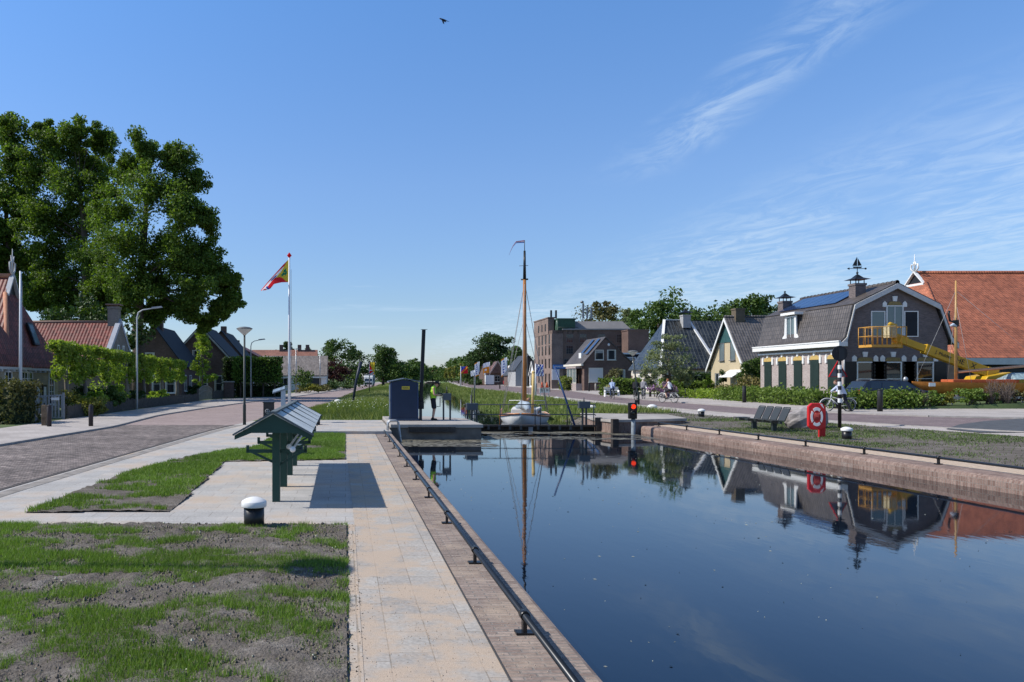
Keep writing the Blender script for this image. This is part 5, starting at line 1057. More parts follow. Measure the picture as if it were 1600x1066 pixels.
# big trees on the right
p = dp(772, 548, 290); tree('round_crowned_tree', 'large dark round crowned tree behind the workshop banners', 'tree', (p.x, 290, .6), [(0, 0, 13, 7.2, 7.2, 5.4), (-4, 0, 9, 5.5, 5.5, 4.4), (4.5, 0, 9, 5.2, 5.2, 4.2), (1, 0, 16, 4, 4, 3)], 9500, .75, DARKL, .6, 14, .46, None, 13, None, 140, 14)
for i, (px, py, Y, r, m, lab) in enumerate([(744, 565, 310, 5, DARKL, 'dark tree standing left of the large round tree'), (758, 568, 300, 4.5, DARKL, 'low dark tree under the left side of the large round tree'), (802, 560, 270, 5, MIDL, 'small bright tree between round tree and mast'), (812, 566, 255, 4, DARKL, 'dim tree just left of the mast'), (1027, 510, 150, 8.0, MIDL, 'broad bright green tree, highest of those behind the tiled house'), (995, 528, 160, 6.5, MIDL, 'green tree left of the highest tree behind the tiled house'), (1062, 524, 158, 6.2, MIDL, 'green tree just right of the highest tree behind the tiled house'), (938, 500, 185, 5.2, OLIV, 'yellowish round tree peeping above the factory roof'), (965, 510, 190, 5.4, WILL, 'pale thin crowned tree behind the factory roof end'), (1110, 518, 165, 5, MIDL, 'tree beside the plastered chimney'), (1160, 498, 150, 5.2, MIDL, 'tree crown above the brown pantile ridge'), (1187, 496, 158, 4.6, DARKL, 'darker crown above the left end of the gambrel roof'), (1135, 505, 160, 4.4, DARKL, 'dark crown behind the mossy chimney'), (1085, 512, 170, 5, DARKL, 'dark crown behind the capped chimney')]):
    p = dp(px, py, Y); z = p.z; tree('garden_tree', lab, 'tree', (p.x, Y, .6), [(0, 0, z - r * .3, r, r, r * .8), (r * .6, .5, z - r, r * .75, r * .75, r * .65), (-r * .65, .3, z - r * .9, r * .75, r * .75, r * .65), (.2 * r, 0, z + r * .3, r * .5, r * .5, r * .45)], 7500 if r > 5.5 else 4600, .58, m, .35, 12, .5, 'trees behind the canal road houses', z, None, 150 + i, 10)
tree('willow_tree', 'sparse grey green weeping tree in front of the black tiled roof', 'tree', (29.3, 71, .5), [(0, 0, 4.0, 1.9, 1.7, 1.3), (-1.2, 0, 3.0, 1.2, 1.2, 1.5), (1.3, .2, 2.8, 1.2, 1.2, 1.5), (.1, .3, 5.0, 1.3, 1.1, .8), (-1.8, 0, 1.9, .7, .7, 1.1), (1.7, 0, 1.7, .7, .7, 1.0), (.2, 0, 2.2, 1.2, 1.0, 1.0)], 7000, .17, WILL, .15, 18, .36, None, 3.9, None, 170, 26)
# hedges and shrubs on the right
hedge('leafy_hedge', 'leafy green hedge in front of the tall green shutters', (30.3, 62.5), (28.9, 47.6), .9, .5, 1.12, 9000, .16, HEDG, CORE, None, 171, ragged=.2)
hedge('leafy_hedge', 'leafy hedge in front of the parked black car', (27.6, 43.9), (31.9, 44.0), .8, .5, 1.1, 4800, .15, HEDG, CORE, None, 172, ragged=.2)
for i, (px, Y, r, h_, m, n_, lab) in enumerate([(1396, 44.2, .75, 1.3, OLIV, 900, 'brownish half bare shrub in the corner hedge'), (1452, 44.1, .7, 1.4, HEDG, 700, 'thin green shrub below the bow of the wooden boat'), (1480, 43.9, .6, .9, TWIG, 0, ''), (1512, 44.0, .95, 1.65, HEDG, 1500, 'dense bright shrub under the middle of the wooden boat'), (1535, 44.3, .8, 1.4, HEDG, 1000, 'bright shrub just right of the dense one under the boat'), (1472, 44.1, .6, 1.2, YELL, 700, 'yellowish shrub over the sunlit yellow thing under the boat'), (1586, 44.2, .7, 1.5, OLIV, 700, 'brown green shrub at the right edge'), (1416, 44.0, .8, 1.1, HEDG, 900, 'low green shrub right of the black post'), (1425, 43.9, .5, .9, OLIV, 400, 'dull brown low shrub beside the corner hedge')]):
    if not n_: continue
    p = dp(px, 593, Y); bush('roadside_shrub', lab, 'shrub', (p.x, Y, .5), [(0, 0, h_ * .36, r, r * .7, h_ * .3), (r * .4, -.1, h_ * .5, r * .6, r * .5, h_ * .2)], n_, .13, m, 'shrubs along the boat yard', 180 + i)
rng = np.random.default_rng(190)
for i, (px, Y) in enumerate([(1550, 44), (1566, 44.2), (1575, 43.8), (1443, 44)]):
    p = dp(px, 593, Y); t = thing('bare_shrub', ['leafless twiggy shrub in front of the boat, left of the two tall ones', 'tallest leafless twiggy shrub in front of the boat stern', 'leafless twiggy shrub nearest the right edge', 'low leafless shrub under the boat bow'][i], 'shrub', (p.x, Y, .5), 0, 'leafless shrubs along the boat yard'); b = MB()
    for k in range(26 if i < 3 else 14):
        a = rng.random() * 6.28; h_ = (.9 + .7 * rng.random()) * (1 if i < 3 else .6); r_ = .5 * rng.random(); q = Vector((math.cos(a) * r_, math.sin(a) * r_, h_)); b.path([(0, 0, -.03), q * .5 + Vector((0, 0, .1)), q], [.018, .012, .004], 4)
        for _ in range(3): f = .4 + .5 * rng.random(); s_ = q * f; b.path([s_, s_ + Vector((rng.normal() * .2, rng.normal() * .2, .3))], [.008, .003], 4)
    b.build('twigs', TWIG, t)
# gardens farther along the right bank
bush('flowering_bush', 'purple pink flowering bush beside the willow', 'shrub', (dp(1036, 593, 70).x, 70, .5), [(0, 0, .75, 1.1, .9, .75), (.7, 0, .5, .7, .7, .5)], 1500, .17, PURP, None, 200)
bush('round_shrub', 'bright green rounded shrub left of the purple bush', 'shrub', (dp(1024, 593, 74).x, 74, .5), [(0, 0, 1.0, 1.1, 1, .9)], 1300, .18, LIME, None, 201)
hedge('garden_hedge', 'square cut green hedge beside the white bench', (27.5, 84), (31.3, 84), 1.6, .45, 2.0, 2600, .22, HEDG, CORE, None, 202)
hedge('garden_hedge', 'long low hedge in front of the beige house garden', (32.2, 77), (37.5, 77), .9, .5, 1.75, 2600, .2, HEDG, CORE, None, 203); hedge('garden_hedge', 'taller dark hedge behind the long low one', (33.5, 79.5), (39.5, 79.5), .9, .5, 2.6, 2800, .2, DARKL, CORE, None, 204)
bush('topiary_shrub', 'dark egg shaped clipped shrub against the brown brick house', 'shrub', (dp(961, 593, 108).x, 108, .5), [(0, 0, 1.5, 1.1, 1.1, 1.4)], 1600, .22, OLIV, None, 205, shell=.8)
bush('yellow_shrub', 'yellow brown round shrub before the beige house', 'shrub', (dp(1158, 593, 66).x, 66, .6), [(0, 0, 1.0, 1.7, 1.2, .95), (1.2, 0, .8, 1, 1, .75)], 2400, .17, leafmat('golden_leaves', (.2, .17, .06), (.3, .25, .09), .2), None, 206)
bush('climbing_ivy', 'dense dark green climber at the corner of the beige house', 'climber', (dp(1172, 593, 69.5).x, 69.3, .6), [(0, 0, 1.3, 1.1, .7, 1.3), (.2, 0, 2.6, 1.1, .7, .9)], 2800, .18, MIDL, None, 207)
bush('small_conifer', 'small dark conifer at the beige house door', 'shrub', (dp(1129, 593, 73).x, 73, .6), [(0, 0, .9, .6, .6, .9), (0, 0, 1.7, .35, .35, .6)], 1000, .15, DARKL, None, 208)
bush('light_sapling', 'light green sapling between low hedge and beige house', 'shrub', (dp(1105, 593, 72).x, 72, .55), [(0, 0, .7, .5, .5, .6), (0, 0, 1.5, .4, .4, .7)], 800, .17, LIME, None, 209)
hedge('ground_planting', 'low bright planting at the end of the front hedge', (30.3, 71), (30.6, 64), 1.0, .5, .98, 1800, .18, LIME, None, None, 210, cat='planting', ragged=.1)
hedge('factory_hedge', 'sunlit hedge at the foot of the brick factory', (36.0, 128), (33.9, 118.5), 1.4, .5, 2.1, 2600, .3, leafmat('yellowish_hedge', (.15, .19, .03), (.22, .25, .05), .25), CORE, None, 211, ragged=.15)
hedge('workshop_hedge', 'low dark hedge in front of the far grey house', (42, 262), (40.5, 238), 1.5, .5, 1.6, 1500, .45, DARKL, CORE, None, 212)

# ================================================================== street furniture, left
CAPW = M('bollard_white', (.70, .70, .69), .05, 8, .45); IRON = M('bollard_black', (.012, .012, .013), .3, 12, .35, 0, .1, 30)
def bollard():
    t = thing('mooring_bollard', '', 'bollard', (0, 0, 0), 0, 'white capped bollards along the lock')
    b = MB(); b.lathe([(.145, -.05), (.145, .30)], n=28); b.build('post', IRON, t)
    b = MB(); b.lathe([(.15, .290), (.174, .294), (.178, .30), (.178, .368), (.170, .378), (.12, .408), (.06, .428), (.01, .434)], n=32); b.build('cap', CAPW, t)
    b = MB(); b.lathe([(.24, -.03), (.24, .012), (.15, .016)], n=28); b.build('base_plate', M('plate_grey', (.10, .105, .11), .2, 9, .5), t); return remember(t)
bp = bollard()
BL = [((397, 824), 0, 'nearest white capped black bollard, on the lawn edge left of the shelter'), ((465.5, 712), 0, 'white capped bollard just behind the shelter posts on the green lawn'), ((495, 664), .12, 'small white capped bollard right of the shelter roof on the paving'), ((1323, 684), .12, 'white capped bollard beside the lifebuoy stand'), ((1096, 652), .17, 'white capped bollard on the lawn left of the bench')]
for i, (q, z, lab) in enumerate(BL):
    o = bp if i == 0 else copy_thing(bp, (0, 0, 0)); p = gp(q[0], q[1], z); o.location = (p.x, p.y, hz(p.x, p.y) if p.x > 2 else z); o['label'] = lab
st = [((1019, 638.5), 'white stone knob in the grass left of the cyclist in white'), ((924, 638), 'white stone knob in the grass by the gate railing'), ((528, 626), 'white stone knob in the grass on the brick street verge'), ((870, 624.5), 'white stone knob near the barrier with cones')]
for i, (q, lab) in enumerate(st):
    p = gp(q[0], q[1], .2); o = MB().ball((0, 0, .06), (.34, .3, .2), 12, 8).build('marker_stone', CAPW, None); o.location = (p.x, p.y, hz(p.x, p.y)); tag(o, lab, 'stone', 'white marker stones')
# ---- rails along the quays
def rail(name, label, pts, brk, r=.028, z=.15):
    t = thing(name, label, 'rail', pts[0]); off = Vector(pts[0]); b = MB(); b.path([Vector(p) + UP * z - off for p in pts], r, 10); b.build('pipe', M('rail_black', (.018, .022, .028), .2, 8, .32, .2, 0), t)
    for p in brk:
        p = Vector(p) - off; b = MB(); b.abox(p + UP * .008, (.075, 0, 0), (0, .05, 0), (0, 0, .008)); b.abox(p + UP * .07, (.016, 0, 0), (0, .034, 0), (0, 0, .06)); b.path([p + Vector((0, -.05, z)), p + Vector((0, .05, z))], r + .012, 10)
        b.build('bracket', IRON, t)
rail('mooring_rail', 'low black pipe rail along the near brick quay edge', [(1.47, y_, .01) for y_ in (2.5, 12, 22, 29.8)], [(1.47, 3.98 + 2.47 * k, .012) for k in range(11)])
ybr = [11.5 + 2.6 * k for k in range(10)]
rail('mooring_rail', 'low black pipe rail along the far brick quay below the lawn', [(Qf(y_) + .62, y_, .012) for y_ in (5, 12, 17, 25, 35)], [(Qf(y_) + .62, y_, .016) for y_ in ybr], .032, .16)
# ---- the shelter with the two pitched roof
def shelter():
    t = thing('pole_shelter', 'dark green wooden rack with a pale shingled pitched roof holding poles', 'shelter', (-1.22, 16.3, 0), math.radians(.55)); G = M('shelter_green', (.012, .05, .04), .2, 4, .45, 0, .15, 40)
    for k in range(4): b = MB(); y_ = -2.8 + k * 1.87; b.box(-.065, .065, y_ - .07, y_ + .07, -.05, 1.40); b.build('post', G, t, bevel=.006)
    L0, L1 = -3.45, 3.35; rz, ez, hw = 1.52, 1.20, .60
    b = MB()
    for s in (-1, 1):
        d = Vector((s * hw, 0, ez - rz)).normalized(); nn = Vector((-d.z * s, 0, abs(d.x))); n_ = 5
        for j in range(n_):  # overlapping boards along the slope, each a plank wide
            y0 = L0 + (L1 - L0) * j / n_; y1 = L0 + (L1 - L0) * (j + 1) / n_ - .03; c = Vector((s * hw / 2, (y0 + y1) / 2, (rz + ez) / 2)) + nn * .02; b.abox(c, d * (hw * 1.13 / 2 + .02), (0, (y1 - y0) / 2, 0), nn * .012)
    r = b.build('roof', M('weathered_roof_board', (.54, .57, .555), .22, 2.2, .7, 0, .3, 30), t)
    b = MB()
    for j in range(6):
        y0 = L0 + (L1 - L0) * j / 5 - .015
        for s in (-1, 1): b.beam((0, y0, rz + .045), (s * hw * 1.1, y0, ez - .01), .05, .03)
    b.beam((0, L0, rz + .04), (0, L1, rz + .04), .1, .03); b.build('batten', M('batten_grey', (.10, .12, .125), .2, 5, .7), t)
    for y_ in (L0 + .02, L1 - .05):
        b = MB(); b.prism([(-hw * 1.06, y_, ez - .018), (0, y_, rz + .01), (hw * 1.06, y_, ez - .018), (hw * 1.06, y_, ez - .09), (hw * .6, y_, ez + .02), (.2, y_, ez + .02), (-.2, y_, ez + .02), (-hw * .6, y_, ez + .02), (-hw * 1.06, y_, ez - .09)], (0, .05, 0)); b.build('gable_board', G, t)
    b = MB(); b.box(-.045, .045, L0 + .1, L1 - .1, 1.3, 1.38); b.build('ridge_beam', G, t)
    for k in (0, 1, 2, 3):
        y_ = -2.8 + k * 1.87 + .08; b = MB()
        for s in (-1, 1): b.beam((s * .02, y_, .86), (s * .52, y_, .86), .05, .06); b.beam((s * .04, y_, .62 if s > 0 else .66), (s * .46, y_, .86), .04, .04); b.beam((s * .5, y_, .84), (s * .5, y_, .96), .05, .05)
        b.build('bracket', G, t)
    return t
shelter()
for i, (x_, z_, y0, y1, lab) in enumerate([(-.87, .95, 12.9, 19.4, 'long white ended boat pole resting on the right brackets of the shelter'), (-.98, .93, 13.6, 19.3, 'second boat pole beside the white ended one under the shelter roof')]):
    t = thing('boat_pole', lab, 'pole', (x_, y0, z_), 0, 'boat poles in the shelter'); b = MB(); b.tube((0, 0, 0), (-.06, y1 - y0, .0), .02, n=8); b.build('shaft', M('white_wood', (.62, .62, .60), .1, 5), t); b = MB(); b.ball((0, -.01, 0), (.05, .05, .05), 12, 8); b.build('knob', WHITE, t)
# ---- lamps
def bowl_lamp(p, h, label, lean=(0, 0), r=.36):
    t = thing('street_lamp', label, 'street lamp', p, 0, 'bowl lamps'); b = MB(); b.path([(0, 0, -.05), (0, 0, .9), (lean[0] * .25, 0, 1.0 + .0), (lean[0], lean[1], h - .32)], [.075, .075, .055, .045], 10); b.build('pole', M('lamp_post_green', (.025, .035, .035), .2, 6, .5), t)
    c = (lean[0], lean[1], h - .34); b = MB(); b.lathe([(.06, 0), (.09, .04), (r * .98, .27), (r, .29)], c, 24); b.build('bowl', M('opal_bowl', (.55, .53, .48), .06, 4, .4), t)
    b = MB(); b.lathe([(r + .015, .288), (r + .02, .31), (r * .7, .37), (.05, .40)], c, 24); b.build('lid', M('lamp_lid', (.12, .125, .13), .1, 5, .5), t); return t
p = gp(382, 664); bowl_lamp((p.x, p.y, 0), 4.48, 'dark post lamp with a white bowl, standing left of the shelter'); bowl_lamp((-4.78, 8.75, 0), 4.5, 'post lamp with a white bowl on the oak side pavement near the lawn')
bowl_lamp((21.3, 57, hz(21.3, 57)), 3.9, 'leaning black post lamp between the cyclists by the canal road', (-.42, 0))
def arm_lamp(p, h, arm, label, mat):
    t = thing('curved_street_lamp', label, 'street lamp', p, 0, 'curved arm lamps'); b = MB(); b.path([(0, 0, -.05), (0, 0, h * .5), (0, 0, h - .55), (.1, 0, h - .18), (.4, 0, h), (arm, 0, h + .12)], [.075, .065, .05, .045, .04, .035], 10); b.build('pole', mat, t)
    b = MB(); b.add([(arm - .15, -.12, h + .06), (arm + .65, -.09, h + .16), (arm + .65, .09, h + .16), (arm - .15, .12, h + .06), (arm - .1, -.1, h + .2), (arm + .55, -.07, h + .27), (arm + .55, .07, h + .27), (arm - .1, .1, h + .2)], [(3, 2, 1, 0), (0, 1, 5, 4), (1, 2, 6, 5), (2, 3, 7, 6), (3, 0, 4, 7), (4, 5, 6, 7)]); b.build('head', M('lamp_head', (.3, .31, .32), .1, 5, .4), t)
p = gp(214, 640); arm_lamp((p.x, p.y, 0), 6.95, 1.15, 'tall pale curved arm lamp before the pleached limes', M('lamp_pale', (.5, .52, .53), .08, 5, .4)); p = gp(392, 623); arm_lamp((p.x, p.y, 0), 6.3, .95, 'curved arm lamp in front of the clipped hedge', M('lamp_grey', (.3, .32, .33), .08, 5, .4))
for i, (q, h_, lab) in enumerate([((462.5, 615), 6.6, 'plain grey lamp pole just right of the flagpole'), ((500, 610.5), 6.8, 'plain grey lamp pole in front of the garage')]):
    p = gp(*q); t = thing('lamp_pole', lab, 'pole', (p.x, p.y, 0), 0, 'plain poles on the brick street'); b = MB(); b.path([(0, 0, -.05), (0, 0, h_)], [.1, .06], 8); b.build('shaft', GALV, t); b = MB(); b.box(-.06, .7, -.1, .1, h_, h_ + .1); b.build('head', GREYM, t)
# ---- flags
def cloth(P, name, mats, midx, parent, th=.012):
    """flag surface from a grid of points; midx(i, j) picks the colour of each cell"""
    nu, nv = len(P), len(P[0]); b = MB()
    for i in range(nu - 1):
        for j in range(nv - 1):
            b.cur = midx(i / (nu - 1), j / (nv - 1)); q = [P[i][j], P[i + 1][j], P[i + 1][j + 1], P[i][j + 1]]; b.add(q, [(0, 1, 2, 3)], True)
    return b.build(name, mats, parent)
def clothmat(name, c):
    t = NT(name); t.set(.8, 0, .2); t.b.inputs['Base Color'].default_value = (*c, 1); tr = t.n('ShaderNodeBsdfTranslucent'); tr.inputs['Color'].default_value = (*c, 1); mx = t.n('ShaderNodeMixShader'); mx.inputs[0].default_value = .5
    t.l(t.b.outputs[0], mx.inputs[1]); t.l(tr.outputs[0], mx.inputs[2]); t.l(mx.outputs[0], t.N['Material Output'].inputs['Surface']); return t.m
FR = clothmat('flag_red', (.70, .025, .035)); FW = clothmat('flag_white', (.8, .8, .84)); FB = clothmat('flag_blue', (.03, .07, .38)); FY = clothmat('flag_yellow', (.72, .52, .05)); FG = clothmat('flag_green', (.01, .2, .1)); FO = clothmat('flag_orange', (.75, .28, .03))
def flagpole(label, p, h, r=.055, ball_=True, mat=None):
    t = thing('flagpole', label, 'flagpole', p); b = MB(); b.path([(0, 0, -.05), (0, 0, h * .55), (0, 0, h)], [r * 1.3, r, r * .7], 10); b.build('pole', mat or M('pole_white', (.62, .64, .67), .05, 4, .35), t)
    if ball_: b = MB(); b.lathe([(.01, h - .02), (.11, h + .10), (.01, h + .24)], n=12); b.build('finial', FR, t)
    b = MB(); b.path([(r + .03, 0, h * .93), (r + .05, 0, h * .5), (r + .02, 0, .9)], .008, 4); b.build('halyard', M('halyard', (.4, .4, .4)), t); return t
p = Vector((-2.6, 36.2, 0)); flagpole('tall white flagpole with a red finial behind the shelter', p, 7.72)
def main_flag():
    t = thing('municipal_flag', 'yellow, red and white flag with a green clover flying from the tall white flagpole', 'flag', (-2.66, 36.2, 0)); S = 36.2 / F
    top = [(453.5, 403), (442, 414), (428, 430), (417, 443), (407, 454)]; bot = [(451.5, 441), (440, 441.5), (428, 444), (422, 451), (414, 454.2)]
    def ev(L, u):
        u *= len(L) - 1; i = min(int(u), len(L) - 2); f = u - i; return (L[i][0] * (1 - f) + L[i + 1][0] * f, L[i][1] * (1 - f) + L[i + 1][1] * f)
    nu, nv = 34, 22; P = []
    for i in range(nu):
        u = i / (nu - 1); a = ev(top, u); c = ev(bot, u); row = []
        for j in range(nv):
            v = j / (nv - 1); x = a[0] * (1 - v) + c[0] * v; y = a[1] * (1 - v) + c[1] * v; row.append(Vector(((x - CX) * S + 2.66, .12 * math.sin(u * 7 + v * 3) * u, H - (y - CY) * S)))
        P.append(row)
    def mi(u, v):
        if u < .42 * (1 - abs(v - .45) * 1.72):
            for (cu, cv) in ((.15, .38), (.11, .54), (.2, .54)):
                if ((u - cu) / .048) ** 2 + ((v - cv) / .085) ** 2 < 1: return 4
            return 3
        if u > .76 and v > .3: return (1, 2, 1, 0)[int(u * 17) % 4]
        if v < .13: return 0
        if .40 < u < .58 and .2 < v < .34: return 2
        return 1 if v < .42 else 0
    cloth(P, 'cloth', [FR, FW, FB, FY, FG], mi, t)
main_flag()
flagpole('white flagpole with a weathered ornament in front of the farmhouse', (dp(32, 593, 42).x, 42, 0), 7.9, .075, False)
# ---- info stand, bin, posts, gate, rocks, fence
p = Vector((-2.75, 34.6, 0)); t = thing('information_stand', 'pale blue information post with a tilted panel beside the flagpole', 'sign', p); b = MB(); b.box(-.1, .1, -.06, .06, -.05, 1.62); b.build('post', M('pale_blue_steel', (.32, .38, .43), .06, 4, .4), t, bevel=.01); b = MB(); b.abox((-.2, -.03, 1.64), (.26, 0, .08), (0, .08, .06), (0.01, -.02, .03)); b.build('panel', M('blue_white_panel', (.14, .2, .27), .5, 7, .5), t)
p = gp(420, 655); t = thing('litter_bin', 'dark square litter bin with a pale square mark behind the shelter', 'bin', (p.x, p.y, 0)); b = MB(); b.box(-.27, .27, -.25, .25, .05, .86); b.build('body', M('bin_brown', (.05, .042, .042), .2, 5), t, bevel=.02); b = MB(); b.box(-.30, .30, -.28, .28, .862, .92); b.build('lid', DARKM, t, bevel=.01); b = MB(); b.torus((-.05, -.262, .42), .11, .014, 'Y', 20, 6); b.tube((-.05, -.262, .31), (-.05, -.262, .53), .014, n=6); b.tube((-.16, -.262, .42), (.06, -.262, .42), .014, n=6); b.build('emblem', M('mark_grey', (.4, .4, .42)), t); b = MB(); b.box(-.2, .2, -.2, .2, -.03, .05); b.build('foot', DARKM, t)
def post(q, h, w, label, mat, z=0., px=True, group='short street posts'):
    p = gp(q[0], q[1], z) if px else Vector(q); t = MB(); t.lathe([(w, -.05), (w, h * .9), (w * .85, h * .93), (w * .85, h * .95), (w * 1.02, h * .96), (w * .6, h), (.01, h + .005)], n=14); o = t.build('street_post', mat); o.location = (p.x, p.y, hz(p.x, p.y)); tag(o, label, 'post', group); return o
PB = M('post_black', (.02, .02, .022), .2, 5, .5)
post((142, 667), .98, .10, 'dark square looking post on the oak side pavement before the picket fence', M('post_brownblack', (.03, .024, .028), .2, 5, .6)); post((77, 667.5), .98, .1, 'dark post in front of the metal gate', M('post_brownblack'))
p = gp(69, 666); o = MB().box(-.1, .1, -.08, .08, -.05, .95).build('wooden_post', M('rotten_wood', (.16, .11, .07), .5, 4, .9, 0, .6, 20), None, bevel=.02); o.location = (p.x, p.y, 0); tag(o, 'split weathered wooden post beside the dark gate post', 'post')
for q, lab in (((1163, 630), 'black post on the sidewalk before the front hedge'), ((1375, 643), 'black post on the sidewalk before the corner hedge')): post(q, 1.2, .13, lab, PB, .42)
for i, (px, Y, h_, lab) in enumerate([(920.5, 110, 1.2, 'black post left of the brown brick house gable'), (930.5, 112, 1.1, 'pale stone post by the brown house, left of two'), (941, 112, 1.1, 'pale stone post by the brown house, nearest the bench'), (858.5, 112, 1.7, 'dark tall post by the factory hedge'), (781, 150, 2.6, 'thin black marker pole by the far road'), (833, 120, 1.3, 'black post before the white cottage, left one'), (838, 118, 1.2, 'black post before the white cottage, right one'), (1016, 75, 1.3, 'black post before the purple bush')]):
    p = dp(px, 593, Y); o = post((p.x, Y, 0), h_, .11, lab, M('pale_stone_post', (.4, .37, .33)) if 'pale' in lab else PB, 0, False)
t = thing('metal_gate', 'grey slatted metal garden gate with a small white plate', 'gate', (-16.2, 40.4, 0), math.radians(8)); b = MB(); w_ = 3.2
for x_ in (-w_ / 2, w_ / 2): b.box(x_ - .05, x_ + .05, -.05, .05, -.05, 1.25 if x_ < 0 else 1.42)
b.beam((-w_ / 2, 0, .12), (w_ / 2, 0, .12), .05, .06); b.beam((-w_ / 2, 0, 1.12), (w_ / 2, 0, 1.3), .05, .06)
for k in range(20): x_ = -w_ / 2 + (k + .5) * w_ / 20; b.box(x_ - .045, x_ + .045, -.012, .012, .12, 1.1 + .18 * (k + .5) / 20)
b.build('leaf', M('gate_grey', (.25, .27, .29), .1, 4, .5, .3), t); b = MB(); b.box(1.0, 1.4, -.07, -.055, 1.02, 1.16); b.build('plate', WHITE, t)
for i, (px, Y, r, lab) in enumerate([(40, 39.6, .5, 'largest boulder of the pile by the brown green hedge'), (52, 39.2, .42, 'grey boulder in the middle of the rock pile'), (30, 39.3, .45, 'grey boulder nearest the brown green hedge'), (60, 38.9, .34, 'small pale boulder of the pile beside the dark post'), (47, 38.4, .33, 'small boulder at the front of the rock pile'), (58, 39.5, .4, 'brownish boulder at the back of the rock pile')]):
    rng = np.random.default_rng(220 + i); b = MB(); b.ball((0, 0, r * .3), (r, r * .8, r * .62), 12, 9)
    b.v = [tuple(np.array(v) * (1 + .22 * (fbm(np.array([v[0] * 3 / r + i * 7]), np.array([v[1] * 3 / r + v[2] * 2 / r]), i)[0] - .5) * 2)) for v in b.v]; o = b.build('boulder', M('boulder_grey', (.21, .2, .19), .3, 3, .9, 0, .6, 20)); o.location = (dp(px, 593, Y).x, Y, 0); o.rotation_euler.z = i; tag(o, lab, 'boulder', 'boulders by the metal gate')
def picket(name, label, pts, h, gap, w, mat):
    t = thing(name, label, 'fence', (pts[0][0], pts[0][1], 0)); o = Vector((pts[0][0], pts[0][1], 0)); rng = random.Random(3); b = MB(); r = MB(); ps = MB()
    for a, c in zip(pts[:-1], pts[1:]):
        a = Vector((*a, 0)); c = Vector((*c, 0)); L = (c - a).length; d = (c - a) / L; nn = Vector((-d.y, d.x, 0)); n_ = int(L / gap)
        for k in range(n_): q = a + d * (k + .5) * gap - o; hh = h * rng.uniform(.9, 1.06); b.abox(q + UP * hh / 2, d * w / 2, nn * .012, UP * hh / 2)
        for z_ in (.25, h * .78): r.beam(a - o + nn * .04 + UP * z_, c - o + nn * .04 + UP * z_, .04, .06)
        for k in range(int(L / 2.5) + 1): q = a + d * min(L, k * 2.5) - o + nn * .1; ps.abox(q + UP * (h / 2), d * .05, nn * .05, UP * (h / 2 + .06))
    b.build('pickets', mat, t); r.build('rails', mat, t); ps.build('posts', mat, t)
picket('picket_fence', 'low weathered dark picket fence along the cottage gardens', [(-14.7, 41.4), (-14.9, 55), (-14.4, 70), (-14.2, 76)], .72, .13, .09, M('old_fence_wood', (.085, .075, .065), .4, 5, .95, 0, .5, 20))
picket('picket_fence', 'dark garden fence continuing past the arched gate', [(-14.2, 84), (-13.9, 92)], .9, .14, .1, M('old_fence_wood'))
t = thing('arched_gate', 'pale arched wooden garden gate with round holes', 'gate', (-14.3, 80, 0)); b = MB()
for k in range(21):
    u = -4 + k * .4; hz_ = .9 + .55 * math.cos(u / 4 * 1.35); b.box(-.03, .03, u - .08, u + .08, .05, hz_)
b.path([(0, -4 + k * .4, .92 + .55 * math.cos((-4 + k * .4) / 4 * 1.35)) for k in range(21)], .06, 6); b.path([(0, -4 + k * .4, .45 + .5 * math.cos((-4 + k * .4) / 4 * 1.35)) for k in range(21)], .04, 6); b.build('leaf', M('weathered_pale_wood', (.22, .2, .16), .3, 3, .9), t); b = MB()
for u in (-4.1, 4.1): b.box(-.08, .08, u - .08, u + .08, -.05, 1.2)
b.build('posts', M('old_fence_wood'), t)
t = thing('brick_pillar', 'short brick gate pillar at the end of the clipped hedge', 'pillar', (-13.4, 90.2, 0)); b = MB(); b.box(-.5, .5, -.4, .4, -.05, 1.75); b.build('body', BR_DARK, t); b = MB(); b.box(-.6, .6, -.5, .5, 1.752, 1.9); b.build('cap', CONC, t, bevel=.02)
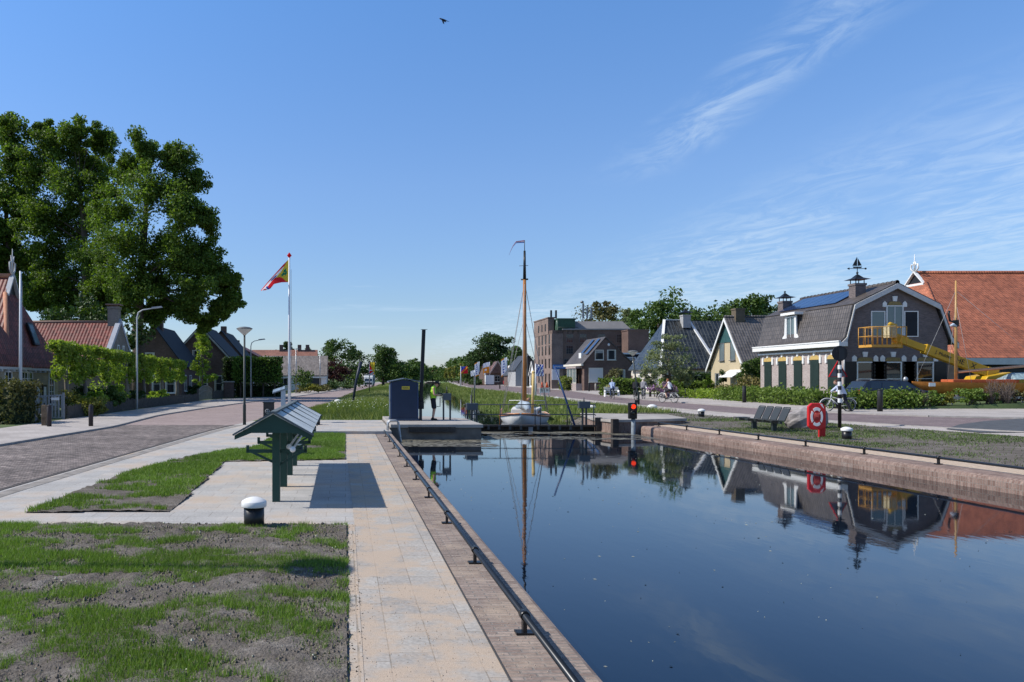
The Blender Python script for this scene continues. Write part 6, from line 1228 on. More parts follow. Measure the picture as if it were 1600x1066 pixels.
# ================================================================== lock equipment
BLUEC = M('cabin_blue', (.013, .026, .058), .12, 3, .5, 0, .05, 60); STEEL = M('painted_dark_steel', (.05, .056, .062), .15, 5, .45, .3)
def cabin():
    t = thing('lock_cabin', 'dark blue cabin with a low pitched roof and a yellow plate on the lock head', 'cabin', (2.56, 34.6, .302)); w, d, h = .60, .55, 1.66
    b = MB(); b.prism([(-w, -d, .1), (w, -d, .1), (w, -d, h), (0, -d, h + .13), (-w, -d, h)], (0, 2 * d, 0)); b.build('body', BLUEC, t, bevel=.012)
    b = MB()
    for s in (-1, 1): b.prism([(0, -d - .06, h + .16), (s * (w + .1), -d - .06, h + .02), (s * (w + .1), -d - .06, h + .06), (0, -d - .06, h + .20)], (0, 2 * d + .12, 0))
    b.build('roof', M('cabin_roof', (.14, .17, .2), .1, 4, .5), t); b = MB(); b.box(-w - .03, w + .03, -d - .03, d + .03, .002, .1); b.build('plinth', M('cabin_plinth', (.04, .06, .1), .1), t)
    b = MB(); b.box(-.12, .22, -d - .012, -d - .003, 1.36, 1.50); pl_ = b.build('plate', flat('yellow_plate', (.55, .42, .03), .5), t); b = MB(); b.box(-.09, .16, -d - .016, -d - .0125, 1.435, 1.46); b.box(-.09, .19, -d - .016, -d - .0125, 1.395, 1.415); b.build('printed_lines', flat('plate_ink', (.12, .1, .03)), pl_)
    b = MB(); b.box(-w - .02, -w - .003, -d + .08, d - .08, .2, h - .1); b.build('door', M('cabin_door', (.10, .13, .18), .1, 3, .4), t); b = MB(); b.box(-w - .05, -w - .02, -d + .15, -d + .2, .8, 1.0); b.build('handle', GALV, t); b = MB()
    for x_ in (-w + .02, w - .02): b.box(x_ - .025, x_ + .025, -d - .012, -d - .002, .12, h)
    b.build('corner_strip', M('cabin_edge', (.03, .055, .12), .1), t)
cabin()
t = thing('barrier_beam', 'tall raised black barrier beam standing beside the blue cabin', 'barrier', (3.30, 34.5, .302)); b = MB(); b.beam((0, 0, .55), (.14, 0, 3.98), .15, .2, (0, 1, 0)); b.build('beam', M('barrier_black', (.012, .014, .017), .2, 4, .5), t, bevel=.01); b = MB(); b.box(-.06, .06, -.06, .06, 0, .62); b.build('foot', STEEL, t); b = MB(); b.box(-.14, .14, -.14, .14, .5, .85); b.box(-.1, .12, -.12, .12, .85, 1.02); b.build('pivot_box', M('pivot_dark', (.02, .022, .025)), t, bevel=.03); b = MB(); b.box(.0, .29, -.10, -.08, 3.98, 4.0); b.build('cap', STEEL, t)
def winch(label, p, w, zb, zt, legs, crank=0, pole=0):
    t = thing('gate_winch', label, 'winch', p, 0, 'winding boxes of the lock gates'); b = MB(); b.box(-w / 2, w / 2, -.13, .13, zb, zt); b.build('gearbox', M('winch_grey', (.085, .10, .115), .1, 4, .45, .2), t, bevel=.012)
    for s in legs: b = MB(); b.box(s * w / 2 * .82 - .035, s * w / 2 * .82 + .035, -.04, .04, 0, zb); b.build('leg', STEEL, t)
    if crank: b = MB(); b.path([(-w / 2, 0, zb + .1), (-w / 2 - .12, 0, zb + .1), (-w / 2 - .12, 0, zb - .28), (-w / 2 - .26, 0, zb - .28)], .018, 8); b.build('crank', STEEL, t); b = MB(); b.path([(-w / 2, -.02, zt - .05), (-w / 2 - .1, -.02, zt), (-w / 2 - .22, -.02, zt + .01)], .03, 8); b.build('lever', DARKM, t)
    if pole: b = MB(); b.tube((0, 0, zt), (0, 0, zt + pole), .03, .015, 8); b.build('rod', STEEL, t)
    return t
winch('winding box with a crank handle right of the man in the vest', (4.48, 34.7, .302), .36, .88, 1.18, (-1, 1), 1, .3); winch('winding box at the left end of the gate railing', (5.86, 36.35, .0), .52, .68, 1.0, (-1, 0, 1), 0, .75); winch('winding box at the right end of the gate railing', (11.05, 36.35, .0), .52, .76, 1.08, (-.3, .5), 0, .18)
def gate_leaf(label, x0, x1, xr0, xr1):
    t = thing('lock_gate', label, 'lock gate', (x0, 36.6, 0)); TI = M('gate_timber', (.045, .036, .03), .4, 3, .85, 0, .5, 20); b = MB()
    for k in range(int((x1 - x0) / .22)): b.box(k * .22, k * .22 + .2, -.08, .08, -1.5, -.12)
    b.build('planking', TI, t); b = MB(); b.box(0, x1 - x0, -.32, .12, -.10, -.02); b.build('walkway', TI, t); b = MB()
    for k in range(int((x1 - x0) / .5)): b.box(.1 + k * .5, .2 + k * .5, -.36, -.325, -.22, -.02)
    b.build('bracket', STEEL, t); b = MB(); a, c = xr0 - x0, xr1 - x0
    for z_ in (.47, .93): b.path([(a, -.2, z_ - .04), (a + .06, -.2, z_), (c - .06, -.2, z_), (c, -.2, z_ - .04)], .024, 8)
    n_ = max(2, int((c - a) / 1.3) + 1)
    for k in range(n_): x_ = a + .1 + (c - a - .2) * k / (n_ - 1); b.tube((x_, -.2, -.02), (x_, -.2, .93), .022, n=8)
    b.build('railing', M('railing_steel', (.10, .105, .11), .15, 5, .45, .4), t)
gate_leaf('left leaf of the dark timber lock gate with a thin railing', 5.46, 8.72, 5.46, 8.9); gate_leaf('right leaf of the dark timber lock gate in front of the sailing boat', 8.76, 11.66, 8.95, 11.62)
t = thing('ladder_hoop', 'bent grey steel ladder hoop at the corner of the quay and cabin', 'ladder', (1.85, 30.6, .0)); b = MB()
for y_ in (-.25, .25): b.path([(-.22, y_, -.02), (-.2, y_, .42), (-.12, y_, .5), (.12, y_, .5), (.2, y_, .44), (.3, y_, -.35), (.3, y_, -.9)], .035, 10)
b.tube((-.1, -.25, .5), (-.1, .25, .5), .03, n=8); b.build('hoop', GALV, t); b = MB()
for z_ in (-.1, -.4, -.7): b.tube((.3, -.25, z_), (.3, .25, z_), .02, n=8)
b.build('rung', GALV, t)
# traffic light for boats
p = Vector((12.52, 34.2, WZ)); t = thing('traffic_light', 'boat traffic light showing red on a pile at the lock wall', 'traffic light', p); b = MB(); b.path([(.05, .05, -1), (.05, .05, .75)], .09, 10); b.build('pile', M('weathered_pile', (.2, .23, .25), .5, 4, .7), t); b = MB(); b.box(-.17, .17, -.1, .12, .7, 1.4); o = b.build('housing', M('signal_black', (.008, .008, .009), .1, 5, .4), t, bevel=.03); b = MB(); b.box(.1, .22, -.03, .02, 1.4, 1.52); b.build('sensor', DARKM, t)
em = bpy.data.materials.new('red_signal'); em.use_nodes = True; em.node_tree.nodes['Principled BSDF'].inputs['Base Color'].default_value = (.6, .03, .01, 1); em.node_tree.nodes['Principled BSDF'].inputs['Emission Color'].default_value = (1, .05, .008, 1); em.node_tree.nodes['Principled BSDF'].inputs['Emission Strength'].default_value = 1.1
b = MB(); b.ball((0, -.102, 1.24), (.11, .03, .11), 20, 8); b.build('lens', em, o); b = MB(); b.ball((0, -.102, .95), (.09, .02, .09), 16, 8); b.build('dark_lens', flat('dark_lens', (.01, .014, .012), .2), o); b = MB()
for zc in (1.24, .95): b.path([(.12 * math.cos(a), -.16, zc + .12 * math.sin(a)) for a in np.linspace(-.2, math.pi + .2, 12)], .012, 5); b.path([(.12 * math.cos(a), -.115, zc + .12 * math.sin(a)) for a in np.linspace(-.2, math.pi + .2, 12)], .02, 5)
b.build('hood', BLACKP, o)

# ================================================================== far quay furniture
def bench():
    t = thing('seat_bench', 'row of four black mesh seats with a small side table on the lawn', 'bench', (16.75, 31.4, hz(16.75, 31.4))); MS = NT('bench_mesh'); MS.set(.5, .3, .4); MS.b.inputs['Base Color'].default_value = (.05, .055, .056, 1); MS = MS.m; FRM = M('bench_frame', (.02, .03, .03), .1, 5, .4)
    for k in range(4):
        y0 = -1.16 + k * .60; b = MB(); b.beam((-.28, y0 + .27, .45), (.2, y0 + .27, .42), .5, .025); b.build('seat', MS, t)
        b = MB(); b.beam((.21, y0 + .27, .44), (.42, y0 + .27, .92), .50, .025, (1, 0, 0)); o = b.build('backrest', MS, t); c = MB(); c.path([(.2, y0 + .03, .42), (.43, y0 + .03, .92), (.44, y0 + .06, .95), (.44, y0 + .48, .95), (.43, y0 + .51, .92), (.2, y0 + .51, .42)], .018, 6); sub(c, 'frame', FRM, o, thing_zero)
    b = MB(); b.beam((0, -1.25, .37), (0, 1.9, .37), .1, .09); b.build('beam', FRM, t); b = MB(); b.box(-.3, .18, 1.4, 1.85, .44, .465); b.build('side_table', FRM, t)
    for y_ in (-.75, .75): b = MB(); b.box(-.08, .08, y_ - .07, y_ + .07, -.05, .34); b.build('leg', FRM, t)
class _Z: location = Vector((0, 0, 0))
thing_zero = _Z(); bench()
rng = np.random.default_rng(300); b = MB(); b.ball((0, 0, .3), (.82, .6, .60), 22, 16); nv = []
for v in b.v:
    v = np.array(v); q = fbm(np.array([v[0] * 2.1 + 5]), np.array([v[1] * 2.1 + v[2] * 2.7]), 4)[0] - .5; q2 = vnoise(np.array([v[0] * 5 + 3]), np.array([v[1] * 5 + v[2] * 6]), 9)[0] - .5; v = v * (1 + .5 * q + .13 * q2); v[2] += .14 * max(0, v[0] * .3) ; nv.append(tuple(v))
b.v = nv; b.sm = [False] * len(b.sm); p = gp(1261, 667, .17); o = b.build('boulder', M('granite', (.27, .25, .245), .35, 4, .9, 0, .7, 16)); o.location = (p.x, p.y, hz(p.x, p.y)); tag(o, 'large rough grey granite boulder between bench and lifebuoy stand', 'boulder')
def lifebuoy():
    p = gp(1281, 681, .1); z = hz(p.x, p.y); t = thing('lifebuoy_stand', 'bright red lifebuoy box with a white ring on a short red post', 'lifebuoy stand', (p.x, p.y, z), math.radians(-8)); RD = M('signal_red', (.52, .018, .02), .06, 3, .35)
    b = MB(); b.box(-.02, .17, -.05, .1, -.05, .5); b.build('post', RD, t, bevel=.01); x0, x1, z0, z1, c = -.46, .12, .27, 1.21, .12; P = [(x0 + c, z0), (x1 - c, z0), (x1, z0 + c), (x1, z1 - c), (x1 - c, z1), (x0 + c, z1), (x0, z1 - c), (x0, z0 + c)]; b = MB(); b.prism([(q[0], -.2, q[1]) for q in P], (0, .15, 0)); o = b.build('case', RD, t, bevel=.03)
    cx_, cz_ = -.19, .73; b = MB(); R1, R2 = 1.0, .62
    for k in range(4):
        a0 = math.pi / 4 + k * math.pi / 2 + .12; a1 = a0 + math.pi / 2 - .24; A = np.linspace(a0, a1, 9)
        out = [(cx_ + .20 * math.cos(a), -.222, cz_ + .335 * math.sin(a)) for a in A] + [(cx_ + .135 * math.cos(a), -.222, cz_ + .225 * math.sin(a)) for a in A[::-1]]; b.prism(out, (0, .02, 0))
    b.build('ring', WHITE, o); b = MB()
    for k in range(5): a = k * 1.1; b.path([(cx_ - .08 + .04 * k, -.21, cz_ - .14), (cx_ - .07 + .03 * k, -.225, cz_), (cx_ - .09 + .045 * k, -.21, cz_ + .14)], .009, 5)
    b.build('rope', M('red_rope', (.5, .1, .09), .2, 20), o); b = MB(); b.prism([(x1 - .2, -.206, z1 - .02), (x1 - .13, -.206, z1 - .03), (x1 - .06, -.206, z1 - .2), (x1 - .14, -.206, z1 - .12)], (0, .006, 0)); b.build('sticker', WHITE, o)
lifebuoy()
def striped_pole():
    p = gp(1312, 667, .2); z = hz(p.x, p.y); t = thing('striped_sign_pole', 'black and white striped pole with a round sign and a warning triangle', 'sign pole', (p.x, p.y, z)); S = p.y / F; zt = 3.25
    b = MB(); b.tube((0, 0, -.05), (0, 0, zt), .065, n=16); b.build('pole', M('pole_black', (.012, .012, .013), .1, 5, .4), t); b = MB(); k = 0; zz0 = 1.02
    while zz0 < 2.75: b = MB(); b.lathe([(.070, zz0), (.070, zz0 + .17)], n=24, smooth=False); b.build('white_band', WHITE, t); zz0 += .335
    b = MB(); b.path([(-.05, -.09, zt - .28), (-.05, -.065, zt - .28)], .31, 32); b.v = [(v[0], v[1], v[2] + .02) for v in b.v]; o = b.build('round_sign', M('sign_back', (.012, .012, .014), .1, 5, .5), t); b = MB()
    for x_ in (-.18, .08): b.box(x_ - .012, x_ + .012, -.105, -.092, zt - .2, zt - .12)
    b.box(-.1, .12, -.11, -.09, zt - .5, zt - .05); b.build('clamp', DARKM, o)
    c = Vector((-.02, .09, 2.27)); R = .42; V = [c + Vector((R * math.cos(a), 0, R * math.sin(a))) for a in (math.pi / 2, math.pi * 7 / 6, -math.pi / 6)]; b = MB(); b.prism([tuple(v) for v in V], (0, .012, 0)); o = b.build('triangle_sign', M('sign_grey_back', (.13, .135, .15), .08, 5, .5, .2), t); b = MB()
    for i in range(3): b.beam(tuple(V[i] + Vector((0, -.008, 0))), tuple(V[(i + 1) % 3] + Vector((0, -.008, 0))), .02, .05, (0, 1, 0))
    b.build('red_rim', FR, o)
striped_pole()
# barrier with cones, flags and banners by the canal road
p = Vector((20.3, 80, hz(20.3, 80))); t = thing('barrier_board', 'white barrier board on legs carrying two orange cones by the canal road', 'barrier', p); b = MB(); b.box(-.5, .5, -.03, .03, .55, 1.05); b.build('board', WHITE, t); b = MB(); b.box(-.4, -.22, -.036, -.031, .65, .95); b.box(-.05, .02, -.036, -.031, .62, .98); b.box(.15, .4, -.036, -.031, .68, .92); b.build('markings', M('worn_grey_marks', (.32, .32, .31)), t); b = MB()
for x_ in (-.42, 0, .42): b.box(x_ - .03, x_ + .03, -.03, .03, -.05, .55); b.box(x_ - .03, x_ + .03, -.2, .2, -.02, .03)
b.box(-.55, .55, -.2, .2, 1.05, 1.08); b.build('legs', M('barrier_leg', (.5, .5, .5)), t)
for x_, lab in ((-.25, 'left orange traffic cone on the white barrier board'), (.25, 'right orange traffic cone on the white barrier board')):
    c = thing('traffic_cone', lab, 'cone', (p.x + x_, p.y, p.z + 1.082), 0, 'orange cones on the barrier'); b = MB(); b.lathe([(.15, .02), (.03, .55), (.01, .56)], n=14); b.build('body', M('cone_orange', (.62, .1, .02), .08), c); b = MB(); b.box(-.17, .17, -.17, .17, 0, .022); b.build('base', M('cone_orange'), c)
def banner(label, q, Y, w, h_, pole_h, mats, mi, base_z=.5, wave=.12, cat='banner', dirx=-1):
    p = dp(q[0], 593, Y); t = thing('banner_pole', 'pale pole carrying the ' + ' '.join(label.split()[:9]).rstrip(','), 'flagpole', (p.x, Y, base_z)); b = MB(); b.path([(0, 0, -.1), (0, 0, pole_h)], [.11, .06], 8); b.build('pole', M('pole_white'), t)
    f = thing('banner_flag', label, cat, (p.x, Y, base_z + pole_h - .1)); nu, nv = 10, 14; P = [[Vector((dirx * (i / 9) * w, wave * math.sin(i * .8 + j * .3), -h_ * j / 13 - .15 * (i / 9) ** 2 * h_ * (dirx < 0))) for j in range(nv)] for i in range(nu)]; cloth(P, 'cloth', mats, mi, f, .02)
text_cell = lambda u, v: 1 if (.35 < u < .65 and .12 < v < .8 and int(v * 13) % 2 == 0) else (2 if v > .86 or v < .05 and u > .4 else 0)
banner('tall white banner with blue lettering and an orange edge, nearest the mast', (792, 0), 232, 1.7, 5.1, 8.2, [FW, FB, FO], text_cell)
banner('white banner with blue lettering, leftmost of the three', (749, 0), 262, 1.6, 4.6, 7.6, [FW, FB, FO], text_cell)
banner('orange banner with a white top and pale lettering, between the two white ones', (765, 0), 240, 2.0, 3.6, 7.0, [FO, FW, FB], lambda u, v: 1 if v < .38 else (1 if (.35 < u < .75 and .5 < v < .62) or (.55 < u < .85 and .84 < v < .93) else 0))
banner('blue and white diagonally striped flag fluttering by the barrier', (837, 0), 84, .85, 1.25, 3.5, [FW, FB], lambda u, v: 1 if int((u * 1.2 + v * .9 + .15) * 4.4) % 2 else 0, .3, .1, 'flag', 1)
banner('small white rag flag on a thin pole before the banners', (742, 0), 130, .7, .9, 3.4, [FW], lambda u, v: 0, .3, .15, 'flag')
banner('red and dark blue flag with a yellow stripe by the young trees', (720, 0), 170, 1.5, 1.5, 4.6, [FR, FB, FY], lambda u, v: 1 if u + v < .7 else (2 if .9 < u + v < 1.05 else 0), .4, .15, 'flag', 1)
banner('red and yellow flag on a thin pole above the truck', (577, 0), 190, 1.3, 2.9, 6.3, [FR, FY, FW], lambda u, v: 1 if u > v * .9 else (2 if .55 < v < .62 else 0), 0, .2, 'flag', 1)
t = thing('yellow_flag', 'yellow flag flying from the factory roof', 'flag', (38.0, 141, 10.9)); b = MB(); b.tube((0, 0, -.1), (0, 0, 2.1), .05, n=6); b.build('pole', GREYM, t); P = [[Vector((i * .21, .1 * math.sin(i), 2.05 - .7 * j / 5 + .02 * i)) for j in range(6)] for i in range(9)]; cloth(P, 'cloth', [flat('flag_lemon', (.5, .48, .06), .7)], lambda u, v: 0, t)
t = thing('advert_board', 'white upright signboard beside the bungalow street', 'sign', (dp(545, 593, 195).x, 195, 0)); b = MB(); b.box(-.65, .65, -.08, .08, .5, 2.9); b.build('board', WHITE, t); b = MB(); b.box(-.4, .45, -.09, -.081, 1.9, 2.2); b.box(-.3, .2, -.09, -.081, 2.3, 2.5); b.build('markings', M('navy_marks', (.05, .07, .15)), t); b = MB(); b.box(-.6, .6, -.06, .06, -.05, .5); b.build('foot', DARKM, t)
t = thing('leaning_mooring_pole', 'dark blue pole leaning to the right on the flowery grass bank', 'pole', (.45, 57, hz(.45, 57))); b = MB(); b.path([(0, 0, -.3), (.33, 0, 1.8), (.66, 0, 3.15)], [.09, .1, .13], 10); b.build('pole', M('navy_pole', (.02, .028, .05), .1, 4, .5), t)
t = thing('marker_pole', 'thin dark pole on the flowery bank in front of the truck', 'pole', (dp(577, 593, 95).x, 95, hz(dp(577, 593, 95).x, 95))); b = MB(); b.path([(0, 0, -.2), (.05, 0, 2.4)], .05, 8); b.build('pole', DARKM, t); b = MB(); b.abox((.25, 0, 2.55), (.28, 0, .2), (0, .01, 0), (-.06, 0, .08)); b.build('board', M('grey_white_paint'), t)
for i, (x_, Y, h_, lab) in enumerate([(736, 44.5, 1.55, 'thin grey depth pole in the water left of the boat'), (741, 70, 2.8, 'thin pole by the canal road left of the boat')]): X_ = dp(x_, 593, Y).x; o = MB().path([(0, 0, -1), (.01, 0, h_)], .045, 8).build('marker_pole', STEEL); o.location = (X_, Y, max(WZ, hz(X_, Y))); tag(o, lab, 'pole')
o = MB().tube((-.0, 0, 0), (-.78, .6, 2.75), .05, .035, 10).build('boat_hook', M('blue_pole', (.02, .05, .14), .1, 4, .4)); o.location = (10.62, 36.35, -.02); tag(o, 'blue pole leaning on the right part of the gate railing', 'pole')
t = thing('garden_bench', 'white slatted garden bench with a flower pot beside the square hedge', 'bench', (dp(956, 593, 79).x, 79, hz(26.6, 79))); b = MB(); b.box(-.72, .72, -.22, .22, .42, .47); b.build('seat', WHITE, t); b = MB()
for z_ in (.6, .74, .88): b.box(-.72, .72, .2, .24, z_, z_ + .09)
b.build('backrest', WHITE, t)
for x_ in (-.68, .68): b = MB(); b.box(x_ - .04, x_ + .04, -.22, .24, -.05, .65 if x_ < 0 else .66); b.build('leg', WHITE, t)
bush('flower_pot', 'pot of pale flowers behind the white garden bench', 'flower pot', (dp(951, 593, 80).x, 80, .8), [(0, 0, .45, .45, .4, .3)], 500, .12, leafmat('pale_flowers', (.4, .42, .15), (.5, .5, .3), .2), None, 310)
t = thing('wire_fence', 'low dark wire fence in front of the purple bush and willow', 'fence', (27.4, 69, .45)); b = MB()
for k in range(6): b.tube((k * .75, -k * .2, -.05), (k * .75, -k * .2, .85), .03, n=6)
b.build('posts', DARKM, t); b = MB()
for z_ in (.3, .55, .8): b.tube((0, 0, z_), (3.75, -1.0, z_), .012, n=5)
b.build('wires', DARKM, t)
t = thing('low_rail_fence', 'low pale rail fence behind the shrubs under the wooden boat', 'fence', (31.5, 44.6, .5)); b = MB(); b.box(0, 9, -.03, .03, .5, .62); b.build('rail', WHITE, t); b = MB()
for k in range(10): b.box(k * 1.0 - .03, k * 1.0 + .03, -.04, .04, -.1, .5)
b.build('posts', M('pale_wood_posts', (.35, .33, .3)), t)

# ================================================================== boats
def hull(b, L, bow_b, beam, z_keel, z_sheer, sheer_rise, transom=.75, n=22, bowp=.55):
    rows = []
    for i in range(n + 1):
        t = i / n; x = L / 2 - L * t; hb = beam / 2 * (min(1, (t / .42)) ** bowp if t < .42 else 1 - (1 - transom) * ((t - .42) / .58) ** 2); hb = max(hb, .03); zs = z_sheer + sheer_rise * (1 - t) ** 3 + sheer_rise * .25 * t ** 3; zk = z_keel + (zs - z_keel) * max(0, 1 - t / .16) ** 1.6 * .8
        rows.append([(x, s * hb * f, zk + (zs - zk) * g) for s, f, g in ((-1, 1, 1), (-1, .97, .7), (-1, .85, .35), (-1, .5, .06), (1, 0, 0), (1, .5, .06), (1, .85, .35), (1, .97, .7), (1, 1, 1))])
    vs = [p for r in rows for p in r]; m = 9; fs = [(i * m + k, i * m + k + 1, (i + 1) * m + k + 1, (i + 1) * m + k) for i in range(n) for k in range(m - 1)]
    b.add(vs, fs, True); b.add(rows[-1], [tuple(range(m))]); b.add(rows[0], [tuple(range(m))]); return rows
VARN = M('varnished_wood', (.50, .18, .035), .25, 4, .3, 0, .1, 30); HW = M('hull_white', (.62, .62, .60), .12, 2, .4); TEAK = M('deck_wood', (.36, .25, .14), .2, 5, .6)
def sailboat():
    t = thing('sailing_barge', 'white hulled sailing boat with a tall varnished mast lying behind the lock gate', 'sailboat', (10.35, 45.2, WZ), math.radians(-106)); L, bm = 8.2, 2.75
    b = MB(); rows = hull(b, L, 0, bm, -.35, .36, .30, .7, bowp=.45); b.build('hull', HW, t)
    b = MB()
    for k in (0, 8): b.path([Vector(r[k]) + Vector((0, (.02 if k else -.02), -.06)) for r in rows], .055, 6)
    b.build('rubbing_strake', VARN, t); b = MB(); vs = []
    for r in rows: vs += [(r[0][0], r[0][1] * .98, r[0][2] - .05), (r[8][0], r[8][1] * .98, r[8][2] - .05)]
    b.add(vs, [(2 * i, 2 * i + 1, 2 * i + 3, 2 * i + 2) for i in range(len(rows) - 1)]); b.build('deck', TEAK, t)
    b = MB(); b.prism([(-2.6, -.85, .3), (1.3, -.7, .3), (1.3, .7, .3), (-2.6, .85, .3)], (0, 0, .46)); o = b.build('cabin', M('cabin_white', (.60, .60, .58), .08), t, bevel=.05); b = MB()
    for s in (-1, 1):
        for x_ in (-1.8, -.8, .3): b.abox((x_, s * (.79 - .038 * (x_ + 1)), .56), (.3, 0, 0), (0, .03, 0), (0, 0, .09))
    b.build('porthole', GLASS, o)
    b = MB(); b.path([(.55, 0, .3), (.55, 0, 4), (.55, 0, 8.1)], [.12, .112, .09], 14); m_ = b.build('mast', M('mast_varnish', (.34, .145, .045), .2, 3, .35), t); b = MB(); b.path([(.55, 0, 8.1), (.55, 0, 9.75)], [.09, .06], 10); b.build('topmast', BLACKP, m_); b = MB(); b.tube((.55, 0, 9.75), (.55, 0, 10.35), .02, n=6); b.tube((.55, -.3, 8.9), (.55, .2, 8.9), .015, n=5); b.tube((.55, -.2, 8.12), (.55, .2, 8.12), .05, n=6); b.build('mast_fittings', STEEL, m_)
    b = MB(); b.tube((.35, .02, .95), (-2.9, .1, 1.15), .055, n=8); b.build('boom', VARN, t); b = MB(); b.path([(.2, .02, 1.08), (-1.2, .05, 1.15), (-2.6, .1, 1.24)], [.12, .14, .08], 10); b.build('furled_sail', M('furled_orange', (.45, .22, .10), .25, 8), t)
    b = MB(); b.path([(1.9, .5, .55), (1.9, .55, 2.75)], [.075, .09], 10); b.ball((1.9, .55, 2.8), .1, 8, 6); b.build('spar', M('pale_spar', (.55, .40, .16), .15, 6), t)
    b = MB(); b.path([(2.3, .3, .72), (1.7, .2, .95), (1.2, -.1, .98), (.8, -.4, .86)], [.12, .24, .25, .12], 10); b.build('tarpaulin', M('grey_blue_tarp', (.30, .36, .42), .25, 7), t)
    b = MB()
    for q in ((3.95, 0, .9), (-.4, 1.25, .55), (-.4, -1.25, .55), (.3, 1.3, .55), (.3, -1.3, .55), (3.2, .0, .8), (-4.0, 0, .7)): b.tube((.55, 0, 8.0), q, .014, .014, 4)
    for q in ((.35, 1.28, .55), (.35, -1.28, .55)): b.tube((.55, 0, 6.0), q, .012, .012, 4)
    b.build('rigging', M('rope_grey', (.3, .3, .3), .1), t)
    b = MB(); b.path([(-2.0, s_, z_) for s_, z_ in ((-1.1, .5), (-1.05, 1.15), (1.05, 1.15), (1.1, .5))], .025, 6); b.build('guard_rail', GALV, t)
    b = MB(); b.prism([(-.9, -1.42, .7), (.3, -1.42, .62), (.45, -1.42, -.3), (-.3, -1.42, -.75), (-1.1, -1.42, -.5)], (0, .05, 0)); b.build('leeboard', VARN, t)
    f = thing('mast_pennant', 'long thin red, white and blue pennant at the masthead', 'pennant', (10.2, 44.67, WZ + 10.35)); S = 44.7 / F
    cen = [(824, 373), (818, 373.5), (811, 374.5), (806, 381), (802, 389), (799.5, 396)]; P = []
    for i, (x, y) in enumerate(cen):
        w_ = 4.2 * (1 - i / 6.5); P.append([Vector(((x - 824) * S, .04 * math.sin(i), -(y - 373) * S - j * w_ * S / 3)) for j in range(4)])
    cloth(P, 'cloth', [FR, FW, FB], lambda u, v: 0 if v < .3 else (1 if v < .6 else 2), f)
sailboat()
def land_boat():
    t = thing('wooden_yacht', 'varnished orange wooden yacht with a red keel standing on land by the barn', 'yacht', (39.2, 47.6, .6)); L, bm = 9.6, 2.1; b = MB(); rows = hull(b, L, 0, bm, .62, 1.28, .1, .6, bowp=.75); b.v = [(-v[0], v[1], v[2]) for v in b.v]; b.build('hull', VARN, t)
    b = MB(); b.prism([(-3.9, -.06, .95), (3.6, -.06, .7), (3.0, -.06, .12), (-1.2, -.06, .12), (-2.6, -.06, .45)], (0, .12, 0)); b.path([(-3.6, 0, .82), (-1.5, 0, .70), (2.5, 0, .70)], [.1, .55, .5], 12); b.build('keel', M('antifoul_red', (.14, .022, .018), .2), t)
    b = MB(); vs = []
    for r in rows: vs += [(-r[0][0], r[0][1] * .97, r[0][2] + .004), (-r[8][0], r[8][1] * .97, r[8][2] + .004)]
    b.add(vs, [(2 * i, 2 * i + 1, 2 * i + 3, 2 * i + 2) for i in range(len(rows) - 1)]); b.build('deck', TEAK, t); b = MB(); b.prism([(-2.7, -.5, 1.3), (1.2, -.6, 1.3), (1.2, .6, 1.3), (-2.7, .5, 1.3)], (0, 0, .2)); b.build('cabin', M('cabin_red_wood', (.40, .09, .03), .2), t, bevel=.05)
    mx_ = -2.15; b = MB(); b.path([(mx_, 0, 1.3), (mx_, 0, 4.5), (mx_, 0, 7.5)], [.085, .08, .045], 10); m_ = b.build('mast', M('golden_spar', (.46, .27, .10), .15, 5, .35), t); b = MB(); b.box(mx_ - .11, mx_ + .11, -.11, .11, 4.7, 5.1); b.path([(mx_ - .1, -.1, 4.95), (mx_ - .45, -.12, 5.05), (mx_ - .52, -.1, 5.5), (mx_ - .46, -.1, 5.65)], .06, 6); b.build('mast_fittings', BLACKP, m_); b = MB(); b.path([(mx_ - .08, -.14, 4.72), (mx_ - .3, -.16, 4.82), (mx_ - .45, -.14, 4.74)], [.05, .1, .05], 8); b.build('furled_flag', M('pale_blue_cloth', (.45, .52, .6), .2, 9), m_)
    b = MB(); b.tube((mx_ + .1, 0, 1.95), (4.6, -.1, 2.55), .085, n=10); b.build('boom', M('pinkish_spar', (.5, .27, .16), .15, 5, .4), t); b = MB()
    for q in ((-4.6, 0, 1.42), (mx_ + .2, .95, 1.3), (mx_ + .2, -.95, 1.3), (4.5, 0, 1.35)): b.tube((mx_, 0, 6.9 if abs(q[0]) > 4 else 6.2), q, .011, .011, 4)
    b.build('rigging', M('rope_grey'), t); b = MB(); b.path([(-4.75, 0, .3), (-5.15, 0, 1.45)], .035, 6); b.ball((-5.2, 0, 1.5), (.14, .12, .17), 10, 7); b.build('bow_roller', GALV, t); b = MB(); b.box(-4.2, -3.85, -.36, -.33, 1.08, 1.3); b.v = [(v[0], v[1] - .22 + (v[0] + 4.2) * -.12, v[2]) for v in b.v]; b.build('notice', WHITE, t)
    b = MB(); b.add([(.9, -.75, 1.5), (2.6, -.8, 1.55), (2.6, .8, 1.55), (.9, .75, 1.5), (1.1, -.1, 1.9), (2.5, -.1, 1.95)], [(0, 1, 5, 4), (2, 3, 4, 5), (1, 2, 5), (3, 0, 4)]); b.build('cockpit_cover', M('patterned_cover', (.22, .3, .33), .6, 9), t); b = MB(); b.path([(3.3, -.2, 1.3), (3.5, -.2, 1.9), (3.75, -.2, 2.5)], [.3, .34, .12], 10); b.build('white_cover', WHITE, t)
    b = MB()
    for x_ in (-2.6, 0, 2.4):
        for s in (-1, 1): b.beam((x_, s * .95, -.05), (x_, s * .55, .75), .1, .1)
        b.box(x_ - .08, x_ + .08, -1, 1, -.04, .1)
    b.build('cradle', M('cradle_steel', (.10, .10, .11)), t)
land_boat()

